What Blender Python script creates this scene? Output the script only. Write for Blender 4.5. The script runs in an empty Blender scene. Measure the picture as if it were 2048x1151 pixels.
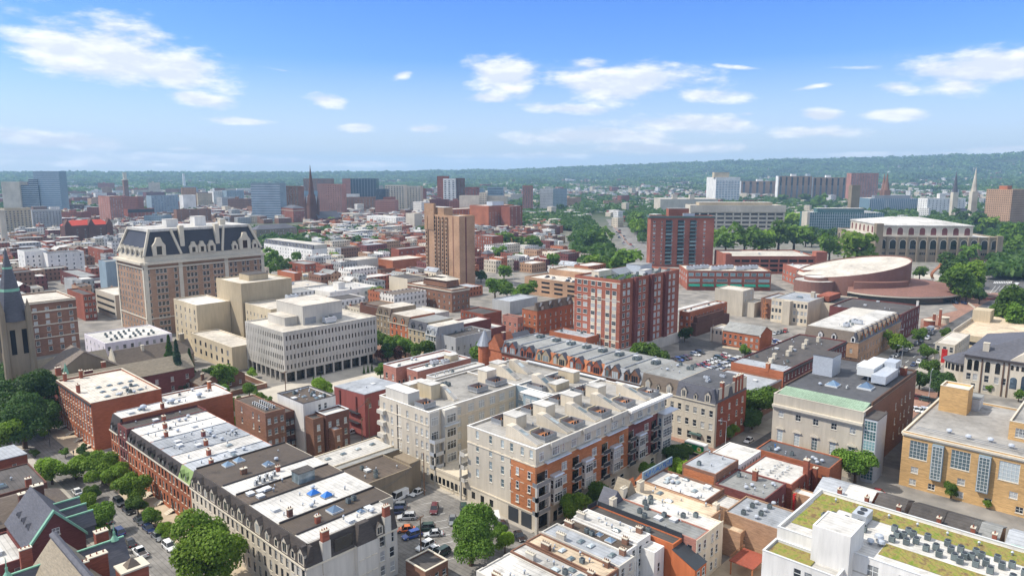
import bpy,bmesh,math,random
import numpy as np
from mathutils import Vector,Matrix
R_=math.radians
random.seed(7)
scn=bpy.context.scene
COL=scn.collection
# ---------------------------------------------------------------- camera and survey helpers (metres; +X runs up the right-hand streets, +Y up the left-hand ones)
FPX,CX,CY,CAMH,HEAD=1416.0,1024.0,575.5,82.0,R_(43.2)
PITCH=math.atan(227.5/FPX)
FW=(math.cos(HEAD),math.sin(HEAD));RT=(math.sin(HEAD),-math.cos(HEAD))
def G(px,py,h=0.0):
 dx=(px-CX)/FPX;dy=-(py-CY)/FPX
 f=math.cos(PITCH)+dy*math.sin(PITCH);u=-math.sin(PITCH)+dy*math.cos(PITCH)
 t=(h-CAMH)/u
 return(t*(f*FW[0]+dx*RT[0]),t*(f*FW[1]+dx*RT[1]))
def GD(px,dist):
 dx=(px-CX)/(FPX/math.cos(PITCH));return(dist*(FW[0]+dx*RT[0]),dist*(FW[1]+dx*RT[1]))
def PRJ(x,y,z):
 f=x*FW[0]+y*FW[1];r=x*RT[0]+y*RT[1];u=z-CAMH
 d=f*math.cos(PITCH)-u*math.sin(PITCH);v=f*math.sin(PITCH)+u*math.cos(PITCH)
 return CX+FPX*r/max(d,.1),CY-FPX*v/max(d,.1)
def span(x,y,ang,h,pxt,lo=0.5,hi=500):
 f=lambda q:PRJ(x+q*math.cos(ang),y+q*math.sin(ang),h)[0]-pxt
 a=f(lo)>0
 for _ in range(50):
  m=(lo+hi)/2
  if(f(m)>0)==a:lo=m
  else:hi=m
 return(lo+hi)/2
# ---------------------------------------------------------------- materials
MATS={}
def mop(nt,op,a,b):
 n=nt.nodes.new('ShaderNodeMath');n.operation=op
 for i,q in enumerate((a,b)):
  if isinstance(q,(int,float)):n.inputs[i].default_value=q
  else:nt.links.new(q,n.inputs[i])
 return n.outputs[0]
def nd(nt,t,**kw):
 n=nt.nodes.new(t)
 for k,v in kw.items():setattr(n,k,v)
 return n
def mat(name,col,rough=.85,var=.25,sc=.35,mode='plain',metal=0.,spec=.3,tint=.0,dirt=.25,bump=0.):
 """Procedural surface: broad and fine noise, courses for brick, patches and seams for roofing."""
 if name in MATS:return MATS[name]
 m=bpy.data.materials.new(name);m.use_nodes=True;MATS[name]=m
 nt=m.node_tree;L=nt.links.new;b=nt.nodes['Principled BSDF']
 b.inputs['Roughness'].default_value=rough;b.inputs['Metallic'].default_value=metal
 b.inputs['Specular IOR Level'].default_value=spec
 tc=nd(nt,'ShaderNodeTexCoord');geo=nd(nt,'ShaderNodeNewGeometry')
 mp=nd(nt,'ShaderNodeMapping');L(geo.outputs['Position'],mp.inputs['Vector'])
 mp.inputs['Scale'].default_value={'brick':(.5,.5,3.2),'streak':(1.6,1.6,.18)}.get(mode,(1,1,1))
 n1=nd(nt,'ShaderNodeTexNoise');n1.inputs['Scale'].default_value=sc;n1.inputs['Detail'].default_value=7;n1.inputs['Roughness'].default_value=.65
 L(mp.outputs[0],n1.inputs['Vector'])
 n2=nd(nt,'ShaderNodeTexNoise');n2.inputs['Scale'].default_value=.07;n2.inputs['Detail'].default_value=3
 L(geo.outputs['Position'],n2.inputs['Vector'])
 c=Vector(col)
 r1=nd(nt,'ShaderNodeMapRange');L(n1.outputs['Fac'],r1.inputs['Value'])
 r1.inputs['From Min'].default_value=.3;r1.inputs['From Max'].default_value=.7
 r1.inputs['To Min'].default_value=1-var;r1.inputs['To Max'].default_value=1+var*.8
 r2=nd(nt,'ShaderNodeMapRange');L(n2.outputs['Fac'],r2.inputs['Value'])
 r2.inputs['From Min'].default_value=.3;r2.inputs['From Max'].default_value=.7
 r2.inputs['To Min'].default_value=1-dirt;r2.inputs['To Max'].default_value=1+dirt*.5
 mu=nd(nt,'ShaderNodeMath',operation='MULTIPLY');L(r1.outputs[0],mu.inputs[0]);L(r2.outputs[0],mu.inputs[1])
 last=mu
 if mode=='brick':
  n3=nd(nt,'ShaderNodeTexNoise');n3.inputs['Scale'].default_value=2.2;n3.inputs['Detail'].default_value=4
  L(mp.outputs[0],n3.inputs['Vector'])
  r3=nd(nt,'ShaderNodeMapRange');L(n3.outputs['Fac'],r3.inputs['Value'])
  r3.inputs['From Min'].default_value=.3;r3.inputs['From Max'].default_value=.7
  r3.inputs['To Min'].default_value=.82;r3.inputs['To Max'].default_value=1.15
  m3=nd(nt,'ShaderNodeMath',operation='MULTIPLY');L(last.outputs[0],m3.inputs[0]);L(r3.outputs[0],m3.inputs[1]);last=m3
 if mode in('roof','ribs'):
  w=nd(nt,'ShaderNodeTexWave',wave_type='BANDS',bands_direction='Y' if mode=='ribs' else 'X')
  w.inputs['Scale'].default_value=.32 if mode=='roof' else.55;w.inputs['Distortion'].default_value=.15 if mode=='ribs' else.6
  L(geo.outputs['Position'],w.inputs['Vector'])
  r3=nd(nt,'ShaderNodeMapRange');L(w.outputs['Fac'],r3.inputs['Value'])
  r3.inputs['From Min'].default_value=0.;r3.inputs['From Max'].default_value=.08
  r3.inputs['To Min'].default_value=.68;r3.inputs['To Max'].default_value=1.
  m3=nd(nt,'ShaderNodeMath',operation='MULTIPLY');L(last.outputs[0],m3.inputs[0]);L(r3.outputs[0],m3.inputs[1]);last=m3
  n4=nd(nt,'ShaderNodeTexNoise');n4.inputs['Scale'].default_value=.22;n4.inputs['Detail'].default_value=9;n4.inputs['Roughness'].default_value=.7
  L(geo.outputs['Position'],n4.inputs['Vector'])
  r4=nd(nt,'ShaderNodeMapRange');L(n4.outputs['Fac'],r4.inputs['Value'])
  r4.inputs['From Min'].default_value=.55;r4.inputs['From Max'].default_value=.68
  r4.inputs['To Min'].default_value=1.;r4.inputs['To Max'].default_value=.6
  m4=nd(nt,'ShaderNodeMath',operation='MULTIPLY');L(last.outputs[0],m4.inputs[0]);L(r4.outputs[0],m4.inputs[1]);last=m4
 if tint:
  oi=nd(nt,'ShaderNodeObjectInfo');r5=nd(nt,'ShaderNodeMapRange');L(oi.outputs['Random'],r5.inputs['Value'])
  r5.inputs['To Min'].default_value=1-tint;r5.inputs['To Max'].default_value=1+tint
  m5=nd(nt,'ShaderNodeMath',operation='MULTIPLY');L(last.outputs[0],m5.inputs[0]);L(r5.outputs[0],m5.inputs[1]);last=m5
 if mode=='facade':
  so_=nd(nt,'ShaderNodeSeparateXYZ');L(tc.outputs['Object'],so_.inputs[0]);M_=lambda op,a,b:mop(nt,op,a,b)
  wu=M_('FRACT',M_('DIVIDE',M_('ADD',so_.outputs[0],so_.outputs[1]),2.9),0);wz=M_('FRACT',M_('DIVIDE',so_.outputs[2],3.4),0)
  msk=M_('MULTIPLY',M_('MULTIPLY',M_('GREATER_THAN',wu,.32),M_('LESS_THAN',wu,.7)),M_('MULTIPLY',M_('GREATER_THAN',wz,.34),M_('LESS_THAN',wz,.84)))
  last_=M_('MULTIPLY',last.outputs[0],M_('SUBTRACT',1.,M_('MULTIPLY',msk,.78)))
 else:last_=last.outputs[0]
 vm=nd(nt,'ShaderNodeVectorMath',operation='SCALE');vm.inputs[0].default_value=c
 L(last_,vm.inputs['Scale']);L(vm.outputs[0],b.inputs['Base Color'])
 if bump:
  bp=nd(nt,'ShaderNodeBump');bp.inputs['Strength'].default_value=bump;bp.inputs['Distance'].default_value=.2
  L(n1.outputs['Fac'],bp.inputs['Height']);L(bp.outputs[0],b.inputs['Normal'])
 return m
def glass_mat(name,dark=(.018,.024,.032),blind=(.42,.42,.4),pb=.3,rough=.08):
 m=bpy.data.materials.new(name);m.use_nodes=True;MATS[name]=m
 nt=m.node_tree;L=nt.links.new;b=nt.nodes['Principled BSDF']
 b.inputs['Roughness'].default_value=rough;b.inputs['Specular IOR Level'].default_value=.8
 oi=nd(nt,'ShaderNodeObjectInfo');geo=nd(nt,'ShaderNodeNewGeometry')
 n=nd(nt,'ShaderNodeTexNoise');n.inputs['Scale'].default_value=.6;L(geo.outputs['Position'],n.inputs['Vector'])
 ad=nd(nt,'ShaderNodeMath',operation='MULTIPLY_ADD');L(n.outputs['Fac'],ad.inputs[0]);ad.inputs[1].default_value=.5;L(oi.outputs['Random'],ad.inputs[2])
 cr=nd(nt,'ShaderNodeMapRange');cr.interpolation_type='SMOOTHSTEP';L(ad.outputs[0],cr.inputs['Value'])
 cr.inputs['From Min'].default_value=1.18-pb;cr.inputs['From Max'].default_value=1.32-pb*.4
 mx=nd(nt,'ShaderNodeMix',data_type='RGBA');L(cr.outputs[0],mx.inputs['Factor'])
 mx.inputs['A'].default_value=(*dark,1);mx.inputs['B'].default_value=(*blind,1)
 L(mx.outputs['Result'],b.inputs['Base Color'])
 return m
def leaf_mat(name,a,b_,patch=False):
 m=bpy.data.materials.new(name);m.use_nodes=True;MATS[name]=m
 nt=m.node_tree;L=nt.links.new;b=nt.nodes['Principled BSDF'];out=nt.nodes['Material Output']
 geo=nd(nt,'ShaderNodeNewGeometry');oi=nd(nt,'ShaderNodeObjectInfo')
 mx=nd(nt,'ShaderNodeMix',data_type='RGBA');L(geo.outputs['Random Per Island'],mx.inputs['Factor'])
 mx.inputs['A'].default_value=(*a,1);mx.inputs['B'].default_value=(*b_,1)
 r=nd(nt,'ShaderNodeMapRange');L(oi.outputs['Random'],r.inputs['Value']);r.inputs['To Min'].default_value=.68;r.inputs['To Max'].default_value=1.32
 vm=nd(nt,'ShaderNodeVectorMath',operation='SCALE');L(mx.outputs['Result'],vm.inputs[0]);L(r.outputs[0],vm.inputs['Scale'])
 if patch:
  n=nd(nt,'ShaderNodeTexNoise');n.inputs['Scale'].default_value=.006;n.inputs['Detail'].default_value=5;L(geo.outputs['Position'],n.inputs['Vector'])
  q=nd(nt,'ShaderNodeMapRange');L(n.outputs['Fac'],q.inputs['Value']);q.inputs['From Min'].default_value=.35;q.inputs['From Max'].default_value=.65;q.inputs['To Min'].default_value=.6;q.inputs['To Max'].default_value=1.6;L(q.outputs[0],vm.inputs['Scale'])
 L(vm.outputs[0],b.inputs['Base Color']);b.inputs['Roughness'].default_value=.6;b.inputs['Specular IOR Level'].default_value=.25
 tr=nd(nt,'ShaderNodeBsdfTranslucent');v2=nd(nt,'ShaderNodeVectorMath',operation='MULTIPLY');L(vm.outputs[0],v2.inputs[0]);v2.inputs[1].default_value=(1.3,1.5,.5)
 L(v2.outputs[0],tr.inputs['Color'])
 ms=nd(nt,'ShaderNodeMixShader');ms.inputs[0].default_value=.3;L(b.outputs[0],ms.inputs[1]);L(tr.outputs[0],ms.inputs[2]);L(ms.outputs[0],out.inputs['Surface'])
 return m
# ---------------------------------------------------------------- mesh builder
class MB:
 def __init__(s):s.v=[];s.f=[];s.m=[]
 def quad(s,a,b,c,d,m=0):
  i=len(s.v);s.v+=[a,b,c,d];s.f.append((i,i+1,i+2,i+3));s.m.append(m)
 def poly(s,pts,m=0):
  i=len(s.v);s.v+=list(pts);s.f.append(tuple(range(i,i+len(pts))));s.m.append(m)
 def box(s,x0,y0,z0,x1,y1,z1,m=0,bottom=True):
  i=len(s.v)
  s.v+=[(x0,y0,z0),(x1,y0,z0),(x1,y1,z0),(x0,y1,z0),(x0,y0,z1),(x1,y0,z1),(x1,y1,z1),(x0,y1,z1)]
  fs=[(4,5,6,7),(0,1,5,4),(1,2,6,5),(2,3,7,6),(3,0,4,7)]+([(3,2,1,0)]if bottom else[])
  for f in fs:s.f.append(tuple(i+k for k in f));s.m.append(m)
 def frus(s,x0,y0,x1,y1,z0,z1,ins,m=0,mt=None):
  i=len(s.v);a,b,c,d=ins
  s.v+=[(x0,y0,z0),(x1,y0,z0),(x1,y1,z0),(x0,y1,z0),(x0+a,y0+b,z1),(x1-c,y0+b,z1),(x1-c,y1-d,z1),(x0+a,y1-d,z1)]
  for k,f in enumerate([(4,5,6,7),(0,1,5,4),(1,2,6,5),(2,3,7,6),(3,0,4,7),(3,2,1,0)]):
   s.f.append(tuple(i+q for q in f));s.m.append(mt if(k==0 and mt is not None)else m)
 def ext(s,prof,y0,y1,m=0):
  n=len(prof);i=len(s.v)
  s.v+=[(x,y0,z)for x,z in prof]+[(x,y1,z)for x,z in prof]
  s.f.append(tuple(range(i,i+n)));s.m.append(m);s.f.append(tuple(range(i+2*n-1,i+n-1,-1)));s.m.append(m)
  for k in range(n):
   s.f.append((i+(k+1)%n,i+k,i+n+k,i+n+(k+1)%n));s.m.append(m)
 def extx(s,prof,x0,x1,m=0):
  n=len(prof);i=len(s.v)
  s.v+=[(x0,y,z)for y,z in prof]+[(x1,y,z)for y,z in prof]
  s.f.append(tuple(range(i+n-1,i-1,-1)));s.m.append(m);s.f.append(tuple(range(i+n,i+2*n)));s.m.append(m)
  for k in range(n):
   s.f.append((i+k,i+(k+1)%n,i+n+(k+1)%n,i+n+k));s.m.append(m)
 def prism(s,pts,z0,z1,m=0,mt=None,bottom=False):
  n=len(pts);i=len(s.v)
  s.v+=[(x,y,z0)for x,y in pts]+[(x,y,z1)for x,y in pts]
  s.f.append(tuple(range(i+n,i+2*n)));s.m.append(m if mt is None else mt)
  if bottom:s.f.append(tuple(range(i+n-1,i-1,-1)));s.m.append(m)
  for k in range(n):
   s.f.append((i+k,i+(k+1)%n,i+n+(k+1)%n,i+n+k));s.m.append(m)
 def tube(s,x,y,z0,z1,r0,r1=None,n=10,m=0,cap=True):
  r1=r0 if r1 is None else r1;i=len(s.v)
  for k in range(n):
   a=2*math.pi*k/n;s.v.append((x+r0*math.cos(a),y+r0*math.sin(a),z0))
  for k in range(n):
   a=2*math.pi*k/n;s.v.append((x+r1*math.cos(a),y+r1*math.sin(a),z1))
  for k in range(n):s.f.append((i+k,i+(k+1)%n,i+n+(k+1)%n,i+n+k));s.m.append(m)
  if cap:s.f.append(tuple(range(i+n,i+2*n)));s.m.append(m);s.f.append(tuple(range(i+n-1,i-1,-1)));s.m.append(m)
 def rod(s,a,b,r,n=6,m=0):
  a=Vector(a);b=Vector(b);d=(b-a).normalized();u=d.orthogonal().normalized();w=d.cross(u);i=len(s.v)
  for p in(a,b):
   for k in range(n):
    t=2*math.pi*k/n;s.v.append(tuple(p+r*(math.cos(t)*u+math.sin(t)*w)))
  for k in range(n):s.f.append((i+k,i+(k+1)%n,i+n+(k+1)%n,i+n+k));s.m.append(m)
  s.f.append(tuple(range(i+n,i+2*n)));s.m.append(m);s.f.append(tuple(range(i+n-1,i-1,-1)));s.m.append(m)
 def mesh(s,name,mats):
  me=bpy.data.meshes.new(name);me.from_pydata(s.v,[],s.f);me.polygons.foreach_set('material_index',s.m)
  for m in(mats if isinstance(mats,(list,tuple))else[mats]):me.materials.append(m)
  me.update();return me
 def build(s,name,mats,parent=None,loc=(0,0,0),rz=0.):
  return link(name,s.mesh(name,mats),parent,loc,rz)
def link(name,me,parent=None,loc=(0,0,0),rz=0.):
 o=bpy.data.objects.new(name,me);COL.objects.link(o)
 o.location=loc;o.rotation_euler=(0,0,rz)
 if parent is not None:o.parent=parent
 return o
USED={}
def tag(o,label=None,cat=None,group=None,kind=None):
 if label:
  if not 4<=len(label.split())<=16:print('LABEL',len(label.split()),label)
  k=USED.get(label,0);USED[label]=k+1
  o['label']=label
 if cat:o['category']=cat
 if group:o['group']=group
 if kind:o['kind']=kind
 return o
def empty(name,loc,rz=0.):
 o=bpy.data.objects.new(name,None);COL.objects.link(o);o.location=loc;o.rotation_euler=(0,0,rz);o.empty_display_size=.5
 return o
def copy_tree(src,loc,rz=0.,sc=None):
 c=src.copy();COL.objects.link(c);c.location=loc;c.rotation_euler=(0,0,rz)
 if sc is not None:c.scale=sc if isinstance(sc,tuple)else(sc,sc,sc)
 for ch in KIDS.get(src.name,[]):
  d=ch.copy();COL.objects.link(d);d.parent=c
  for g in KIDS.get(ch.name,[]):
   e=g.copy();COL.objects.link(e);e.parent=d
 return c
KIDS={}
def kids(o,*ch):KIDS.setdefault(o.name,[]).extend(ch);return o
ORD=['first','second','third','fourth','fifth','sixth','seventh','eighth','ninth','tenth','eleventh','twelfth','thirteenth','fourteenth','fifteenth','sixteenth','seventeenth','eighteenth','nineteenth','twentieth']
def ordn(i):return ORD[i]if i<20 else f'{i+1}th'
# ---------------------------------------------------------------- palette (real-world base colours)
def lin(r,g,b):return tuple((c/255/12.92 if c/255<=.04045 else((c/255+.055)/1.055)**2.4)for c in(r,g,b))
BRICK={'red':lin(148,88,70),'orange':lin(172,106,76),'brown':lin(134,100,82),'dark':lin(106,76,66),'tan':lin(174,140,112),'yellow':lin(204,166,114),'pink':lin(174,122,106),'maroon':lin(118,72,68),'apt':lin(160,100,82),'rust':lin(178,116,78),'hotel':lin(170,138,114)}
for k,c in BRICK.items():mat('brick_'+k,c,.9,.22,.9,'brick',tint=.1,dirt=.26,spec=.15)
PAINT={'white':lin(226,222,214),'cream':lin(214,201,178),'beige':lin(200,189,170),'grey':lin(168,168,166),'bluegrey':lin(140,156,164),'stone':lin(196,186,168),'sand':lin(198,182,152),'lav':lin(216,208,212),'khaki':lin(180,164,136),'concrete':lin(184,174,156),'rubble':lin(142,128,108),'dgrey':lin(98,98,98),'redpaint':lin(146,84,78),'orangep':lin(186,106,66),'green':lin(140,160,104),'brownstone':lin(140,96,74),'lgrey':lin(194,188,176)}
for k,c in PAINT.items():mat('paint_'+k,c,.85,.13,.6,'streak',tint=.05,dirt=.18,spec=.2)
for k,c in{**BRICK,**{k:PAINT[k]for k in('cream','white','grey','stone','bluegrey','sand')}}.items():mat('fac_'+k,c,.85,.12,.5,'facade',tint=.1,dirt=.15)
ROOF={'white':lin(204,200,192),'silver':lin(166,169,172),'grey':lin(146,146,142),'dark':lin(88,83,79),'brown':lin(98,87,77),'black':lin(88,88,90),'tan':lin(206,186,158),'ctr':lin(160,156,149),'warm':lin(204,195,180),'blue':lin(170,180,196)}
for k,c in ROOF.items():mat('roof_'+k,c,.8,.2,.5,'roof',tint=.08,dirt=.26,spec=.25)
mat('roof_ribs',lin(88,78,68),.7,.15,.5,'ribs',dirt=.2)
mat('slate_dark',lin(76,69,64),.7,.22,1.2,'brick',dirt=.2);mat('slate_black',lin(62,64,72),.6,.2,1.2,'brick',dirt=.2);mat('slate',lin(92,92,98),.7,.22,1.2,'brick',dirt=.2);mat('slate_tan',lin(148,136,116),.75,.2,1.2,'brick',dirt=.15);mat('slate_brown',lin(112,100,88),.75,.2,1.2,'brick',dirt=.2)
mat('tile_red',lin(190,70,52),.8,.15,1.2,'brick');mat('tile_orange',lin(190,120,80),.8,.2,1.2,'brick')
mat('copper',lin(128,176,150),.6,.18,1.0,'streak',dirt=.2);mat('copper_roof',lin(146,168,142),.6,.3,1.6,'ribs',dirt=.3)
mat('metal_white',lin(208,208,204),.4,.05,1,dirt=.08);mat('metal_grey',lin(150,154,158),.4,.12,1.5,metal=.5,dirt=.12);mat('metal_light',lin(196,200,204),.4,.12,1.5,metal=.3,dirt=.12)
mat('metal_dark',lin(58,62,66),.5,.12,1.5,dirt=.1);mat('metal_green',lin(88,110,104),.5,.12,1.5);mat('ac_dark',lin(118,128,128),.5,.15,2)
mat('frame_white',lin(222,222,216),.6,.04,1,dirt=.06);mat('frame_dark',lin(62,58,54),.6,.06,1);mat('frame_grey',lin(140,156,164),.6,.06,1);mat('frame_green',lin(70,92,84),.6,.06,1)
mat('trim_stone',lin(206,196,176),.85,.1,1.2,dirt=.12);mat('trim_brown',lin(96,72,58),.8,.1,1.2);mat('trim_dark',lin(70,64,62),.8,.12,1.2)
mat('wood',lin(176,116,76),.8,.2,2,'streak');mat('wood_red',lin(150,80,62),.8,.2,2);mat('pole_wood',lin(124,96,74),.9,.2,2,'streak')
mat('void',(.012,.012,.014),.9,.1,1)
mat('yellowpaint',lin(226,176,60),.7,.1,1);mat('redmetal',lin(180,40,40),.5,.1,1);mat('awning_teal',lin(24,120,100),.7,.1,1);mat('blue',lin(40,110,190),.5,.1,1)
glass_mat('glass',pb=.44);glass_mat('glass_blue',(.03,.05,.075),(.18,.26,.32),.35,.06);glass_mat('glass_teal',(.05,.12,.13),(.22,.36,.37),.5,.08);glass_mat('glass_pale',(.10,.14,.15),(.45,.5,.5),.5,.1);glass_mat('glass_dark',(.008,.009,.01),(.05,.05,.05),.1,.2);glass_mat('glass_sky',(.10,.16,.24),(.2,.3,.4),.5,.05)
leaf_mat('leaf_mid',(.060,.125,.014),(.135,.225,.026));leaf_mat('leaf_dark',(.032,.078,.016),(.075,.14,.026));leaf_mat('leaf_bright',(.12,.215,.016),(.21,.31,.03));leaf_mat('leaf_maroon',(.06,.022,.025),(.13,.05,.036));leaf_mat('leaf_blue',(.035,.075,.05),(.075,.13,.08));leaf_mat('leaf_wood',(.045,.105,.02),(.105,.185,.032));leaf_mat('leaf_far',(.05,.105,.03),(.105,.175,.05),True)
mat('bark',lin(92,76,62),.95,.25,3,'streak')
m_=mat
def W(n):return MATS[n]
# ---------------------------------------------------------------- windows
WIN={}
def win_mesh(w,h,style,fr,gl,sill):
 key=(round(w,2),round(h,2),style,fr,gl,sill)
 if key in WIN:return WIN[key]
 b=MB();t=.07 if w<1.6 else.09
 ins=.14 if style!='flat' else-.03
 b.quad((-w/2,ins,0),(w/2,ins,0),(w/2,ins,h),(-w/2,ins,h),0)
 f=ins-.03
 def bar(x0,z0,x1,z1):b.box(x0,f-.03,z0,x1,ins+.002,z1,1)
 if style!='void':
  bar(-w/2,0,-w/2+t,h);bar(w/2-t,0,w/2,h);bar(-w/2+t,0,w/2-t,t);bar(-w/2+t,h-t,w/2-t,h)
  if style in('dh','flat'):bar(-w/2+t,h*.48,w/2-t,h*.48+t)
  if style=='pair':bar(-t*.6,t,t*.6,h-t);bar(-w/2+t,h*.5,-t*.6,h*.5+t);bar(t*.6,h*.5,w/2-t,h*.5+t)
  if style=='grid':
   nx=max(2,round(w/.8));nz=max(2,round(h/.9))
   for k in range(1,nx):bar(-w/2+w*k/nx-t*.4,t,-w/2+w*k/nx+t*.4,h-t)
   for k in range(1,nz):b.box(-w/2+t,f-.02,h*k/nz-t*.35,w/2-t,ins+.003,h*k/nz+t*.35,1)
  if style=='apt':
   bar(-w*.17-t*.4,t,-w*.17+t*.4,h-t);bar(w*.2-t*.4,t,w*.2+t*.4,h-t);b.box(-w/2+t,f-.02,h*.68,w/2-t,ins+.003,h*.68+t,1)
 if sill:b.box(-w/2-.1,-.1,-.16,w/2+.1,ins,-.001,2)
 if sill==2:b.box(-w/2-.1,-.05,h+.001,w/2+.1,ins,h+.26,2)
 me=b.mesh('window',[W(gl),W(fr),W('trim_stone')]);WIN[key]=me
 return me
FACE_RZ={'R':0.,'L':-math.pi/2,'B':math.pi/2,'K':math.pi}
def fpt(face,Wd,Dp,u,z,d=0.):
 if face=='R':return(u,-d,z)
 if face=='L':return(-d,Dp-u,z)
 if face=='B':return(Wd+d,u,z)
 return(Wd-u,Dp+d,z)
def zones(grids,H):
 out=[];prev=0.
 gs=sorted(grids,key=lambda g:g['z'])
 for i,g in enumerate(gs):
  top=g['z']+(g['fl']-1)*g['fh']+g['h']
  zt=H if i==len(gs)-1 else(top+gs[i+1]['z'])/2
  out.append((prev,zt,g));prev=zt
 return out
def g(z,n,w,h,fl=1,fh=3.3,st='dh',fr='frame_white',gl='glass',sill=1,mg=None,us=None,u0=None,u1=None,rec=.16):
 return dict(z=z,n=n,w=w,h=h,fl=fl,fh=fh,st=st,fr=fr,gl=gl,sill=sill,mg=mg,us=us,u0=u0,u1=u1,rec=rec)
def cols(gr,Lf):
 if gr['us']is not None:return list(gr['us'])
 a=gr['u0']if gr['u0']is not None else 0.;b=gr['u1']if gr['u1']is not None else Lf
 mg=gr['mg'];n=gr['n']
 if mg is None:return[a+(b-a)*(k+.5)/n for k in range(n)]
 return[a+mg+(b-a-2*mg)*(k/(n-1)if n>1 else.5)for k in range(n)]
def facade(mb,wins,face,Wd,Dp,H,grids,recess=True,z0=0.):
 """One wall with real openings; collects the window placements."""
 Lf=Wd if face in 'RK' else Dp
 P=lambda u,z,d=0.:fpt(face,Wd,Dp,u,z,d)
 if not grids:
  mb.quad(P(0,z0),P(Lf,z0),P(Lf,H),P(0,H));return
 for(za,zb,gr)in zones(grids,H):
  za=max(za,z0);us=cols(gr,Lf);w=gr['w'];h=gr['h']
  zs=[gr['z']+k*gr['fh']for k in range(gr['fl'])]
  for u in us:
   for z in zs:wins.append((face,u,z,gr if recess else{**gr,'st':'flat' if gr['st']!='void' else 'void','flush':not recess}))
  if not recess:
   mb.quad(P(0,za),P(Lf,za),P(Lf,zb),P(0,zb));continue
  xs=[0.]
  for u in us:xs+=[u-w/2,u+w/2]
  xs.append(Lf);z_=[za]
  for z in zs:z_+=[z,z+h]
  z_.append(zb);r=gr['rec']
  for i in range(len(xs)-1):
   if xs[i+1]-xs[i]<1e-4:continue
   if i%2==0:
    mb.quad(P(xs[i],za),P(xs[i+1],za),P(xs[i+1],zb),P(xs[i],zb));continue
   for j in range(len(z_)-1):
    if z_[j+1]-z_[j]<1e-4:continue
    a,b,c,e=xs[i],xs[i+1],z_[j],z_[j+1]
    if j%2==0:mb.quad(P(a,c),P(b,c),P(b,e),P(a,e))
    else:
     mb.quad(P(a,c),P(b,c),P(b,c,-r),P(a,c,-r));mb.quad(P(a,e,-r),P(b,e,-r),P(b,e),P(a,e))
     mb.quad(P(a,c),P(a,c,-r),P(a,e,-r),P(a,e));mb.quad(P(b,c,-r),P(b,c),P(b,e),P(b,e,-r))
def put_windows(root,wins,Wd,Dp,name='window',near=False,limit=100,off=(0,0,0)):
 rx,ry=root.location.x,root.location.y;ca,sa=math.cos(root.rotation_euler.z),math.sin(root.rotation_euler.z)
 def dist(w):
  x,y,z=fpt(w[0],Wd,Dp,w[1],w[2]);x,y=rx+x*ca-y*sa,ry+x*sa+y*ca
  return x*x+y*y+(z-CAMH)**2
 def seen(w):
  n={'R':(0,-1),'L':(-1,0),'B':(1,0),'K':(0,1)}[w[0]]
  nx,ny=n[0]*ca-n[1]*sa,n[0]*sa+n[1]*ca
  x,y,z=fpt(w[0],Wd,Dp,w[1],w[2]);x,y=rx+x*ca-y*sa,ry+x*sa+y*ca
  return-(x*nx+y*ny)>0
 used=WCOUNT.get(root.name,0)
 wins=sorted(wins,key=lambda w:(not seen(w),dist(w)))
 rest=MB()
 for i,(face,u,z,gr)in enumerate(wins):
  me=win_mesh(gr['w'],gr['h'],gr['st'],gr['fr'],gr['gl'],gr['sill'])
  x,y,zz=fpt(face,Wd,Dp,u,z,.17 if gr.get('flush')and gr['st']=='void' else 0.)
  if used+i<limit:
   link(name,me,root,(x+off[0],y+off[1],zz+off[2]),FACE_RZ[face])
  else:
   a=FACE_RZ[face];c,s=math.cos(a),math.sin(a);k=len(rest.v)
   for v in me.vertices:rest.v.append((x+off[0]+v.co.x*c-v.co.y*s,y+off[1]+v.co.x*s+v.co.y*c,zz+off[2]+v.co.z))
   for p in me.polygons:
    rest.f.append(tuple(k+q for q in p.vertices));rest.m.append({'glass':0}.get(me.materials[p.material_index].name,1 if p.material_index==1 else(2 if p.material_index==2 else 0)))
 WCOUNT[root.name]=used+len(wins)
 if rest.f:
  gr=wins[-1][3];o=rest.build('window',[W(gr['gl']),W(gr['fr']),W('trim_stone')],root);o['kind']='stuff'
WCOUNT={}
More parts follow.
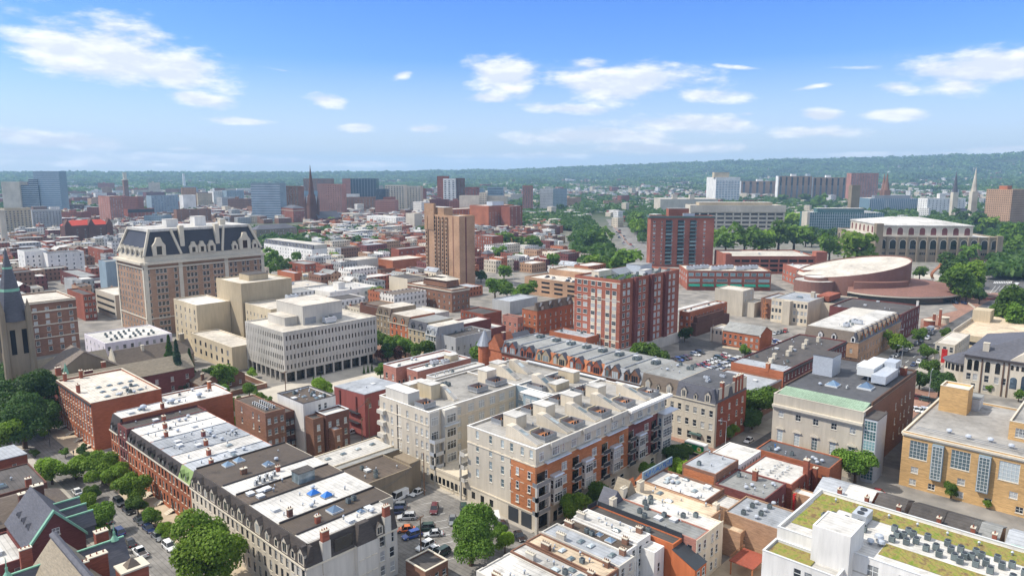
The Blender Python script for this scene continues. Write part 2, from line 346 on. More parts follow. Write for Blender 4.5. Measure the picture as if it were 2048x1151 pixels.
# ---------------------------------------------------------------- building generator
FOOT=[]
def clear(x,y,r):
 """True when a disc at (x, y) touches no building footprint"""
 for q in FOOT:
  inside=True;near=False
  for(ax,ay),(bx,by)in zip(q,q[1:]+q[:1]):
   ex,ey=bx-ax,by-ay;l=math.hypot(ex,ey)or 1.
   d=(ex*(y-ay)-ey*(x-ax))/l
   if d<-r:inside=False;break
  if inside:return False
 return True
class Bld:
 pass
def house(name,label,cat,x,y,Wd,Dp,H,rz=0.,wall='brick_red',roof='roof_white',par=.5,L=None,Rf=None,K=None,B=None,group=None,cornice=None,recess=True,cap=None,z0=0.,rtype='flat',rh=3.,ridge='x',limit=100,wallname='wall',over=.25,par_of=None,ox=0.,oy=0.,base=0.):
 """Box building: walls with openings, parapet, roof deck, cap; local +X / +Y from the near corner."""
 if par_of is None:
  root=empty(name,(x,y,z0),rz);tag(root,label,cat,group)
 else:
  root=par_of.root;c_,s_=math.cos(par_of.rz),math.sin(par_of.rz)
  x,y,rz=par_of.x+ox*c_-oy*s_,par_of.y+ox*s_+oy*c_,par_of.rz
 off=(ox,oy,0.)
 c_,s_=math.cos(rz),math.sin(rz);FOOT.append([(x+u*c_-v*s_,y+u*s_+v*c_)for u,v in((0,0),(Wd,0),(Wd,Dp),(0,Dp))])
 b=Bld();b.off=off;b.root=root;b.W,b.D,b.H,b.x,b.y,b.rz,b.z0=Wd,Dp,H,x,y,rz,z0;b.label=label;b.deck=H-par
 d2=math.hypot(x,y);near=d2<420 and recess
 mb=MB();wins=[]
 for f,gr in(('L',L),('R',Rf),('K',K),('B',B)):facade(mb,wins,f,Wd,Dp,H,gr,near,base)
 if rtype=='flat' and par>0:
  t=.3;zc=H-par
  for(a0,b0,a1,b1)in((t,t,Wd-t,t),(Wd-t,t,Wd-t,Dp-t),(Wd-t,Dp-t,t,Dp-t),(t,Dp-t,t,t)):
   mb.quad((a1,b1,zc),(a0,b0,zc),(a0,b0,H),(a1,b1,H))
  for(p,q,r,s)in(((0,0),(Wd,0),(Wd-t,t),(t,t)),((Wd,0),(Wd,Dp),(Wd-t,Dp-t),(Wd-t,t)),((Wd,Dp),(0,Dp),(t,Dp-t),(Wd-t,Dp-t)),((0,Dp),(0,0),(t,t),(t,Dp-t))):
   mb.quad((*p,H),(*q,H),(*r,H),(*s,H))
 if rtype=='gable':
  if ridge=='x':
   mb.poly([(0,Dp,H),(0,0,H),(0,Dp/2,H+rh)]);mb.poly([(Wd,0,H),(Wd,Dp,H),(Wd,Dp/2,H+rh)])
  else:
   mb.poly([(0,0,H),(Wd,0,H),(Wd/2,0,H+rh)]);mb.poly([(Wd,Dp,H),(0,Dp,H),(Wd/2,Dp,H+rh)])
 b.wall=mb.build(wallname,W(wall),root,off)
 rb=MB();o=over
 if rtype=='flat':
  t=.3 if par>0 else 0.
  rb.quad((t,t,H-par),(Wd-t,t,H-par),(Wd-t,Dp-t,H-par),(t,Dp-t,H-par))
  if par<=0:rb.v,rb.f,rb.m=[],[],[];rb.box(-.15,-.15,H,Wd+.15,Dp+.15,H+.2)
 elif rtype=='gable':
  th=.2
  if ridge=='x':
   s=rh/(Dp/2)
   rb.extx([(-o,H-o*s),(Dp/2,H+rh),(Dp+o,H-o*s),(Dp+o,H-o*s+th),(Dp/2,H+rh+th),(-o,H-o*s+th)],-o*.5,Wd+o*.5)
  else:
   s=rh/(Wd/2)
   rb.ext([(-o,H-o*s),(Wd/2,H+rh),(Wd+o,H-o*s),(Wd+o,H-o*s+th),(Wd/2,H+rh+th),(-o,H-o*s+th)][::-1],-o*.5,Dp+o*.5)
 elif rtype=='hip':
  i=min(Wd,Dp)/2*.98;rb.box(-o,-o,H,Wd+o,Dp+o,H+.15);rb.frus(-o,-o,Wd+o,Dp+o,H+.15,H+rh,(i,i,i,i))
 elif rtype=='shed':
  rb.extx([(-o,H+rh),(Dp+o,H+.02),(Dp+o,H+.2),(-o,H+rh+.2)],-o*.5,Wd+o*.5)
  mb2=MB();mb2.quad((0,0,H),(Wd,0,H),(Wd,0,H+rh),(0,0,H+rh));mb2.poly([(0,Dp,H),(0,0,H),(0,0,H+rh)]);mb2.poly([(Wd,0,H),(Wd,Dp,H),(Wd,0,H+rh)])
  mb2.build('wall',W(wall),root,off)
 b.roof=rb.build('roof',W(roof),root,off)if rb.f else None
 if cap:
  c=MB();t=.36;e=.06
  for(p,q,r,s)in((-e,-e,Wd+e,t),(-e,Dp-t,Wd+e,Dp+e),(-e,t,t,Dp-t),(Wd-t,t,Wd+e,Dp-t)):c.box(p,q,H+.003,r,s,H+.13)
  c.build('parapet',W(cap),root,off)
 if cornice:
  zc,ch,pr,cm,fs=cornice
  c=MB()
  for f in fs:
   Lf=Wd if f in 'RK' else Dp
   a=fpt(f,Wd,Dp,0,zc,pr);d=fpt(f,Wd,Dp,Lf,zc+ch,-.04)
   c.box(min(a[0],d[0]),min(a[1],d[1]),zc,max(a[0],d[0]),max(a[1],d[1]),zc+ch)
   a=fpt(f,Wd,Dp,0,zc,pr*.5);c.box(min(a[0],d[0]),min(a[1],d[1]),zc-ch*.8,max(a[0],d[0]),max(a[1],d[1]),zc-.002)
  c.build('cornice',W(cm),root,off)
 put_windows(root,wins,Wd,Dp,near=near,limit=limit,off=off)
 return b
def Bs(px,py,h,Rx=None,Lx=None,rz=0.,by=None,k='n'):
 """Survey a building from the photo: near roof corner, height, right/left roof corners -> x, y, W, D, H"""
 if by is not None:
  lo,hi=.1,79.
  for _ in range(50):
   m=(lo+hi)/2
   if PRJ(*G(px,py,m),0)[1]<by:lo=m
   else:hi=m
  h=lo
 x,y=G(px,py,h);Wd=Dp=None
 if k=='r':Wd=span(x,y,rz+math.pi,h,Rx);x-=Wd*math.cos(rz);y-=Wd*math.sin(rz)
 elif Rx is not None:Wd=span(x,y,rz,h,Rx)
 if k=='l':Dp=span(x,y,rz-math.pi/2,h,Lx);x+=Dp*math.sin(rz);y-=Dp*math.cos(rz)
 elif Lx is not None:Dp=span(x,y,rz+math.pi/2,h,Lx)
 return x,y,Wd,Dp,h
def on(b,u,v,z=None):
 c,s=math.cos(b.rz),math.sin(b.rz)
 return(b.x+u*c-v*s,b.y+u*s+v*c,(b.deck if z is None else z)+b.z0)
def part_box(b,name,m,*bx,parent=None):
 o=MB()
 for q in bx:o.box(*q)
 return o.build(name,W(m),parent or b.root,(0,0,0)if parent else b.off)
def band(b,z,hgt,pr,m,faces='LR',name='cornice',u0=0.,u1=0.):
 c=MB()
 for f in faces:
  Lf=b.W if f in 'RK' else b.D
  a=fpt(f,b.W,b.D,-(0. if f=='R' else 0.)+u0,z,pr);d=fpt(f,b.W,b.D,Lf-u1,z+hgt,-.05)
  c.box(min(a[0],d[0]),min(a[1],d[1]),z,max(a[0],d[0]),max(a[1],d[1]),z+hgt)
 return c.build(name,W(m),b.root,b.off)
# -------------------------------------------------- roof-top things
AC={}
def ac_proto(kind):
 b=MB()
 if kind=='fan':
  b.box(-.42,-.42,.12,.42,.42,1.0,0);b.tube(0,0,1.0,1.12,.36,.34,12,1);b.box(-.36,-.36,0,-.28,.36,.12,1);b.box(.28,-.36,0,.36,.36,.12,1)
  for k in range(5):b.box(-.43,-.36,.22+k*.15,.43,.36,.27+k*.15,1)
 elif kind=='mini':
  b.box(-.5,-.2,.15,.5,.2,.95,0);b.tube(-.15,0,.951,.99,.16,.16,10,1);b.box(-.44,-.22,0,-.36,.22,.15,1);b.box(.36,-.22,0,.44,.22,.15,1)
  b.quad((-.4,-.203,.25),(.2,-.203,.25),(.2,-.203,.85),(-.4,-.203,.85),1)
 elif kind=='pack':
  b.box(-1.6,-1,.25,1.6,1,1.7,0);b.box(-1.5,-.9,0,1.5,.9,.25,1);b.tube(-.8,0,1.7,1.85,.5,.5,12,1);b.tube(.6,0,1.7,1.85,.5,.5,12,1);b.box(1.6,-.6,.5,2.1,.6,1.4,0)
 elif kind=='vent':
  b.tube(0,0,0,.7,.16,.16,8,0);b.tube(0,0,.7,.95,.28,.12,8,1)
 elif kind=='dish':
  b.rod((0,0,0),(0,0,.8),.04,5,1);b.tube(0,0,.8,.9,.12,.4,10,0)
 elif kind=='sky':
  b.box(-.8,-.55,0,.8,.55,.25,1);b.frus(-.78,-.53,.78,.53,.25,.5,(.3,.25,.3,.25),0)
 elif kind=='pyr':
  b.box(-1.1,-1.1,0,1.1,1.1,.3,1);b.frus(-1.05,-1.05,1.05,1.05,.3,1.1,(1,1,1,1),0)
 elif kind=='hatch':
  b.box(-.7,-.7,0,.7,.7,.5,0);b.box(-.78,-.78,.5,.78,.78,.58,1)
 elif kind=='turb':
  b.tube(0,0,0,.5,.3,.3,10,1);b.tube(0,0,.5,.8,.55,.45,12,0);b.tube(0,0,.8,.95,.45,.1,12,0)
 ms={'fan':('ac_dark','metal_dark'),'mini':('metal_white','metal_dark'),'pack':('metal_light','metal_dark'),'vent':('metal_grey','metal_light'),'dish':('metal_light','metal_dark'),'sky':('glass_pale','metal_grey'),'pyr':('glass_sky','metal_white'),'hatch':('metal_light','metal_white'),'turb':('metal_light','metal_grey')}[kind]
 return b.mesh({'fan':'air_conditioner','mini':'air_conditioner','pack':'rooftop_unit','vent':'roof_vent','dish':'satellite_dish','sky':'skylight','pyr':'skylight','hatch':'roof_hatch','turb':'exhaust_fan'}[kind],[W(ms[0]),W(ms[1])])
ACN={'fan':('air_conditioner','grey fan condenser','air conditioner'),'mini':('air_conditioner','white split air conditioner','air conditioner'),'pack':('rooftop_unit','pale packaged rooftop unit','rooftop unit'),'vent':('roof_vent','small metal vent pipe','vent'),'dish':('satellite_dish','small satellite dish','satellite dish'),'sky':('skylight','low rectangular skylight','skylight'),'pyr':('skylight','pyramid skylight','skylight'),'hatch':('roof_hatch','square metal roof hatch','hatch'),'turb':('exhaust_fan','round mushroom exhaust fan','exhaust fan')}
def topper(b,kind,u,v,ref,rz=None,z=None,sc=1.):
 if kind not in AC:AC[kind]=ac_proto(kind)
 nm,lb,ct=ACN[kind]
 o=link(nm,AC[kind],None,on(b,u,v,z),b.rz+(random.choice((0,math.pi/2))if rz is None else rz));o.scale=(sc,sc,sc)
 tag(o,f'{lb} on {ref}',ct,f'{lb}s on {ref}');return o
def clutter(b,ref,n,kinds=('fan','vent','vent','sky','hatch','turb'),area=None,seed=0,one=True):
 rg=random.Random(seed+int(b.x*13+b.y*7));a=area or(1.2,1.2,b.W-1.2,b.D-1.2);pts=[]
 cnt={}
 for i in range(int(n*1.6)):
  for _ in range(30):
   u=rg.uniform(a[0],a[2]);v=rg.uniform(a[1],a[3])
   if all(abs(u-p)+abs(v-q)>1.5 for p,q in pts):break
  pts.append((u,v));topper(b,rg.choice(kinds)if i<n else 'vent',u,v,ref,sc=1. if i<n else rg.uniform(.5,.9))
def chimney(b,u,v,z0,h,w=.9,d=.6,m='brick_red',pots=2):
 c=MB();c.box(u-w/2,v-d/2,z0,u+w/2,v+d/2,z0+h,0);c.box(u-w/2-.08,v-d/2-.08,z0+h,u+w/2+.08,v+d/2+.08,z0+h+.18,1)
 for k in range(pots):
  t=(k+.5)/pots
  if w>=d:c.tube(u-w/2+w*t,v,z0+h+.18,z0+h+.55,.12,.1,7,0)
  else:c.tube(u,v-d/2+d*t,z0+h+.18,z0+h+.55,.12,.1,7,0)
 return c.build('chimney',[W(m),W('trim_stone')],b.root,b.off)
def bulkhead(b,u0,v0,u1,v1,h,m='paint_beige',rm='roof_white',name='stair_bulkhead',z=None):
 c=MB();z=b.deck if z is None else z
 c.box(u0,v0,z,u1,v1,z+h,0);c.box(u0-.12,v0-.12,z+h,u1+.12,v1+.12,z+h+.15,1);return c.build(name,[W(m),W(rm)],b.root,b.off)
def dormer(b,face,u,z,w,h,m='paint_beige',rm='slate',gl='glass',rh=None,dep=1.6,out=.25,nwin=1,z_parent=None):
 """Gabled dormer standing on the wall line, with its pane as a sub-part"""
 rh=w*.55 if rh is None else rh
 d=MB();P=lambda x,y,zz:(x,y,zz)
 d.poly([(-w/2,-out,0),(w/2,-out,0),(w/2,-out,h),(0,-out,h+rh),(-w/2,-out,h)],0)
 d.quad((w/2,-out,0),(w/2,dep,0),(w/2,dep,h),(w/2,-out,h),0);d.quad((-w/2,dep,0),(-w/2,-out,0),(-w/2,-out,h),(-w/2,dep,h),0)
 e=.15
 for s in(-1,1):
  a=[(s*(w/2+e),-out-e,h-e*.9),(0,-out-e,h+rh+.04),(0,dep+w*.3,h+rh+.04),(s*(w/2+e),dep+w*.3,h-e*.9)]
  d.poly(a if s<0 else a[::-1],1)
 x,y,zz=fpt(face,b.W,b.D,u,z)
 o=d.build('dormer',[W(m),W(rm)],b.root,(x+b.off[0],y+b.off[1],zz),FACE_RZ[face])
 ww=w*.62/nwin;q=MB()
 for k in range(nwin):
  c=(k-(nwin-1)/2)*ww*1.12;q.quad((c-ww/2*.9,-out-.03,.3),(c+ww/2*.9,-out-.03,.3),(c+ww/2*.9,-out-.03,h*.95),(c-ww/2*.9,-out-.03,h*.95))
 q.build('window',W(gl),o);return o
def mansard(b,face,z,h,inset,m='slate',name='mansard_roof',ends=True,u0=0.,u1=None):
 """Steep roof strip set on top of a wall face."""
 Lf=b.W if face in 'RK' else b.D;u1=Lf if u1 is None else u1
 P=lambda u,zz,d:fpt(face,b.W,b.D,u,zz,d)
 c=MB();o=.18
 c.quad(P(u0,z,o),P(u1,z,o),P(u1,z+h,-inset),P(u0,z+h,-inset));c.quad(P(u0,z+h,-inset),P(u1,z+h,-inset),P(u1,z+h,-inset-.5),P(u0,z+h,-inset-.5))
 c.quad(P(u0,z,o),P(u0,z,-inset-.5),P(u1,z,-inset-.5),P(u1,z,o))
 if ends:
  c.poly([P(u0,z,o),P(u0,z+h,-inset),P(u0,z+h,-inset-.5),P(u0,z,-inset-.5)]);c.poly([P(u1,z,o),P(u1,z,-inset-.5),P(u1,z+h,-inset-.5),P(u1,z+h,-inset)])
 return c.build(name,W(m),b.root,b.off)
def rowhouse(name,label,x,y,Wd,Dp,H1,H2,inset=1.1,wall='brick_red',roof='roof_white',ms='slate',L=None,Rf=None,dorm=(),dm='paint_beige',face='L',end=False,group=None,B=None,K=None,corn='trim_stone',lim=100,dk=1):
 """House of a row: facade wall, attic behind a steep mansard front, dormers, flat roof."""
 b=house(name,label,'house',x,y,Wd,Dp,H1,wall=wall,rtype='none',L=L,Rf=Rf,B=B,K=K,group=group,limit=lim)
 i=inset+.3;o=MB();x0,y0=(i,0)if face=='L' else(0,i)
 if end:x0,y0=i,i
 o.box(x0,y0,H1-.01,Wd,Dp,H2+.35);o.build('attic_wall',W(wall),b.root)
 r=MB();r.box(x0-.02,y0+.25,H2+.351,Wd-.25,Dp-.2,H2+.42);r.build('roof',W(roof),b.root);b.deck=H2+.42
 for f in(('L','R')if end else(face,)):mansard(b,f,H1,H2-H1+.3,inset,ms)
 c=MB()
 for f in(('L','R')if end else(face,)):
  Lf=Dp if f=='L' else Wd;a=fpt(f,Wd,Dp,0,H1-.35,.35);d=fpt(f,Wd,Dp,Lf,H1-.02,-.03)
  c.box(min(a[0],d[0]),min(a[1],d[1]),H1-.35,max(a[0],d[0]),max(a[1],d[1]),H1-.02)
 c.build('cornice',W(corn),b.root)
 for(f,u,w,h,nw)in dorm:dormer(b,f,u,H1+.15,w,h,dm,ms,dep=inset+.6,out=.12,nwin=nw)
 return b
# ================================================================ camera, light, sky, terrain, streets
cam=bpy.data.cameras.new('camera');co=bpy.data.objects.new('camera',cam);COL.objects.link(co);scn.camera=co
co.location=(0,0,CAMH);co.rotation_euler=(math.pi/2-PITCH,0,HEAD-math.pi/2)
cam.sensor_width=36;cam.lens=36*FPX/2048;cam.clip_end=40000;cam.clip_start=1
SUN_EL,SUN_AZ=R_(50),R_(135)
sl=bpy.data.lights.new('sun','SUN');sl.energy=2.8;sl.angle=R_(.5);sl.color=(1,.95,.87)
so=bpy.data.objects.new('sun',sl);COL.objects.link(so)
sd=Vector((math.cos(SUN_EL)*math.cos(SUN_AZ),math.cos(SUN_EL)*math.sin(SUN_AZ),math.sin(SUN_EL)))
so.rotation_euler=(-sd).to_track_quat('-Z','Y').to_euler();so.location=(-60,60,200)
w=bpy.data.worlds.new('World');scn.world=w;w.use_nodes=True;nt=w.node_tree;L_=nt.links.new
bg=nt.nodes['Background'];bg.inputs['Strength'].default_value=.15
sky=nd(nt,'ShaderNodeTexSky',sky_type='NISHITA');sky.sun_disc=False;sky.sun_elevation=SUN_EL;sky.sun_rotation=math.pi/2-SUN_AZ
sky.altitude=50;sky.air_density=1.0;sky.dust_density=.6;sky.ozone_density=2.2
tc=nd(nt,'ShaderNodeTexCoord');sp=nd(nt,'ShaderNodeSeparateXYZ');L_(tc.outputs['Generated'],sp.inputs[0])
def mth(op,a,b=None,c=None,clamp=False):
 n=nd(nt,'ShaderNodeMath',operation=op);n.use_clamp=clamp
 for i,q in enumerate((a,b,c)):
  if q is None:continue
  if isinstance(q,(int,float)):n.inputs[i].default_value=q
  else:L_(q,n.inputs[i])
 return n.outputs[0]
X_,Y_,Z_=sp.outputs
az=mth('SUBTRACT',HEAD,mth('ARCTAN2',Y_,X_))
el=mth('ARCSINE',Z_)
def sky_pt(px,py):
 f=math.cos(PITCH)-(py-CY)/FPX*math.sin(PITCH);u=-math.sin(PITCH)-(py-CY)/FPX*math.cos(PITCH);r=(px-CX)/FPX
 return math.atan2(r,f),math.atan2(u,math.hypot(r,f))
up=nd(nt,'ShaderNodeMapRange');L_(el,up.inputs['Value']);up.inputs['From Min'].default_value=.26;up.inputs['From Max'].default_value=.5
cv=nd(nt,'ShaderNodeCombineXYZ');L_(mth('MULTIPLY',az,9.),cv.inputs[0]);L_(mth('MULTIPLY',el,26.),cv.inputs[1])
nz=nd(nt,'ShaderNodeTexNoise');nz.inputs['Scale'].default_value=1.3;nz.inputs['Detail'].default_value=6;nz.inputs['Roughness'].default_value=.6;L_(cv.outputs[0],nz.inputs['Vector'])
cv2=nd(nt,'ShaderNodeVectorMath',operation='ADD');L_(cv.outputs[0],cv2.inputs[0]);cv2.inputs[1].default_value=(-.06,.22,0)
nz2=nd(nt,'ShaderNodeTexNoise');nz2.inputs['Scale'].default_value=1.3;nz2.inputs['Detail'].default_value=3;nz2.inputs['Roughness'].default_value=.6;L_(cv2.outputs[0],nz2.inputs['Vector'])
CLOUDS=[(215,105,190,52,.13,1.),(330,135,120,36,.1,1.),(350,155,85,22,.08,.9),(120,90,110,34,.0,.8),(392,198,68,15,.12,.85),(655,201,48,15,.1,.85),(806,150,30,10,-.2,.7),(475,242,100,7,.02,.7),(713,255,42,8,0,.8),(845,257,50,8,0,.75),(1010,150,85,42,.1,1.),(1180,130,70,14,.0,.55),(1240,165,180,36,.04,1.),(1400,190,95,16,.06,.8),(1130,217,100,11,.05,.85),(980,195,65,13,-.05,.75),(1380,248,165,19,.02,.95),(1180,274,200,17,.0,1.),(1320,297,190,11,.0,.95),(1060,312,170,7,0,.85),(1640,231,44,11,.05,.85),(1790,228,62,12,.04,.85),(1630,264,95,13,.02,.8),(1790,175,55,14,.05,.75),(1975,138,145,32,.0,1.),(1925,170,75,17,0,.8),(1498,228,26,6,0,.6),(1620,175,50,5,-.1,.5),(2030,298,90,7,0,.7),(1760,308,170,5,0,.5),(130,283,145,14,.07,.95),(80,308,100,9,.03,.9),(290,312,70,9,.02,.85),(430,318,140,9,.02,.85),(360,297,40,5,.0,.5),(620,325,220,7,.02,.8),(200,328,220,7,.02,.8),(1000,322,120,4,0,.4),(1720,135,70,5,.05,.4),(1480,135,60,4,.1,.35),(560,140,70,4,.1,.3)]
field=None
ae=nd(nt,'ShaderNodeCombineXYZ');L_(az,ae.inputs[0]);L_(el,ae.inputs[1])
for(px,py,a,b,tl,wt)in CLOUDS:
 a0,e0=sky_pt(px,py);a*=1.42/FPX;b*=1.7/FPX
 mpn=nd(nt,'ShaderNodeMapping',vector_type='TEXTURE');mpn.inputs['Location'].default_value=(a0,e0,0);mpn.inputs['Rotation'].default_value=(0,0,-tl*1.2);mpn.inputs['Scale'].default_value=(a,b,1)
 L_(ae.outputs[0],mpn.inputs['Vector']);gr=nd(nt,'ShaderNodeTexGradient',gradient_type='SPHERICAL');L_(mpn.outputs[0],gr.inputs[0])
 f=gr.outputs['Fac']if wt>.95 else mth('MULTIPLY',gr.outputs['Fac'],.35+.65*wt)
 field=f if field is None else mth('MAXIMUM',field,f)
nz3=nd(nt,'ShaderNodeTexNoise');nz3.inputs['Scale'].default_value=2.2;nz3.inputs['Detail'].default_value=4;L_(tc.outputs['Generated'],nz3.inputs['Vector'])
field=mth('MAXIMUM',field,mth('MULTIPLY',up.outputs[0],mth('MULTIPLY',mth('SUBTRACT',nz3.outputs['Fac'],.18),3.6)))  # unseen cloud cover high overhead, added to raise the fill light
dens=nd(nt,'ShaderNodeMapRange');dens.interpolation_type='SMOOTHSTEP'
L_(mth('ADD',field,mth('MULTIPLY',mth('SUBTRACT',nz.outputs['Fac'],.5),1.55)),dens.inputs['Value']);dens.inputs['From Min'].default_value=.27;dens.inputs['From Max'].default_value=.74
veil=nd(nt,'ShaderNodeMapRange');L_(el,veil.inputs['Value']);veil.inputs['From Min'].default_value=.0;veil.inputs['From Max'].default_value=.15;veil.inputs['To Min'].default_value=.9;veil.inputs['To Max'].default_value=0.
shade=nd(nt,'ShaderNodeMapRange');L_(mth('ADD',mth('SUBTRACT',nz2.outputs['Fac'],nz.outputs['Fac']),mth('MULTIPLY',field,.22)),shade.inputs['Value']);shade.inputs['From Min'].default_value=.2;shade.inputs['From Max'].default_value=-.02;shade.inputs['To Min'].default_value=0.;shade.inputs['To Max'].default_value=1.
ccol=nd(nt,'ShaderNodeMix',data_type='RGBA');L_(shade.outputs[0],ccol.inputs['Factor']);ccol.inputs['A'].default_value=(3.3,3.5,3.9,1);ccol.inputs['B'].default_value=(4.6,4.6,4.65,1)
hs=nd(nt,'ShaderNodeHueSaturation');hs.inputs['Saturation'].default_value=1.3;hs.inputs['Value'].default_value=.72;L_(sky.outputs[0],hs.inputs['Color'])
hz=nd(nt,'ShaderNodeMix',data_type='RGBA');L_(veil.outputs[0],hz.inputs['Factor']);tn_=nd(nt,'ShaderNodeVectorMath',operation='MULTIPLY');L_(hs.outputs[0],tn_.inputs[0]);tn_.inputs[1].default_value=(.58,.69,1.08);L_(tn_.outputs[0],hz.inputs['A']);hz.inputs['B'].default_value=(3.1,3.5,3.85,1)
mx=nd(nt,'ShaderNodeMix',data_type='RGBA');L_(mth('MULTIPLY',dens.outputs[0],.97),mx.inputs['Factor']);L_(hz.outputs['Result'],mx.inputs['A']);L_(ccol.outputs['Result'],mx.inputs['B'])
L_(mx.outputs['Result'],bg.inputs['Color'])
vs=scn.view_settings;vs.view_transform='Standard';vs.look='None';vs.exposure=.84;vs.gamma=1.
scn.cycles.max_bounces=5;scn.cycles.diffuse_bounces=3;scn.cycles.glossy_bounces=2;scn.cycles.transmission_bounces=2;scn.cycles.transparent_max_bounces=6;scn.cycles.volume_bounces=0
scn.cycles.use_denoising=True;scn.cycles.caustics_reflective=False;scn.cycles.caustics_refractive=False
# ---------------------------------------------------------------- terrain
RIDGE=[(-90,70),(-40,60),(-20,64),(-8,72),(0,90),(5,118),(9,130),(15,152),(20,174),(27,194),(36,214),(50,220),(90,200)]
def ridge(a):
 for(p,q),(r,s)in zip(RIDGE,RIDGE[1:]):
  if p<=a<=r:return q+(s-q)*(a-p)/(r-p)
 return 90
def sm(t):t=max(0.,min(1.,t));return t*t*(3-2*t)
def terr(x,y):
 d=math.hypot(x,y)
 if d<1700:return 0.
 a=math.degrees(HEAD-math.atan2(y,x));a=(a+180)%360-180
 if abs(a)>90:return 0.
 h=ridge(a)
 n=math.sin(x*.0021+1)*math.cos(y*.0017)+.6*math.sin(x*.0047+y*.0039)+.35*math.sin(x*.011-y*.009)
 base=h*(.06*sm((d-2000)/1500)+.22*sm((d-3400)/1900)+.70*sm((d-5000)/1700))
 return base*(1+.05*n)+3.0*n*sm((d-2200)/1500)
radii=[0,40,100,200,400,700,1000,1300,1600,1750,1900,2100,2300,2500,2700,2900,3100,3300,3500,3700,3900,4100,4300,4500,4700,4900,5100,5300,5500,5700,5900,6100,6300,6500,6700,6900,7200,7600,8200,9000]
nA=288;vv=[(0,0,0)];ff=[]
for r in radii[1:]:
 for k in range(nA):
  a=2*math.pi*k/nA;x,y=r*math.cos(a),r*math.sin(a);vv.append((x,y,terr(x,y)))
for k in range(nA):ff.append((0,1+k,1+(k+1)%nA))
for i in range(len(radii)-2):
 for k in range(nA):
  a=1+i*nA+k;b=1+i*nA+(k+1)%nA;ff.append((a,a+nA,b+nA,b))
me=bpy.data.meshes.new('ground');me.from_pydata(vv,[],ff);me.shade_smooth()
gm=bpy.data.materials.new('ground');gm.use_nodes=True;nt2=gm.node_tree;b_=nt2.nodes['Principled BSDF'];b_.inputs['Roughness'].default_value=.95;b_.inputs['Specular IOR Level'].default_value=.15
ge=nd(nt2,'ShaderNodeNewGeometry');ln=nd(nt2,'ShaderNodeVectorMath',operation='LENGTH');nt2.links.new(ge.outputs['Position'],ln.inputs[0])
mr=nd(nt2,'ShaderNodeMapRange');nt2.links.new(ln.outputs['Value'],mr.inputs['Value']);mr.inputs['From Min'].default_value=650;mr.inputs['From Max'].default_value=1500
na=nd(nt2,'ShaderNodeTexNoise');na.inputs['Scale'].default_value=.12;na.inputs['Detail'].default_value=8;nt2.links.new(ge.outputs['Position'],na.inputs['Vector'])
nb=nd(nt2,'ShaderNodeTexNoise');nb.inputs['Scale'].default_value=.012;nb.inputs['Detail'].default_value=5;nt2.links.new(ge.outputs['Position'],nb.inputs['Vector'])
ca=nd(nt2,'ShaderNodeValToRGB');nt2.links.new(na.outputs['Fac'],ca.inputs[0]);ca.color_ramp.elements[0].position=.35;ca.color_ramp.elements[0].color=(.17,.16,.145,1);ca.color_ramp.elements[1].position=.68;ca.color_ramp.elements[1].color=(.33,.30,.26,1)
cb=nd(nt2,'ShaderNodeValToRGB');nt2.links.new(nb.outputs['Fac'],cb.inputs[0]);cb.color_ramp.elements[0].position=.4;cb.color_ramp.elements[0].color=(.03,.055,.018,1);cb.color_ramp.elements[1].position=.66;cb.color_ramp.elements[1].color=(.07,.085,.04,1)
mg=nd(nt2,'ShaderNodeMix',data_type='RGBA');nt2.links.new(mr.outputs[0],mg.inputs['Factor']);nt2.links.new(ca.outputs[0],mg.inputs['A']);nt2.links.new(cb.outputs[0],mg.inputs['B']);nt2.links.new(mg.outputs['Result'],b_.inputs['Base Color'])
me.materials.append(gm);tag(link('ground',me),kind='structure')
# ---------------------------------------------------------------- streets (sheets), pavements (raised slabs), lots and lawns
mat('asphalt',(.125,.12,.115),.9,.28,.45,'roof',dirt=.28,spec=.2);mat('asphalt_old',(.24,.225,.205),.9,.26,.45,'roof',dirt=.3,spec=.2);mat('pavement',(.42,.38,.32),.9,.14,.5,dirt=.2,spec=.2);mat('sand_pave',(.50,.41,.29),.9,.14,.5,dirt=.2)
mat('brick_pave',(.30,.17,.12),.9,.2,.8,'brick',dirt=.2);mat('lawn',(.05,.10,.02),.95,.3,.6,dirt=.3);mat('marking',(.75,.75,.72),.8,.2,2);mat('mark_yellow',(.65,.45,.08),.8,.2,2);mat('plaza',(.50,.45,.37),.9,.12,.3);mat('soil',(.10,.07,.05),.95,.3,1)
def sheet(name,z,m,pts,kind='structure'):
 b=MB();b.poly([(x,y,z)for x,y in pts]);o=b.build(name,W(m));o['kind']=kind;return o
def rect(x0,y0,x1,y1):return[(x0,y0),(x1,y0),(x1,y1),(x0,y1)]
def slab(name,m,pts,h=.13,z=0.):
 b=MB();b.prism(pts,z+.002,z+h,0);o=b.build(name,W(m));o['kind']='structure';return o
SEQ={}
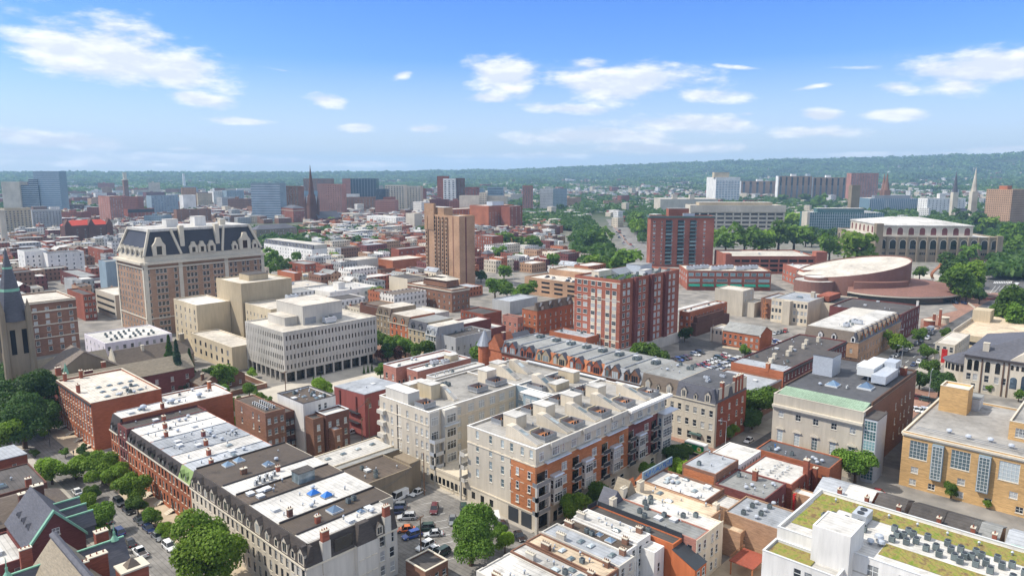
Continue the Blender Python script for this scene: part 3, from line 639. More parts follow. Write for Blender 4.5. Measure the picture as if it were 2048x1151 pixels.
# ================================================================ the block left of the parking lot: red-brick row, pale mansard row, corner house
STEP=[]
ys=[160.8,167.4,174.2,181,187.8,194.6,201.4,208.2,214.8]
rowtxt=[('green painted mansard and silver roof beside the pale row','roof_silver','paint_green'),('dark mansard and white roof, second from pale row','roof_white','trim_dark'),('rows of vents on its pale roof, third from pale row','roof_silver','trim_dark'),('a tall maroon chimney on its silver roof','roof_silver','trim_dark'),('white roof and dark mansard, midway along the red row','roof_white','trim_dark'),('white roof, next to the one with maroon upper wall','roof_white','trim_dark'),('maroon upper wall rising flush with the street front','roof_dark','brick_maroon'),('white roof above a scribbled party wall, far end of row','roof_white','trim_dark')]
for i in range(8):
 y0,y1=ys[i],ys[i+1];D=y1-y0;lab,rf,ms=rowtxt[i]
 gl=g(1.4,3,1.0,2.0,3,3.2,mg=1.3,fr='frame_dark')
 if i==6:
  b=house('brick_rowhouse','brick rowhouse with '+lab,'house',62,y0,22,D,13.9,wall='brick_maroon',roof=rf,par=.5,L=[gl,g(11.1,2,1.,1.8,mg=2)],group='red brick rowhouses on the left street');b.deck=13.4
 else:
  h2=14.6 if i==7 else 13.1
  b=rowhouse('brick_rowhouse','red rowhouse with '+lab,62,y0,33 if i==7 else 22,D,10.7,h2,.9,'brick_orange',rf,ms,L=[gl],dorm=[('L',D*.3,1.2,1.5,1),('L',D*.68,1.2,1.5,1)],dm=('paint_green' if i==0 else 'trim_dark'),group='red brick rowhouses on the left street')
 d=MB();d.box(-.1,D-2.2,.0,.15,D-1.1,2.6);d.build('door',W('trim_dark'),b.root)
 s=MB()
 for k in range(4):s.box(-2.0+k*.45,D-2.6,0,-.12,D-.8,.2+k*.2)
 s.build('front_steps',W('trim_stone'),b.root)
 c=MB();c.box(2,D-.18,b.deck-.02,21.5,D+.05,b.deck+.2);c.build('party_wall',W('roof_silver'),b.root)
 chimney(b,5.5+2.3*(i*5%4),.8,b.deck,1.5,.8,1.1,'brick_maroon' if i==3 else 'brick_red')
 ref=f'the red row roof, {ordn(i)} house from the pale row'
 clutter(b,ref,[4,3,9,4,5,6,2,5][i],('vent','vent','hatch','mini','sky','turb')if i in(2,4)else('vent','sky','hatch','turb'),(2.5,1,20,D-1),seed=i)
 if i==7:
  q=MB();rg=random.Random(5)
  for k in range(16):
   x0=6+k*1.05;pts=[(x0+rg.uniform(0,1.1),rg.uniform(11.4,13.2))for _ in range(5)]
   for(a,z),(c,e)in zip(pts,pts[1:]):q.rod((a,-.02,z),(c,-.02,e),.07,4)
  q.build('graffiti',W('paint_lgrey'),b.root)
  for k in range(3):topper(b,'turb',8+k*8,3,ref,sc=1.8)
yb=[110.4,116.2,122.6,134.4,140.9,147.3,160.8]
btxt=[('white roof and two tall brick chimneys at the corner','roof_white'),('narrow ribbed brown roof with pale skylights, second from the corner','roof_ribs'),('wide white roof carrying two blue pyramid skylights','roof_white'),('dark brown roof with a glassed roof hut','roof_brown'),('white roof crowded with small white condensers','roof_white'),('wide dark ribbed roof beside the green mansard','roof_ribs')]
PALE=[]
for i in range(6):
 y0,y1=yb[i],yb[i+1];D=y1-y0;n=max(2,round(D/2.2));W_=21 if i==0 else 24.5
 dl=[('L',D*(k+.5)/max(1,round(D/3.4)),2.1 if k%2 else 1.5,2.3 if k%2 else 1.7,1+k%2)for k in range(max(1,round(D/3.4)))]
 gl=[g(1.2,n,1.0,2.2,3,3.2,fr='frame_dark')]
 Rg=None
 if i==0:Rg=[g(1.2,1,1.1,2.2,3,3.2,us=[3.2,12.2,14.4,17.0,20.0],n_=0)if False else g(1.2,5,1.2,2.2,3,3.2,us=[4.2,12.0,14.6,17.2,19.6])]
 b=rowhouse('pale_rowhouse','pale stone mansard rowhouse with '+btxt[i][0],62,y0,W_,D,10.3,13.7,1.1,'paint_beige' if i else 'paint_lgrey',btxt[i][1],'slate_dark',L=gl,Rf=Rg,dorm=dl+([('R',13.6,1.4,1.6,1),('R',16.6,1.6,1.7,2)]if i==0 else[]),end=(i==0),group='pale mansard rowhouses by the parking lot')
 PALE.append(b);ref=f'the pale row roof, {ordn(i)} house from the corner'
 c=MB();c.box(1.6,D-.25,b.deck-.02,W_-.3,D+.04,b.deck+.35);c.build('party_wall',W('trim_dark'),b.root)
 if i==0:
  chimney(b,4.4,.35,7.5,8.4,1.5,.9,'brick_red',3);chimney(b,18.6,.35,7.5,8.2,1.4,.9,'brick_red',3)
  part_box(b,'chimney_shaft','paint_lgrey',(3.5,-.2,7.4,5.3,.9,13.9));part_box(b,'chimney_shaft','paint_lgrey',(17.8,-.2,7.4,19.4,.9,13.6));part_box(b,'bay_window','paint_lgrey',(10.6,-1.1,0,15.4,0.0,10.6));part_box(b,'studio_glazing','glass_dark',(6.2,-.06,10.9,10.2,.02,13.4))
  q=MB();q.frus(10.6,-1.1,15.4,1.2,10.6,14.4,(1.2,1.0,1.2,0));q.build('turret_roof',W('slate_dark'),b.root)
  bay=[('R',u,z,g(0,1,1.0,2.1))for u in(11.5,13,14.5)for z in(1.2,4.4,7.6)];put_windows(b.root,bay,W_,D,off=(0,-1.115,0))
  clutter(b,ref,4,('hatch','turb','vent'),(5,1.5,19,5));topper(b,'pyr',15.5,4.5,ref,sc=.7)
 elif i==1:
  topper(b,'pyr',12,3,ref,0.,sc=1.2);topper(b,'fan',16,4,ref);topper(b,'fan',17.5,4.2,ref);topper(b,'turb',8,3,ref);chimney(b,7,1.2,b.deck,1.4,1.,.7)
 elif i==2:
  pr=[]
  for(u,v)in((13.2,6.5),(14.6,3.4)):
   o=MB();o.box(-1.2,-.9,0,1.2,.9,.35,1);o.frus(-1.2,-.9,1.2,.9,.35,1.25,(1.1,.85,1.1,.85),0);k=o.build('skylight',[W('blue'),W('metal_grey')],None,on(b,u,v));tag(k,'bright blue pyramid skylight on the white roof, '+('nearer the dark ribbed roof' if v<5 else 'nearer the roof hut'),'skylight','blue pyramid skylights')
  clutter(b,ref,7,('hatch','turb','vent','mini'),(3,1,22,10),seed=3);chimney(b,4.6,1.2,b.deck,1.6,1.,.8,'brick_dark')
 elif i==3:
  bulkhead(b,13.5,1.2,17.5,4.2,2.4,'glass_pale','roof_dark','roof_hut');clutter(b,ref,6,('turb','vent','sky','hatch'),(3,1,12,5.5),seed=8)
 elif i==4:
  for k in range(6):topper(b,'mini',7+1.3*(k%3)+k*.5,1.6+1.5*(k//3),ref,.6,sc=1.2)
  chimney(b,14,4.8,b.deck,1.2)
 else:
  clutter(b,ref,4,('pyr','vent','turb'),(4,2,20,11),seed=4);chimney(b,8,3,b.deck,1.2,1.4,.8,'brick_brown',1)
b=house('garden_shed','low brick shed with a dark roof at the near edge of the parking lot','shed',83,101.6,6,6.2,4,wall='brick_brown',roof='roof_dark',Rf=[g(1.2,3,1.0,1.4)],par=.3,cap='trim_stone')
b=house('brick_building','long red brick building with a white roof at the left street corner','building',61.6,229,20,35,15,wall='brick_orange',roof='roof_warm',par=.5,cap='trim_stone',L=[g(1.2,13,1.1,2.2,1),g(4.8,13,1.1,2.3,3,3.4,sill=2)],Rf=[g(7.2,4,1.6,3.2,us=[12.2,15.4,17.4,18.9])],cornice=(14.2,.4,.35,'trim_dark','L'))
ref='the white roof of the long red corner building'
for k in range(12):topper(b,'sky',6+3.2*(k%4)+.6*(k//4),5+6*(k//4),ref,.2)
clutter(b,ref,7,('turb','fan','vent'),(8,3,18,12),seed=6)
for(u,v)in((1.2,16),(2.2,33.5),(7,33.8)):chimney(b,u,v,14.5,2.6,.9,1.2,'brick_red',2)
s=MB()
for k in range(4):
 for q in range(4):s.box(-2.2+q*.45,4+k*8.2,0,-.05,5.8+k*8.2,.2+q*.22)
s.build('front_steps',W('trim_stone'),b.root)
b2=house('brick_wing','','',0,0,22,9.5,9.5,wall='brick_orange',roof='roof_white',Rf=[g(5.5,5,1.1,2.0)],par_of=b,ox=20.02,oy=2,par=.4,cap='paint_lavx' if False else 'metal_white')
bulkhead(b2,17,3,18,4,3.4,'brick_orange','trim_stone','chimney',z=9);clutter(b2,'the low white wing behind the long red corner building',5,('turb','mini','hatch'))
b=house('brick_house','brown slate gabled brick house behind the long red corner building','house',64,268,44,11,9.5,wall='brick_maroon',roof='slate_tan',rtype='gable',ridge='x',rh=4.2,Rf=[g(2,8,1.1,1.8,2,3.5)])
chimney(b,1.5,9,9,7,1.6,1.1,'brick_red',2);chimney(b,9,2.6,10,4.6,2.6,1.0,'brick_maroon',3);chimney(b,16,10,9,6,1.3,1.,'brick_red',2)
b=house('brick_tenement','dark brown brick tenement with rows of white condensers on its roof','building',92.6,183.1,6.2,19,15,wall='brick_brown',roof='roof_brown',L=[g(8.6,3,.9,1.8,2,3.3,us=[4.5,11.5,15])],Rf=[g(1.6,3,1.,1.7,4,3.3,mg=1.1,gl='glass_pale')],par=.3)
for k in range(14):topper(b,'mini',2.0+(k//7)*2.2,3+1.25*(k%7),'the brown tenement roof',0.,sc=.95)
b=house('brick_tenement','recessed dark brick tenement hung with black fire escapes','building',98.9,186.5,4.6,14,12.4,wall='brick_dark',roof='roof_dark',Rf=[g(2,3,1.,1.7,3,3.2,gl='glass_pale')],par=.3)
fe=MB()
for z in(3.6,6.8,10):
 fe.box(.3,-1.1,z,4.2,-.05,z+.06)
 for k in range(9):fe.rod((.3+k*.48,-1.08,z),(.3+k*.48,-1.08,z+1),.025,4)
 fe.rod((.3,-1.08,z+1),(4.2,-1.08,z+1),.03,4);fe.rod((.8,-.6,z),(3.4,-.6,z-3.2),.06,4)
fe.build('fire_escape',W('metal_dark'),b.root)
b=house('brick_tenement','narrow brick tenement ell with a drainpipe beside the alley','building',103.6,176.2,3.4,4.4,12,wall='brick_brown',roof='roof_dark',Rf=[g(1.8,1,1.1,1.8,3,3.2,gl='glass_pale')],par=.3)
b=house('white_walled_building','dark roofed building with white painted side walls in front of the pale office','building',103.6,181.4,11,15,15.5,wall='paint_white',roof='roof_brown',par=.5,Rf=[g(12.3,2,1.,1.8,us=[5.5,7.5])],cap='trim_dark')
clutter(b,'the dark roof with white side walls',12,('fan','vent','hatch','turb','sky'),(1,1,10,14),seed=2)
b=house('brick_tenement','brick tenement with a white roof terrace above the alley','building',107.4,175.6,8,5.6,12.4,wall='brick_dark',roof='roof_white',Rf=[g(1.6,3,1.,1.8,3,3.4,gl='glass_pale')],par=.5,cap='metal_white')
b2=house('ell','','',0,0,2.6,3,8.4,wall='brick_brown',roof='roof_silver',Rf=[g(1.6,1,1,1.7,2,3.2)],par_of=b,ox=.8,oy=-3.02,par=.2)
b=house('red_painted_building','red painted brick building with a grey sloping roof beside the alley','building',123.6,179.2,15,17,13.2,wall='paint_redpaint',roof='roof_silver',rtype='shed',rh=.9,over=.1,Rf=[g(9.5,4,1.1,1.6,1)])
part_box(b,'downpipe','brick_maroon',(-.3,4.2,6.5,-.02,4.8,12.6),(-.3,13.4,.5,-.02,13.9,12.8))
fe=MB()
for z in(4.2,7.4):fe.box(-1.2,2.5,z,-.05,9,z+.08);fe.rod((-1.15,2.5,z+1),(-1.15,9,z+1),.03,4);fe.rod((-.6,9,z),(-.6,13,z-3),.07,4);[fe.rod((-1.15,2.5+k*.8,z),(-1.15,2.5+k*.8,z+1),.02,4)for k in range(9)]
fe.build('fire_escape',W('metal_dark'),b.root);topper(b,'vent',5,6,'the sloping grey roof of the red painted building',z=13.7);topper(b,'hatch',9,8,'the sloping grey roof of the red painted building',z=13.6)
b=house('garage_building','low rubble walled garage with a flat dark brown roof beside the parking lot','garage',90.6,138.1,18.6,12.6,7,wall='paint_rubble',roof='roof_brown',par=.4,L=[g(1.0,5,1.3,2.6,gl='glass_dark',st='void',sill=0)])
part_box(b,'corner_tower','paint_rubble',(18.62,1,0,22.2,8,7.6));clutter(b,'the dark brown garage roof',5,('hatch','turb','fan','vent'),(5,2,17,9),seed=1)
b=house('workshop','long low workshop with a bright white roof and five skylights behind the brown garage','workshop',90.3,154.6,26,9.5,6.4,wall='paint_cream',roof='roof_white',par=.25,Rf=None,L=[g(1.5,2,1.6,2.0)])
for k in range(5):topper(b,'sky',3+k*4.8,5.5,'the bright white workshop roof',0.)
b=house('shed_range','weathered grey sloped shed roof between the brown garage and the white workshop','shed',91,150.9,24,3.5,5.8,wall='paint_rubble',roof='roof_grey',rtype='shed',rh=.8,over=.05)
# ================================================================ the big apartment block round its court
b=house('apartment_block','large beige and brick apartment block with roof decks around a court','apartment building',115.7,101.2,56,22.8,20,wall='paint_beige',roof='roof_ctr',par=.45,cap='paint_white',L=[g(9.2-1.6,6,1.,2.0,4,3.3,us=[3.6,8.2,12.2,15.2,18.6,21.4],sill=1,gl='glass_pale'),g(1.2,3,1.3,1.9,1,st='void',gl='glass_dark',sill=0,us=[2,5.2,8.4])],K=[g(4.5,9,1.5,2.0,5,3.3,st='apt')],limit=100)
AP=b
bb=MB();wn=[]
def skin(face,u0,u1,z0,z1,d,m,name):
 c=MB();a=fpt(face,b.W,b.D,u0,z0,d);e=fpt(face,b.W,b.D,u1,z1,-.02);c.box(min(a[0],e[0]),min(a[1],e[1]),z0,max(a[0],e[0]),max(a[1],e[1]),z1);return c.build(name,W(m),b.root)
skin('L',15.0,22.78,4.3,15.7,.06,'brick_rust','brick_panel');skin('R',.02,37.5,4.3,15.7,.06,'brick_rust','brick_panel');skin('R',37.52,52,4.3,15.7,.07,'brick_maroon','brick_panel')
for z,f in((15.7,'LR'),(4.1,'LR')):band(b,z,.35,.16,'paint_cream')
put_windows(b.root,[('L',u,5.6+3.4*k,g(0,1,.9,1.8))for u in(17.2,20.9)for k in range(3)],b.W,b.D,off=(-.215,0,0))
for u0 in(14.2,18.4):
 c=MB();c.box(-.08,b.D-u0-3.2,.1,.02,b.D-u0,3.7);o=c.build('garage_gate',W('metal_dark'),b.root)
mods=[(5.2,0),(17.2,1),(29.2,2),(41.2,3)]
put_windows(b.root,[('R',u+o_,z,g(0,1,w_,2.0,st='apt' if w_>1.3 else 'dh'))for u,_ in mods for(o_,w_)in((-1.6,.8),(5.1,1.9))for z in(5.2,8.6,12.)],b.W,b.D,off=(0,-.21,0))
put_windows(b.root,[('R',u,16.7,g(0,1,w_,2.1,st='apt' if w_>1.3 else 'dh'))for u,w_ in((2.,1.6),(7.2,2.6),(10,.8),(14,1.9),(19.5,2.6),(24,1.8),(27,.9),(31,2.6),(35,1.),(39,1.9),(43,2.4),(47.5,1.6),(51,1.8),(54.5,1.4))],b.W,b.D,off=(0,-.145,0))
put_windows(b.root,[('R',u,1.,g(0,1,1.8,2.0,gl='glass_dark'))for u in(9,20,24,31,35,46,50)],b.W,b.D,off=(0,-.145,0))
for u,k in mods:
 y0,y1=-1.25,-.07
 bay=MB();bay.box(u,y0,5,u+3.2,y1,11.9);o=bay.build('bay_window',W('paint_lgrey'),b.root)
 for z in(5.6,9.0):
  w_=win_mesh(2.8,2.2,'apt','frame_white','glass',0);link('window',w_,o,(u+1.6,y0-.145,z));w2=win_mesh(.9,2.2,'dh','frame_white','glass',0);link('window',w2,o,(u-.145,y0+.6,z),-math.pi/2)
 c=MB();c.frus(u-.3,y0-.4,u+3.5,y1,12.1,12.4,(.2,.2,.2,0));c.build('bay_canopy',W('metal_light'),b.root)
 c=MB();c.frus(u-2.5,-1.3,u+6.5,-.16,16.06,16.3,(.1,.1,.1,0));c.build('canopy',W('metal_light'),b.root)
 for z in(4.45,7.9,11.3):
  bal=MB();x0=u+8.0 if k<3 else u+7.4;bal.box(x0,-1.1,z,x0+2.9,-.08,z+.16,0);bal.box(x0,-1.1,z+.16,x0+2.9,-1.05,z+1.15,1);bal.box(x0,-1.1,z+1.15,x0+2.9,-1.0,z+1.22,0)
  q=bal.build('balcony',[W('paint_lgrey'),W('metal_dark')],b.root);dd=MB();dd.box(x0+.3,-.13,z+.2,x0+2.6,-.075,z+2.6);dd.build('balcony_door',W('glass_dark'),q)
for z in(4.45,7.9,11.3):
 bal=MB();bal.box(-1.2,-1.5,z,3.6,.0,z+.18,0);bal.box(-1.2,-1.5,z+.18,3.6,-1.44,z+1.15,1);bal.box(-1.2,-1.44,z+.18,-1.14,-.1,z+1.15,1)
 bal.box(-1.2,-1.5,z+1.15,3.6,-1.4,z+1.24,0);bal.build('balcony',[W('paint_lgrey'),W('metal_grey')],b.root);part_box(b,'balcony_door','glass_dark',(.4,-.13,z+.2,3.2,-.075,z+2.7))
part_box(b,'balcony_post','paint_lgrey',(-1.2,-1.5,0,-.6,-.9,11.3));part_box(b,'balcony_post','paint_lgrey',(3.0,-1.48,0,3.6,-1.0,11.3));part_box(b,'garage_gate','glass_dark',(.2,-.06,.3,5,.02,3.7),(6.5,-.06,.1,7.8,.02,2.6))
eb=MB();eb.box(52.2,-1.6,0,57.3,-.01,15.6);o=eb.build('bay_window',W('paint_lgrey'),b.root)
for z in(5,8.4,11.8):link('window',win_mesh(4.2,2.5,'grid','frame_white','glass_blue',0),o,(54.8,-1.745,z));link('window',win_mesh(1.1,2.5,'dh','frame_white','glass_blue',0),o,(52.055,-.8,z),-math.pi/2)
part_box(b,'canopy','metal_light',(51.4,-2.9,15.7,58.6,-.15,15.95));part_box(b,'overhang','paint_white',(37,-1.3,19.4,57.8,.02,20.15))
for u,w_ in((5,11),(17.4,11),(29.6,7)):part_box(b,'parapet_step','paint_grey',(u,-.9,16.5,u+w_,-.006,20.3))if False else part_box(b,'parapet_step','paint_lgrey',(u,-.5,18.9,u+w_,-.006,20.35))
l=house('wing','','',0,0,34,21.6,19.8,wall='paint_beige',roof='roof_ctr',par=.45,cap='paint_white',par_of=AP,ox=.1,oy=37.8,L=[g(2.2,6,1.,2.0,5,3.5,us=[2.2,5.6,12.6,16.4,18.7,20.8],gl='glass_pale')],Rf=[g(6.0,6,2.3,2.2,4,3.5,st='apt',us=[10.5,15.5,19.6,24,28,32])])
band(l,15.9,.3,.12,'paint_cream');part_box(l,'recess_strip','trim_dark',(-.03,13.2,3,.02,13.7,19))
put_windows(b.root,[('L',8.9,z,g(0,1,1.6,2.2,st='pair'))for z in(2.4,5.9,9.4,12.9,16.2)],l.W,l.D,off=(.0,37.8,0))
for u0,w_ in((.0,3.4),(4.3,4.6)):
 o=MB();o.box(u0,-1.6 if u0 else-.4,0,u0+w_,-.01,19.7);q=o.build('bay_window',W('paint_lgrey'),b.root,l.off)
 for z in(4.9,8.4,11.9,15.9):link('window',win_mesh(w_*.7,2.3,'apt','frame_white','glass',0),q,(u0+w_/2,(-1.6 if u0 else-.4)-.145,z))
 if u0:part_box(l,'canopy','metal_light',(u0-.4,-2.5,15.3,u0+w_+.2,-1.63,15.5))
for z in(4.6,8.1,11.6):
 bal=MB();bal.box(-.3,-2.6,z,3.3,-.42,z+.16,0);bal.box(-.3,-2.6,z+.16,3.3,-2.54,z+1.1,1);bal.box(-.3,-2.54,z+.16,-.24,-.45,z+1.1,1);bal.build('balcony',[W('paint_lgrey'),W('metal_light')],b.root,l.off)
part_box(l,'balcony_post','paint_lgrey',(-.3,-2.6,0,.1,-2.2,11.6),(2.9,-2.6,0,3.3,-2.2,11.6))
for z in(4.6,8.1,11.6,15):part_box(l,'balcony','paint_lgrey',(-1.2,18.6,z,-.02,21.5,z+1.1))
for z in(5.2,8.6,12):part_box(AP,'balcony','paint_lgrey',(-1.2,22.82,z,2.4,24.6,z+.16),(-1.2,22.82,z+.16,-1.1,24.6,z+1.1),(-1.2,24.5,z+.16,2.4,24.6,z+1.1))
part_box(AP,'balcony_post','paint_lgrey',(-1.2,24.2,0,-.8,24.6,12))
r=house('link','','',0,0,22.3,14.9,19.9,wall='paint_bluegrey',roof='roof_ctr',par=.45,cap='paint_white',par_of=AP,ox=34.0,oy=22.85,L=[g(5.6,4,1.8,2.1,4,3.4,st='apt')])
o=MB();o.prism([(-3.4,3.5),(-2.2,1.8),(-.02,1.8),(-.02,9.8),(-2.2,9.8),(-3.4,8.2)],0,19.4,0);q=o.build('bay_window',W('paint_bluegrey'),b.root,r.off)
for z in(9.,12.4,16):link('window',win_mesh(1.7,2.2,'apt','frame_white','glass',0),q,(-3.545,4.7,z),-math.pi/2);link('window',win_mesh(1.7,2.2,'apt','frame_white','glass',0),q,(-3.545,7.0,z),-math.pi/2)
part_box(r,'bay_roof','paint_white',(-3.6,1.6,19.42,.3,10,19.7))
r2=house('rear','','',0,0,22.0,21.6,19.7,wall='paint_beige',roof='roof_ctr',par=.45,cap='paint_white',par_of=AP,ox=34.15,oy=37.8,Rf=None)
part_box(AP,'podium','paint_cream',(.02,22.82,0,33.98,37.78,4.6));part_box(AP,'podium_parapet','paint_cream',(-.1,22.83,4.6,.25,37.77,5.3))
put_windows(b.root,[('L',u,1.3,g(0,1,1.1,1.9,st='void',gl='glass_dark',sill=1))for u in(1,2.6,4.2,5.8,7.4,9,10.6,12.2,13.8)],30,15,off=(-.145,22.8,0))
part_box(AP,'court_pavilion','paint_beige',(4.6,25.3,4.6,8.2,28,8.2))
def wedge(bl,u,v0,v1,w_,h,zd=19.55,flip=False):
 c=MB();pr=[(v0,zd),(v1,zd),(v1,zd+h),(v1-1.6,zd+h),(v0,zd+.25)]if not flip else[(v0,zd),(v1,zd),(v1,zd+.25),(v0+1.6,zd+h),(v0,zd+h)]
 c.extx(pr,u,u+w_,0);o=c.build('stair_wedge',W('paint_beige'),AP.root)
 q=MB();s=1 if not flip else-1;n=(v1-1.6-v0);a=v0 if not flip else v1
 def zz(t):return zd+.25+(h-.25)*t+.06
 f=lambda t:a+s*n*t
 for(t0,t1,e,mi)in((.02,.97,.15,0),(.45,.75,.6,1)):
  k=.0 if mi==0 else.06
  q.quad((u+e,f(t0),zz(t0)+k),(u+w_-e,f(t0),zz(t0)+k),(u+w_-e,f(t1),zz(t1)+k),(u+e,f(t1),zz(t1)+k),mi)
 q.build('sloped_skylight',[W('roof_ctr'),W('glass_pale')],o)
def deck(bl,u,v,w_,d_,zd=19.56,curved=False):
 c=MB();c.box(u,v,zd,u+w_,v+d_,zd+.5,0);c.box(u+.1,v+.1,zd+.501,u+w_-.1,v+d_-.1,zd+.56,1)
 for(x0,y0,x1,y1)in((u,v,u+w_,v+.06),(u,v+d_-.06,u+w_,v+d_),(u,v+.06,u+.06,v+d_-.06),(u+w_-.06,v+.06,u+w_,v+d_-.06)):c.box(x0,y0,zd+.56,x1,y1,zd+1.5,2)
 c.build('roof_deck',[W('paint_grey'),W('wood'),W('metal_grey')],AP.root)
 for k in range(3):
  fz=MB();fz.box(u+.6+k*1.1,v+.8,zd+.57,u+1.3+k*1.1,v+1.5,zd+1.0);fz.box(u+.6+k*1.1,v+1.4,zd+1.0,u+1.3+k*1.1,v+1.5,zd+1.5)
  o=fz.build('patio_chair',W('trim_dark'),None,(AP.x,AP.y,0));tag(o,f'dark patio chair on a roof deck of the big apartment block','chair','patio chairs on the apartment roof decks')
for k,u in enumerate((2.2,13.4,24.8,36,48.2)):
 wedge(AP,u,1.6,11.6,2.2,2.9);deck(AP,u+3.2,1.9,4.4,4.4)
 if k<4:bulkhead(AP,u+4.6,12.4,u+8.4,16.8,3.2,'paint_cream','roof_white');deck(AP,u+4.2,17.2,4.4,3.6)
 part_box(AP,'parapet_wall','paint_sand',(u+3.4,6.6,19.55,u+6.8,6.9,21.4))
l_=[(1.2,41,4.2,4.0),(21,41,4.6,4),(29,41.5,5,4.2)]
for q in l_:deck(AP,*q)
bulkhead(AP,6.2,53.6,13,56.4,3.2,'paint_cream','roof_white',z=19.35);bulkhead(AP,8.2,46.2,11.6,52.2,4.2,'paint_sand','roof_white',z=19.35);bulkhead(AP,.6,47,4.6,57,3.4,'paint_lgrey','roof_white',z=19.35);bulkhead(AP,30,46,34,50,3.8,'paint_cream','roof_white',z=19.35);bulkhead(AP,40,51,44,55,3.2,'paint_beige','roof_white',z=19.3)
wedge(AP,12,41,48,2.0,3.2,19.36);wedge(AP,38.5,42,50,2.6,3.4,19.28);wedge(AP,46,44,52,2.6,3.4,19.28)
bulkhead(AP,38,25.5,44,28.5,2.0,'paint_sand','roof_white',z=19.5);wedge(AP,36.8,26,34,2.8,3.8,19.48);deck(AP,34.6,28,2.0,6,19.5);bulkhead(AP,48,27,51,33,3.2,'paint_sand','roof_white',z=19.5);deck(AP,44,30,3.6,4.4,19.5)
part_box(AP,'trellis_canopy','paint_white',(36,36.4,20.9,37.2,56,21.2))if False else None
for k in range(3):part_box(AP,'pergola','metal_white',(55.2,3+k*18,20.16,56.4,17+k*18,20.4))
for k in range(7):topper(AP,'fan',40.5+1.3*k,21.6,'the big apartment block roof, in the row by the court',z=19.56)
for k in range(6):topper(AP,'fan',18.5+1.2*(k%3),53+1.4*(k//3),'the big apartment block roof, on its left wing',z=19.36)
for k in range(8):topper(AP,'vent',5+7*k,9.5+(k%3)*2,'the big apartment block roof',z=19.56)
# ================================================================ the slate-roofed mansion block left of the street
b=house('mansion','dark red brick mansion with steep slate gables and copper trim by the street','mansion',28.5,155.3,10,17,10,wall='brick_maroon',roof='slate',rtype='gable',ridge='y',rh=6.2,over=.3,Rf=[g(1.5,3,1.1,1.8,2,3.6,us=[2.5,5,7.5])])
def gable_trim(b,y,x0,x1,z,rh,m='copper',w=.5):
 c=MB();xm=(x0+x1)/2;s=rh/((x1-x0)/2)
 c.ext([(x0-.4,z-.4*s),(xm,z+rh),(x1+.4,z-.4*s),(x1+.4,z-.4*s+w*1.2),(xm,z+rh+w*1.2),(x0-.4,z-.4*s+w*1.2)][::-1],y-.3,y+.45);return c.build('gable_trim',W(m),b.root)
gable_trim(b,0,0,10,10,6.2)
link('window',win_mesh(1.3,1.4,'pair','frame_white','glass',1),b.root,(5,-.16,11.6))
for k in range(3):
 d=MB();y=3+k*4.4;d.extx([(y-1.6,8.),(y+1.6,8.),(y+1.6,10.4),(y,12.6),(y-1.6,10.4)],7,12.2,0);d.build('cross_gable',W('slate'),b.root)
 d=MB();d.extx([(y-1.8,10.3),(y,12.75),(y+1.8,10.3),(y+1.8,10.55),(y,13.0),(y-1.8,10.55)],6.8,12.5,0);d.build('gable_roof',W('slate'),b.root);d=MB();d.box(6.8,y-.2,12.9,12.6,y+.2,13.2);d.build('gable_trim',W('copper'),b.root)
for k in range(3):dormer(b,'L',4+k*3.6,11.0,1.6,1.2,'slate','slate',dep=3,out=-1.5)
chimney(b,10.4,-9,0,13.5,2.2,1.6,'brick_red',3);chimney(b,-1.4,-6,0,13.5,1.9,.9,'brick_red',3);chimney(b,6.2,17.4,8,8,2.2,1.3,'brick_dark',2)
b2=house('flat_wing','','',0,0,10,15,8.6,wall='brick_maroon',roof='roof_white',par=.4,par_of=b,ox=-10.02,oy=1,Rf=[g(2,3,1.,1.7,2,3.3)])
topper(b2,'hatch',6,6,'the low white mansion roof',sc=1.5);topper(b2,'turb',3,9,'the low white mansion roof')
b=house('mansion','tan and grey slate mansion with crossing roofs and copper ridges, bottom left corner','mansion',24.5,114,11,27,11,wall='brick_maroon',roof='slate_tan',rtype='gable',ridge='y',rh=7,over=.4)
c=MB();c.ext([(4.9,17.95),(5.5,18.3),(6.1,17.95),(6.1,18.35),(5.5,18.7),(4.9,18.35)][::-1],-.5,27.4);c.build('ridge',W('slate'),b.root)
b2=house('cross_wing','','',0,0,19,9,8.6,wall='brick_maroon',roof='slate',rtype='gable',ridge='x',rh=5.6,over=.4,par_of=b,ox=-3,oy=20.5)
c=MB();c.box(-3.2,24.8,14.35,16.2,25.2,14.6);c.build('ridge',W('copper'),b.root)
for(u,v)in((14.6,25),(-2.2,25)):
 c=MB();c.tube(u,v,14.3,15.2,.8,.25,10);c.tube(u,v,15.2,16.0,.22,.22,8);c.tube(u,v,16.0,18.0,.12,.02,6);c.build('finial',W('copper'),b.root)
chimney(b,9.4,17,8,8.6,3.0,1.4,'brick_red',3);chimney(b,6.4,14,12,5.6,1.7,.9,'brick_red',3)
c=MB();c.box(10.8,9.2,8,15,12.6,15.4,0);c.box(10.6,9.,15.4,15.2,12.8,15.7,1);c.frus(11.8,9.8,14,12,15.7,17,(1,1,1,1),2);c.build('chimney',[W('brick_red'),W('trim_stone'),W('slate_brown')],b.root)
dormer(b,'L',18,12.4,1.8,1.3,'copper','slate',dep=3,out=-1.6);dormer(b,'L',8,12.4,1.8,1.3,'copper','slate',dep=3,out=-1.6)
b=house('brick_house','brick house with long brown slate roof and dark chimney behind the copper gable','house',22,175.5,20,13,7.6,wall='brick_dark',roof='slate_brown',rtype='hip',rh=4.2)
chimney(b,11,1.5,7,6.4,2.0,1.4,'brick_dark',2);chimney(b,4,3,8,3.2,1.4,1.,'brick_brown',2)
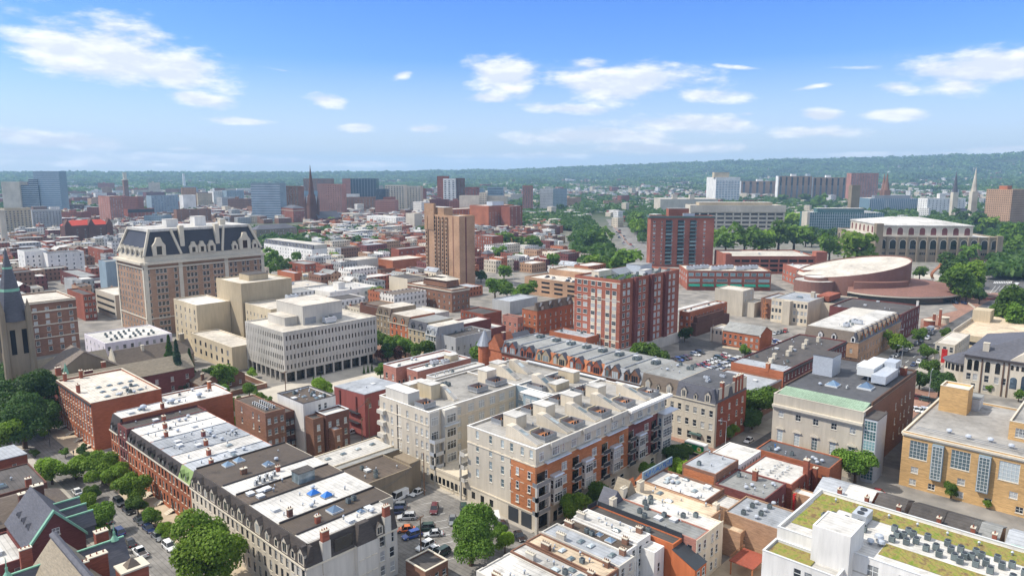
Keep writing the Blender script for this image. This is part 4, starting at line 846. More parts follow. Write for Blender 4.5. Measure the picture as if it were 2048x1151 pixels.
b=house('brick_house','brick house with a flat grey roof, one skylight and a dark side wall','house',20,191,20.5,17,9.2,wall='brick_dark',roof='roof_dark',par=.3,Rf=[g(2,4,1,1.8,2,3.4)]);topper(b,'sky',12,5,'the flat grey roof left of the street',0.,sc=1.8);chimney(b,17,1,8.5,2.4,1.2,.9,'brick_red',2);topper(b,'vent',15,8,'the flat grey roof left of the street');topper(b,'vent',8,11,'the flat grey roof left of the street')
b=house('brick_house','brick house with a sloping white roof and twin flues at the left picture edge','house',24,215.8,18,15,7.2,wall='brick_red',roof='roof_silver',rtype='shed',rh=1.6,over=.15,Rf=[g(2,3,1,1.8,2,3.2)]);chimney(b,9,-.4,2,8,.5,.5,'trim_dark',1);chimney(b,10,-.4,2,8,.5,.5,'trim_dark',1);bulkhead(b,7,9,10,12,1.8,'metal_white','metal_white','roof_hut',z=8)
# ================================================================ gabled row along the second street
cols_=[('brick_brown','slate','slate'),('brick_red','tile_orange','slate'),('paint_khaki','tile_orange','slate'),('brick_red','slate','slate')]
gy=[121.5,129.3,137,144.6,152.2,159.8,167.4,176.0,184.6]
gdesc=['brown brick gabled house with pale slate, next to the corner mansard building','brown brick gabled house with pale slate, second from the corner mansard building','rust brick gabled house with orange tiles, next to the olive pair','rust brick gabled house with orange tiles, away from the olive pair'][::1]
names_=['brown brick gabled rowhouse with pale slate, next to the corner mansard building','brown brick gabled rowhouse with pale slate, second from the corner mansard','rust brick gabled rowhouse with orange tiles, third from the corner mansard','rust brick gabled rowhouse with orange tiles, touching the olive one','olive stone gabled rowhouse with orange tiles, nearer the corner mansard','olive stone gabled rowhouse with orange tiles, farther from the corner mansard','red brick gabled rowhouse with grey slate, touching the olive one','red brick gabled rowhouse with grey slate, next to the turret house']
for i in range(8):
 D=gy[i+1]-gy[i];wl,tl,_=cols_[i//2]
 if i in(2,3):wl='brick_red'
 b=rowhouse('gabled_rowhouse',names_[i],190.6,gy[i],22,D,14.4,17.8,1.5,wl,'roof_grey',tl if i//2!=0 else 'roof_silver',L=[g(1.6,4,1.0,2.2,3,4.3,sill=2)],group='gabled rowhouses along the second street',corn='trim_brown')
 for(u,w_,nw)in((D*.27,2.0,1),(D*.68,3.6,3)):
  dormer(b,'L',u,14.42,w_,2.6,wl,'slate',rh=w_*.62,dep=1.2,out=.06,nwin=nw,gl='glass_pale' if i%2 else 'glass')
 part_box(b,'party_wall','roof_silver',(1.6,D-.2,17.9,21.5,D+.1,18.6))
 ref=f'the gabled row roof, {ordn(i)} house from the corner mansard'
 for k in range(5):topper(b,'fan',12.5+1.2*(k%3)+.4*i%3,2.4+1.3*(k//3),ref)
 topper(b,'hatch',17,5.5,ref)
b=house('turret_house','brick corner house with a cone roofed turret at the far end of the gabled row','house',191,184.6,20,10,14.4,wall='brick_orange',roof='slate',rtype='gable',ridge='x',rh=4.6,L=[g(1.5,3,1.,1.8,2,3.6)])
c=MB();c.tube(.5,10.2,0,15.4,2.5,2.5,14);o=c.build('turret',W('brick_orange'),b.root);c=MB();c.tube(.5,10.2,15.4,21.6,3.2,.05,14);c.build('turret_roof',W('metal_grey'),o)
for k in range(3):link('window',win_mesh(1.,1.7,'dh','frame_white','glass',1),o,(.5-2.52*math.cos(-.9+k*.75),10.2+2.52*math.sin(-.9+k*.75)-.0,6.6),-math.pi/2-(-.9+k*.75))if False else None
gb=MB();gb.extx([(.5,14.4),(7.5,14.4),(4,20.6)],-.3,9,0);gb.build('gable_front',W('brick_orange'),b.root);chimney(b,4,3,15,6,1.4,1,'brick_maroon',2);chimney(b,10,9,13,5,1.4,1,'brick_maroon',2)
for i,(y0,y1,rf,lb)in enumerate(((95.2,108.6,'roof_black','pale stone corner building with black roof, slate mansard and brick side wall'),(108.6,121.5,'roof_grey','pale stone mansard building with grey roof, beside the black roofed corner'))):
 D=y1-y0
 b=rowhouse('mansard_building',lb,190.6,y0,20.6,D,13.8,17.9,1.3,'paint_stone',rf,'slate' if i==0 else 'slate_brown',L=[g(1.2,4,1.5,2.4,gl='glass_dark'),g(5.4,5,1.2,2.1,2,4.1,sill=2)],dorm=[('L',D*.2,1.8,2.3,2),('L',D*.5,1.1,1.5,1),('L',D*.8,1.8,2.3,2)],dm='paint_stone',group='pale mansard buildings at the street corner')
 if i==0:
  c=MB();c.box(1.2,-.05,0,20.65,-.004,14.0);c.build('side_wall',W('brick_red'),b.root);put_windows(b.root,[('R',u,z,g(0,1,1.,1.8))for u in(4,9,14,18)for z in(3,6.8,10.4)],20.6,D,off=(0,-.2,0));mansard(b,'R',14.01,4.2,.9,'slate')
  for u in(4.5,13,15.2,17.4):chimney(b,u,.4,13.8,5.8,1.3,.9,'brick_red',1)
  c=MB();c.frus(8,-.3,11,1.6,14.1,18.4,(.8,.4,.8,.2));c.build('dormer',W('slate'),b.root)
  for(u,v)in((6,6),(9,8),(14,5)):topper(b,'pack',u,v,'the black corner roof',sc=.5)
  part_box(b,'shop_awning','metal_green',(-.9,4,2.9,-.02,8,3.4))
 else:clutter(b,'the grey mansard roof beside the black roof',7,('fan','fan','turb'),(8,2,19,11))
for i,(nm,p,lb)in enumerate((('a',(1110,610,14,1590,1010),'red brick row building with a broad white roof nearest the pale office'),('b',(1280,640,13.4,1700,1195),'red brick row building with white roof and long white cooling units'),('c',(1420,690,12.6,1810,1350),'low white roofed row building touching the big apartment block'))):
 x,y,W_,D_,h=Bs(510+p[0]/3.9385,580+p[1]/3.9385,p[2],510+p[3]/3.9385,510+p[4]/3.9385)
 b=house('row_building',lb,'building',x,y,W_,min(D_,7.5),h,wall='brick_pink' if i<2 else 'paint_lgrey',roof='roof_white',par=.5,L=[g(2,2,1.2,2,3,3.6)],Rf=[g(3.6,3,1,1.8,2,3.6,us=[1.5,3.4,5.2])],cap='metal_white')
 clutter(b,lb.split(' ',2)[2],4,('turb','vent','fan','hatch'),seed=i)
 if i==1:
  for k in range(2):topper(b,'pack',W_*.45+3.5*k,4.5-2*k,'the white row roof behind the big apartment block',0.,sc=.9)
  bulkhead(b,W_-9,1.5,W_-5,5,2.6,'paint_sand','roof_white')
# ================================================================ pale precast office and the beige complex
b=house('office_building','pale precast office block with rows of slit windows and a tall penthouse','office building',136.4,251.3,44.5,31.5,20.6,wall='paint_lgrey',roof='roof_warm',par=.4,base=4.2,cap='paint_lgrey',L=[g(5.4,21,.62,1.9,4,3.9,fr='frame_dark',sill=0,mg=1.2,rec=.3,gl='glass_dark')],Rf=[g(5.4,27,.62,1.9,4,3.9,fr='frame_dark',sill=0,mg=1.3,rec=.3,gl='glass_dark')])
c=MB();c.quad((0,0,4.2),(0,31.5,4.2),(44.5,31.5,4.2),(44.5,0,4.2));c.box(1.6,1.6,0,43,30,4.2,1);c.build('ground_floor',[W('paint_lgrey'),W('glass_dark')],b.root)
for k in range(11):part_box(b,'column','paint_lgrey',(.1+4.37*k,.1,0,.7+4.37*k,.7,4.2))
for k in range(8):part_box(b,'column','paint_lgrey',(.1,4.2+3.85*k,0,.7,4.8+3.85*k,4.2))
for z in(4.2,8.2,12.1,16.0):band(b,z,.22,.05,'paint_lgrey',name='floor_band')
c=MB()
for k in range(1,28):c.box(43.2*k/27.+.2,-.14,4.25,43.2*k/27.+.36,-.001,20.3)
for k in range(1,22):c.box(-.14,29.8*k/21+.2,4.25,-.001,29.8*k/21+.36,20.3)
c.build('ribs',W('paint_lgrey'),b.root)
bulkhead(b,13.6,8,32.5,29.5,8,'paint_lgrey','roof_warm','penthouse');bulkhead(b,7.5,12,13.4,26,3.4,'paint_lgrey','roof_warm','penthouse');part_box(b,'louvres','metal_grey',(14.4,7.9,20.6,19.5,7.99,23.2),(26,7.9,20.6,32,7.99,23.2));topper(b,'pack',24,5,'the pale office roof',0.,sc=1.5)
b=house('beige_building','low beige stucco building with a white roof left of the pale office','building',130.1,283.2,12,40,10.4,wall='paint_sand',roof='roof_warm',par=.3,L=[g(2.2,7,1.8,2.3,2,3.9,st='grid',fr='frame_dark',mg=4)],cap='paint_cream')
b2=house('w','','',0,0,16,26,22,wall='paint_sand',roof='roof_white',par=.4,par_of=b,ox=4.8,oy=44,L=[g(2.5,5,1.2,2.2,5,3.7)],cap='paint_cream')
b3=house('w','','',0,0,26,26,31.5,wall='paint_khaki',roof='roof_warm',par=.4,par_of=b,ox=21,oy=32,cap='paint_sand');bulkhead(b3,8,8,18,18,3,'paint_khaki','roof_dark')
b4=house('w','','',0,0,30,24,22.5,wall='paint_sand',roof='roof_warm',par=.4,par_of=b,ox=22,oy=7,L=[g(3,7,.9,1.7,5,3.6),],Rf=[g(3,9,.9,1.7,5,3.6)],cap='paint_cream')
for k in range(2):topper(b4,'pack',20,8+9*k,'the tall beige building roof',0.,sc=1.6)
b=house('apartment_building','white painted walk-up with dozens of vents on its white roof, near the stone church','apartment building',93.4,320,27,27,12.5,wall='paint_lav',roof='roof_white',par=.35,L=[g(2.5,5,1,1.6,3,3.3)],Rf=[g(2.5,9,1.3,1.7,3,3.3)])
for k in range(22):topper(b,'fan',4+2.5*(k%8)+.9*(k//8),5+6*(k//8)+1.2*(k%3),'the white walk-up roof')
b=house('church_hall','long slate roofed church hall with a stone gable, in front of the white walk-up','hall',92.5,303,30,11.5,6,wall='paint_rubble',roof='slate_brown',rtype='gable',ridge='x',rh=5.2);chimney(b,27.5,5.7,9,5,1.8,1.6,'paint_rubble',2);chimney(b,11,4.4,8,4,1,1,'trim_stone',1)
gb=MB();gb.extx([(1.5,0),(10,0),(10,7),(5.75,12.4),(1.5,7)],-.6,-.01);gb.build('stone_gable',W('trim_stone'),b.root)
# ================================================================ limestone hall, yellow school, bottom right rows
b=house('limestone_building','limestone fronted hall with green copper roof edge and ductwork on top','building',196.5,55.6,51,24.6,19.2,wall='paint_stone',roof='roof_black',par=.7,cap='paint_stone',L=[g(1.5,5,1.5,2.0,gl='glass_pale',st='grid'),g(5.2,5,1.6,3.6,gl='glass_pale',st='grid',sill=2),g(12.6,5,1.5,1.8,st='grid')],cornice=(15.6,.7,.9,'trim_stone','L'))
c=MB();c.box(1.4,-.06,0,51.06,-.004,19.3);c.build('brick_side',W('brick_brown'),b.root)
put_windows(b.root,[('R',u,z,g(0,1,.8,2.0))for u in(14,20,30,36,40,45)for z in(3.5,8,12.6)],b.W,b.D,off=(0,-.2,0))
c=MB();c.quad((.5,.6,18.8),(7,.6,20.1),(7,24.0,20.1),(.5,24.0,18.8));c.quad((7,.6,20.1),(7,.6,18.5),(7,24,18.5),(7,24,20.1));c.poly([(.5,.6,18.8),(7,.6,18.5),(7,.6,20.1)]);c.poly([(.5,24,18.8),(7,24,20.1),(7,24,18.5)]);c.build('copper_roof',W('copper_roof'),b.root)
c=MB();c.box(7.01,.35,18.5,50.6,24.2,19.9);c.build('roof',W('roof_black'),b.root);b.deck=19.9
part_box(b,'parapet','trim_brown',(7,-.03,19.3,51.03,.34,20.4),(50.61,.34,19.3,51.03,24.6,20.4),(7,24.21,19.3,51.0,24.62,20.4))
for u in range(5):
 c=MB();uu=b.D*(u+.5)/5;y=b.D-uu;c.extx([(y-1.2,9.1),(y+1.2,9.1),(y+1.2,9.4),(y,10.1),(y-1.2,9.4)],-.45,-.16);c.build('pediment',W('trim_stone'),b.root)
band(b,4.4,.4,.25,'trim_stone','L');c=MB();c.box(.4,-3.4,0,8.6,-.07,17.6,0);c.box(.3,-3.5,17.6,8.7,-.07,17.9,1);o=c.build('glass_stair_tower',[W('metal_light'),W('roof_dark')],b.root)
for z in range(6):link('window',win_mesh(3.0,2.6,'grid','frame_white','glass_teal',0),o,(.36-.135+0,-1.75,.8+z*2.75),-math.pi/2)
bulkhead(b,26,17.5,33.5,23.4,6.2,'metal_light','roof_dark','lift_house');bulkhead(b,33.6,18.5,36,23,4.4,'metal_light','roof_dark','lift_house')
d=MB();d.box(29,6.5,22.4,45,11.2,25.0,0);d.box(26,2.2,21.6,38.5,6.2,24.0,1);d.box(33,11.2,23,40,12.6,24.6,0);d.box(38.5,3,22.4,44,6.3,25.6,1)
for(u,v)in((30,8),(44,8),(28,4),(37,4)):d.box(u,v,20.8,u+.4,v+.4,22.5,1)
o=d.build('roof_ductwork',[W('metal_white'),W('metal_light')],None,(b.x,b.y,-1.0));tag(o,'large silver ductwork on the black roof of the limestone hall','ductwork')
topper(b,'pyr',17,14,'the limestone hall roof, near the copper strip',0.,sc=1.6);topper(b,'pyr',21,6,'the limestone hall roof, near the ductwork',0.,sc=1.8);topper(b,'mini',17,10,'the limestone hall roof');topper(b,'turb',15,17,'the limestone hall roof');chimney(b,44,2,19.8,2.6,2,1.6,'brick_red',2)
b=house('school_building','yellow brick school with tall bay windows and a flat grey roof, right edge','school',201.4,5,42,42,15.0,wall='brick_yellow',roof='roof_ctr',par=.4,base=0.,cap='trim_stone',L=[g(.9,7,1.6,1.6,st='grid',us=[3.2,7.6,14,20,26.5,33,38.5]),g(4.2,4,1.7,1.7,st='grid',us=[3.4,14,25,36]),g(8.2,4,4.2,4.8,st='grid',gl='glass_pale',us=[3.9,13.4,23.6,34])],cornice=(14.2,.5,.5,'trim_stone','LK'))
for u in(8.4,18.6,29,39):
 c=MB();y=b.D-u;c.box(-1.,y-1.3,4.0,-.01,y+1.3,13.4);o=c.build('bay_window',W('frame_grey'),b.root);link('window',win_mesh(2.3,8.8,'grid','frame_white','glass_pale',0),o,(-1.145,y,4.3),-math.pi/2)
b2=house('tower','','',0,0,6.4,7,22,wall='brick_yellow',roof='roof_warm',par=.5,par_of=b,ox=26.6,oy=32.8,cap='trim_stone');bulkhead(b,33.2,31,39,37,3.4,'metal_light','roof_grey','plant_house')
b3=house('upper','','',0,0,24,22,19.5,wall='brick_yellow',roof='roof_ctr',par=.4,par_of=b,ox=13,oy=-1,L=[g(15.6,3,4.5,2.4,st='grid')],cap='trim_stone')
for k in range(6):topper(b,'turb',6+1.4*(k%2),10+4.6*k,'the yellow school roof',sc=1.4)
part_box(b,'roof_rail','metal_grey',(4,6,15.2,4.1,40,15.3),(4,6,15.6,4.1,40,15.7))
b=house('white_apartment_building','white brick apartment building with a planted roof and many condensers, bottom right','apartment building',126.0,2,22.2,47.2,16,wall='paint_white',roof='roof_white',par=.6,cap='metal_white',L=[g(3,8,1.9,2.2,4,3.2,st='pair',us=[10,17,22,27,31,36,40,44])])
m=bpy.data.materials.new('sedum');m.use_nodes=True;MATS['sedum']=m;n3=m.node_tree;ge_=nd(n3,'ShaderNodeNewGeometry');tn=nd(n3,'ShaderNodeTexNoise');tn.inputs['Scale'].default_value=.75;tn.inputs['Detail'].default_value=8;tn.inputs['Roughness'].default_value=.7;n3.links.new(ge_.outputs['Position'],tn.inputs['Vector'])
cr_=nd(n3,'ShaderNodeValToRGB');n3.links.new(tn.outputs['Fac'],cr_.inputs[0]);e_=cr_.color_ramp.elements;e_[0].position=.36;e_[0].color=(.16,.10,.045,1);e_[1].position=.62;e_[1].color=(.14,.20,.02,1);q_=cr_.color_ramp.elements.new(.48);q_.color=(.27,.22,.06,1)
n3.links.new(cr_.outputs[0],n3.nodes['Principled BSDF'].inputs['Base Color']);n3.nodes['Principled BSDF'].inputs['Roughness'].default_value=.95
def sedum(u0,v0,u1,v1,z=15.41):
 rg=random.Random(int(u0*7+v0));q=MB();nx,ny=max(2,int((u1-u0)/.5)),max(2,int((v1-v0)/.5));hh={}
 for i in range(nx+1):
  for j in range(ny+1):hh[i,j]=z+(.05 if i in(0,nx)or j in(0,ny)else rg.uniform(.1,.32))
 f=lambda i,j:(u0+(u1-u0)*i/nx,v0+(v1-v0)*j/ny,hh[i,j])
 for i in range(nx):
  for j in range(ny):q.quad(f(i,j),f(i+1,j),f(i+1,j+1),f(i,j+1))
 return q.build('sedum_bed',m,b.root)
sedum(16.5,1,21.7,46.6);sedum(4.6,36.5,9.5,46.4);sedum(9.6,41.5,16.4,46.4);sedum(3.6,1,8.6,30.5)
b2=house('stair_tower','','',0,0,7.5,6.5,20,wall='paint_white',roof='roof_white',par=.15,par_of=b,ox=-2.6,oy=33.4,Rf=None)
b3=house('front_wing','','',0,0,6.0,12,13.4,wall='paint_white',roof='roof_white',par=.6,par_of=b,ox=-6.02,oy=35.4,cap='metal_white',L=[g(7.6,1,1.5,2,2,3.2,us=[8.4]),])if False else house('front_wing','','',0,0,6.0,13.2,13.6,wall='paint_white',roof='roof_white',par=.6,par_of=b,ox=-6.02,oy=34.1,cap='metal_white',L=[g(1.4,2,1.3,1.8,4,3.1,us=[6.5,8.4])])
q=MB();q.box(.6,5,13.0,5.6,12.6,13.25);q.build('sedum_bed',m,b.root,b3.off)
band(b,12.6,.25,.05,'paint_lgrey','L','belt_course');put_windows(b.root,[('L',u,12.2,g(0,1,2.0,2.2,st='pair'))for u in(19,25.5,32,38.5,44)],b.W,b.D,off=(-.03,0,0))if False else None
for r in range(3):
 for k in range(15):(k+r)%7==5 or topper(b,'fan',10.0+2.3*r+(.7 if k%2 else 0),4.0+1.8*k+.6*r+.4*((k*7+r)%3),'the planted white roof, in the long rows',z=15.4,sc=1.15)
for k in range(7):topper(b,'fan',10.4+1.5*(k%2),35+1.5*k*.8,'the planted white roof, in the cluster behind the stair tower',z=15.4,sc=1.2)
topper(b,'pack',14.2,36.5,'the planted white roof, behind the stair tower',0.,sc=1.3);topper(b,'pack',13,2.5,'the planted white roof, at the far right end',1.57,sc=.9);topper(b,'turb',8.5,31.8,'the planted white roof',sc=1.6);topper(b,'turb',7,31.0,'the planted white roof',sc=1.3);topper(b,'turb',6.4,32.6,'the planted white roof',sc=1.2)
for k in range(9):topper(b,'vent',19,3+5*k,'the planted white roof, along its far bed',z=15.5)
rows=[(84.0,9,'roof_white','white roof and a row of clay chimney pots','paint_lgrey',9.4),(93.2,4.4,'roof_white','silver white roof with one pyramid skylight','brick_brown',9.6),(97.7,4.6,'roof_tan','cream coloured roof with two square skylights','brick_brown',9.8),(102.4,5.2,'roof_silver','pale grey roof and three green skylights','paint_lgrey',10.0),(107.7,4.0,'roof_brown','dark brown roof, two white skylights and a condenser pair','paint_white',9.8),(111.8,4.9,'roof_white','white roof and white painted rear tower','paint_white',10.2)]
for i,(x0,w_,rf,tx,wl,h)in enumerate(rows):
 b=house('rowhouse',f'narrow rowhouse with {tx}, bottom middle','house',x0,68.8 if i<4 else 71,w_-.08,19.2 if i<4 else 16,h,wall=wl,roof=rf,par=.25,Rf=[g(2,2,1.,1.7,3,2.7)],K=[g(2,2,1.,1.8,3,2.8)],L=None,group='rowhouses facing the tree lined street')
 chimney(b,.6,14.4,b.deck,1.3,.8,2.0,'paint_lgrey' if i%2 else 'brick_brown',4);chimney(b,w_-.9,2.2,b.deck,1.2,.8,1.2,'brick_brown',3)
 ref=f'the {tx.split(" and ")[0].split(",")[0].split(" with ")[0]} of the bottom row, {ordn(i)} from left'
 if i==3:[topper(b,'sky',2.6,v,ref,0.)for v in(11,8.5,3.5)]
 elif i==4:topper(b,'pyr',2.4,8,ref,sc=.6);topper(b,'pyr',2,5,ref,sc=.8);topper(b,'fan',1.2,9,ref);topper(b,'fan',1.4,10.4,ref)
 else:clutter(b,ref,5,('vent','sky','fan','vent','dish'),(1,2,w_-1,14),seed=i)
 if i==5:house('rear_tower','','',0,0,3.6,3.2,8.8,wall='paint_white',roof='roof_white',par=.2,par_of=b,ox=1.2,oy=-3.22,Rf=[g(1,1,.9,2.0,2,3)])
b=house('roof_terrace_house','narrow house with a long dark fenced roof and an orange rear wall','house',117.0,66,3.4,21.5,9.6,wall='paint_orangep',roof='roof_dark',par=.2,Rf=[g(1.5,2,.9,1.6,2,3)])
part_box(b,'roof_fence','metal_dark',(3.3,0,9.6,3.38,21,10.7),(0,21.2,9.6,3.4,21.28,10.7));topper(b,'fan',1,8,'the dark fenced roof');topper(b,'fan',1.2,6.5,'the dark fenced roof')
q=MB();q.box(-.6,-5.2,0,4.0,-.01,6.4,0);q.quad((-.6,-5.4,6.42),(4.0,-5.4,6.42),(4.0,-.01,8.8),(-.6,-.01,8.8),1);q.poly([(-.6,-5.2,6.4),(-.6,-.01,6.4),(-.6,-.01,8.75)],0);q.poly([(4,-5.2,6.4),(4,-.01,8.75),(4,-.01,6.4)][::1],0);q.build('rear_wing',[W('paint_orangep'),W('metal_dark')],b.root);put_windows(b.root,[('R',u,z,g(0,1,1.,1.7))for u in(.8,2.8)for z in(1,4)],3.4,21,off=(0,-5.35,0))
b=house('rowhouse','rose painted house with grey green roof and a cream rear wall','house',120.6,63.0,5.6,24,10.2,wall='brick_pink',roof='roof_grey',par=.25,L=[g(6.8,2,1.1,1.9,us=[20,22.6])],group='painted houses facing the tree lined street');c=MB();c.box(.02,-.12,0,11.3,-.004,10.2);c.build('rear_wall',W('paint_cream'),b.root);put_windows(b.root,[('R',u,z,g(0,1,.9,1.8))for u in(1.2,3.4,6.6,8.6)for z in(1,4.2,7.3)],5.6,24,off=(0,-.27,0))
clutter(b,'the grey green roof of the rose painted house',6,('fan','fan','hatch'),(1,3,5,16));chimney(b,.6,20.5,9.6,2.4,1.5,1.,'paint_cream',4);c=MB();c.ext([(0,9.4),(5.6,9.4),(2.8,13)][::-1],20.8,24.6);c.build('gable_front',W('slate'),b.root)
b=house('rowhouse','white roofed house with clustered condensers, right of the rose painted house','house',126.3,63.1,5.4,24,10.0,wall='paint_cream',roof='roof_white',par=.2,group='painted houses facing the tree lined street');clutter(b,'the white roof right of the rose painted house',7,('fan','fan','vent'),(1,5,4.6,18));chimney(b,.6,21.5,9.6,2.6,1.6,1.,'trim_stone',4);c=MB();c.ext([(0,9.2),(5.4,9.2),(2.7,13.4)][::-1],21.0,24.6);c.build('gable_front',W('slate_tan'),b.root)
b=house('rowhouse','house with a tan roof and cream rear ell, right of the condenser roof','house',131.8,66,6.2,20.6,9.6,wall='brick_tan',roof='roof_tan',par=.25,Rf=[g(1.5,2,.9,1.8,3,2.8)],group='painted houses facing the tree lined street');clutter(b,'the tan roof of the cream ell house',4,('sky','vent','turb'),(1,3,5,17));chimney(b,1,18,9.2,2.8,1.7,1.,'paint_cream',4);chimney(b,5.2,1.2,9.2,1.4,1.4,1.,'paint_cream',2)
b2=house('ell','','',0,0,4.4,5,6.2,wall='brick_tan',roof='roof_tan',par=.2,par_of=b,ox=4.5,oy=-5.02,Rf=[g(2.8,1,.9,1.9)])
b=house('rowhouse','house with a broad white roof and scribbled street parapet','house',138.2,70.5,9.4,16.5,9.6,wall='brick_brown',roof='roof_white',par=.5,group='houses by the painted parapet');clutter(b,'the broad white roof behind the scribbled parapet',11,('fan','sky','vent','turb','hatch'),(1,1.5,8.4,14))
q=MB();q.box(-.05,16.2,9.6,13.4,16.55,11.6,0);q.build('street_parapet',W('paint_bluegrey'),b.root);q=MB();rg=random.Random(11)
for k in range(15):
 pts=[(.4+k*.85+rg.uniform(0,.8),rg.uniform(9.9,11.4))for _ in range(4)]
 for(a,z),(cc,e)in zip(pts,pts[1:]):q.rod((a,16.17,z),(cc,16.17,e),.07,4)
q.build('graffiti',W('blue'),b.root)
for k in range(3):
 c=MB();c.extx([(16.6,8.6),(17.4,11.0),(19.6,8.0)],-6+k*7.4,-2.4+k*7.4);c.build('street_gable',W('tile_orange'),b.root)
b2=house('ell','','',0,0,6.4,6,8.2,wall='brick_tan',roof='roof_white',par=.2,par_of=b,ox=3,oy=-6.02)
b=house('rowhouse','silver roofed house standing one storey above its neighbours, mural on its side','house',151.3,74.7,12.2,9,10.6,wall='brick_brown',roof='roof_silver',par=.2,group='houses by the painted parapet',Rf=[g(7,4,.9,1.8)]);clutter(b,'the tall silver roof with the mural',3,('fan','vent'),(1,2,11,8))
part_box(b,'mural','tile_orange',(-.06,.4,7.4,-.01,8.6,9.8));house('w','','',0,0,13.5,9,9.0,wall='paint_white',roof='roof_white',par=.2,par_of=b,ox=12.3,oy=.1,Rf=[g(6.4,8,.8,1.5,fr='frame_white')])
b=house('rowhouse','flat grey roofed house with a lone red chimney, in front of the silver roof','house',150.6,62,12,12.4,8.6,wall='brick_maroon',roof='roof_grey',par=.3,Rf=[g(1.4,4,1.,1.8,2,3)],group='houses by the painted parapet');chimney(b,9,6.5,8,2.8,1.1,1.1,'brick_red',1);clutter(b,'the flat grey roof with a lone red chimney',7,('fan','vent','turb'),(1,1,11,11))
b=house('rowhouse','white roof terrace house dotted with white garden chairs','house',163.4,61,13.4,12.6,8.2,wall='brick_red',roof='roof_white',par=.3,Rf=[g(1.4,4,1.,1.8,2,3)],group='houses by the painted parapet')
for k in range(14):
 q=MB();q.box(-.3,-.3,.4,.3,.3,.47);q.box(-.3,.24,.47,.3,.3,.95)
 for(u,v)in((-.27,-.27),(.27,-.27),(-.27,.27),(.27,.27)):q.box(u-.03,v-.03,0,u+.03,v+.03,.4)
 o=q.build('garden_chair',W('metal_white'),None,on(b,1.5+1.7*(k%6)+.5*(k//6),4.5+2.6*(k//6)),k*1.3);tag(o,'white garden chair on the white roof terrace','chair','white chairs on the roof terrace')
chimney(b,9.5,.2,2,9.6,1.3,1.2,'brick_red',1);chimney(b,13.0,-.8,0,8.6,1.0,1.,'brick_red',1)
b2=house('ell','','',0,0,3.2,5,6.4,wall='brick_tan',roof='roof_white',par=.2,par_of=b,ox=.2,oy=-5.02,Rf=[g(2,1,.9,1.8)])
fe=MB()
for k in range(12):fe.box(-1.6,-1.2-k*.02,.4+k*.55,-.4,-.9,.46+k*.55)
fe.rod((-1.6,-1.2,0),(-1.6,-1.4,7),.05,4);fe.rod((-.4,-1.2,0),(-.4,-1.4,7),.05,4);fe.build('fire_ladder',W('redmetal'),b.root)
b=house('long_brick_house','long orange brick rear building with a black roof, in front of the limestone hall','building',178.4,57.4,9.5,19.5,8.6,wall='brick_orange',roof='roof_black',par=.3,L=[g(5.6,3,1.,1.9,us=[3,9.5,15])]);clutter(b,'the black roof in front of the limestone hall',8,('fan','fan','turb'),(1.5,1,4,18))
sm_=[(56.9,6.2,'roof_silver','pale metal pitched roof and a brick rear','brick_maroon'),(50.6,5.9,'roof_white','peeling white pitched roof','brick_red'),(44.0,6.0,'roof_dark','dark pitched roof over a pale wall','paint_lgrey'),(36.9,6.8,'roof_dark','dark pitched roof beside a sharp gable','brick_brown'),(30.2,6.4,'roof_dark','dark pitched roof with a white gutter','brick_brown'),(25.0,5.0,'roof_grey','mid grey pitched roof','brick_tan'),(18.8,6.0,'roof_silver','silver pitched roof, last of the row','paint_rubble')]
for i,(y1,d,rf,tx,wl)in enumerate(sm_):
 b=house('small_house',f'small house with {tx}, behind the planted roof','house',166.5,y1-d,11.5,d-.1,6.4,wall=wl,roof=rf,rtype='gable',ridge='y',rh=2.0,over=.25,L=[g(1.,3,.9,1.5,2,2.8)],group='small houses behind the planted roof');chimney(b,1.0,.6,6.2,2.6,1.0,.8,'brick_red',2)
 b2=house('rear_ell','','',0,0,9.4,d-.5,4.6,wall='paint_lgrey' if i%2 else wl,roof=('roof_white','roof_grey','roof_dark','roof_dark')[i%4],par=.2,par_of=b,ox=-9.42,oy=.1);clutter(b2,f'the rear roofs behind the planted roof, {ordn(i)} from left',2,('mini','hatch','fan','pack')if i!=2 else('pack','mini'),(1,1,8,d-1.4))
b=house('roof_deck_building','dark roofed building edged in green copper beside the planted roof','building',155,6,11,11.5,8.2,wall='metal_green',roof='roof_dark',par=.6,cap='copper');topper(b,'pack',5,4,'the copper edged roof')
b=house('garden_wall_house','house with a tall blank cream side wall above the yard deck','house',138.6,52.5,10.6,13.4,8.8,wall='brick_tan',roof='roof_silver',par=.3)
for k in range(9):topper(b,'fan' if k%2 else 'turb',2+2.2*(k%5),7+3*(k//5),'the roof above the blank cream wall')
d=MB();d.box(-3.6,-2.6,3.0,3.2,2.6,3.2,0)
for(u,v)in((-3.3,-2.3),(2.9,-2.3),(-3.3,2.3),(2.9,2.3)):d.box(u-.12,v-.12,0,u+.12,v+.12,3.0,1)
for k in range(8):d.rod((-3.5+k*.95,2.5,3.2),(-3.5+k*.95,2.5,4.1),.03,4,1)
d.rod((-3.5,2.5,4.1),(3.1,2.5,4.1),.04,4,1);o=d.build('yard_deck',[W('wood_red'),W('wood')],None,(133.4,57.6,0));tag(o,'raised red wooden deck on posts in the back yard','deck')
for(x,y,w_,d_,m_,lb)in((106,258,9,12,'slate_brown','small brown roofed brick coach house in front of the low beige building'),(117,262,8,9,'slate_tan','small tan roofed cottage beside the brown roofed coach house')):
 b=house('coach_house',lb,'house',x,y,w_,d_,4.4,wall='brick_brown',roof=m_,rtype='gable',ridge='y',rh=2.6,L=[g(1,3,.9,1.5)],Rf=[g(1,2,.9,1.5)]);chimney(b,2,3,4,4,1,.8,'brick_brown',1)
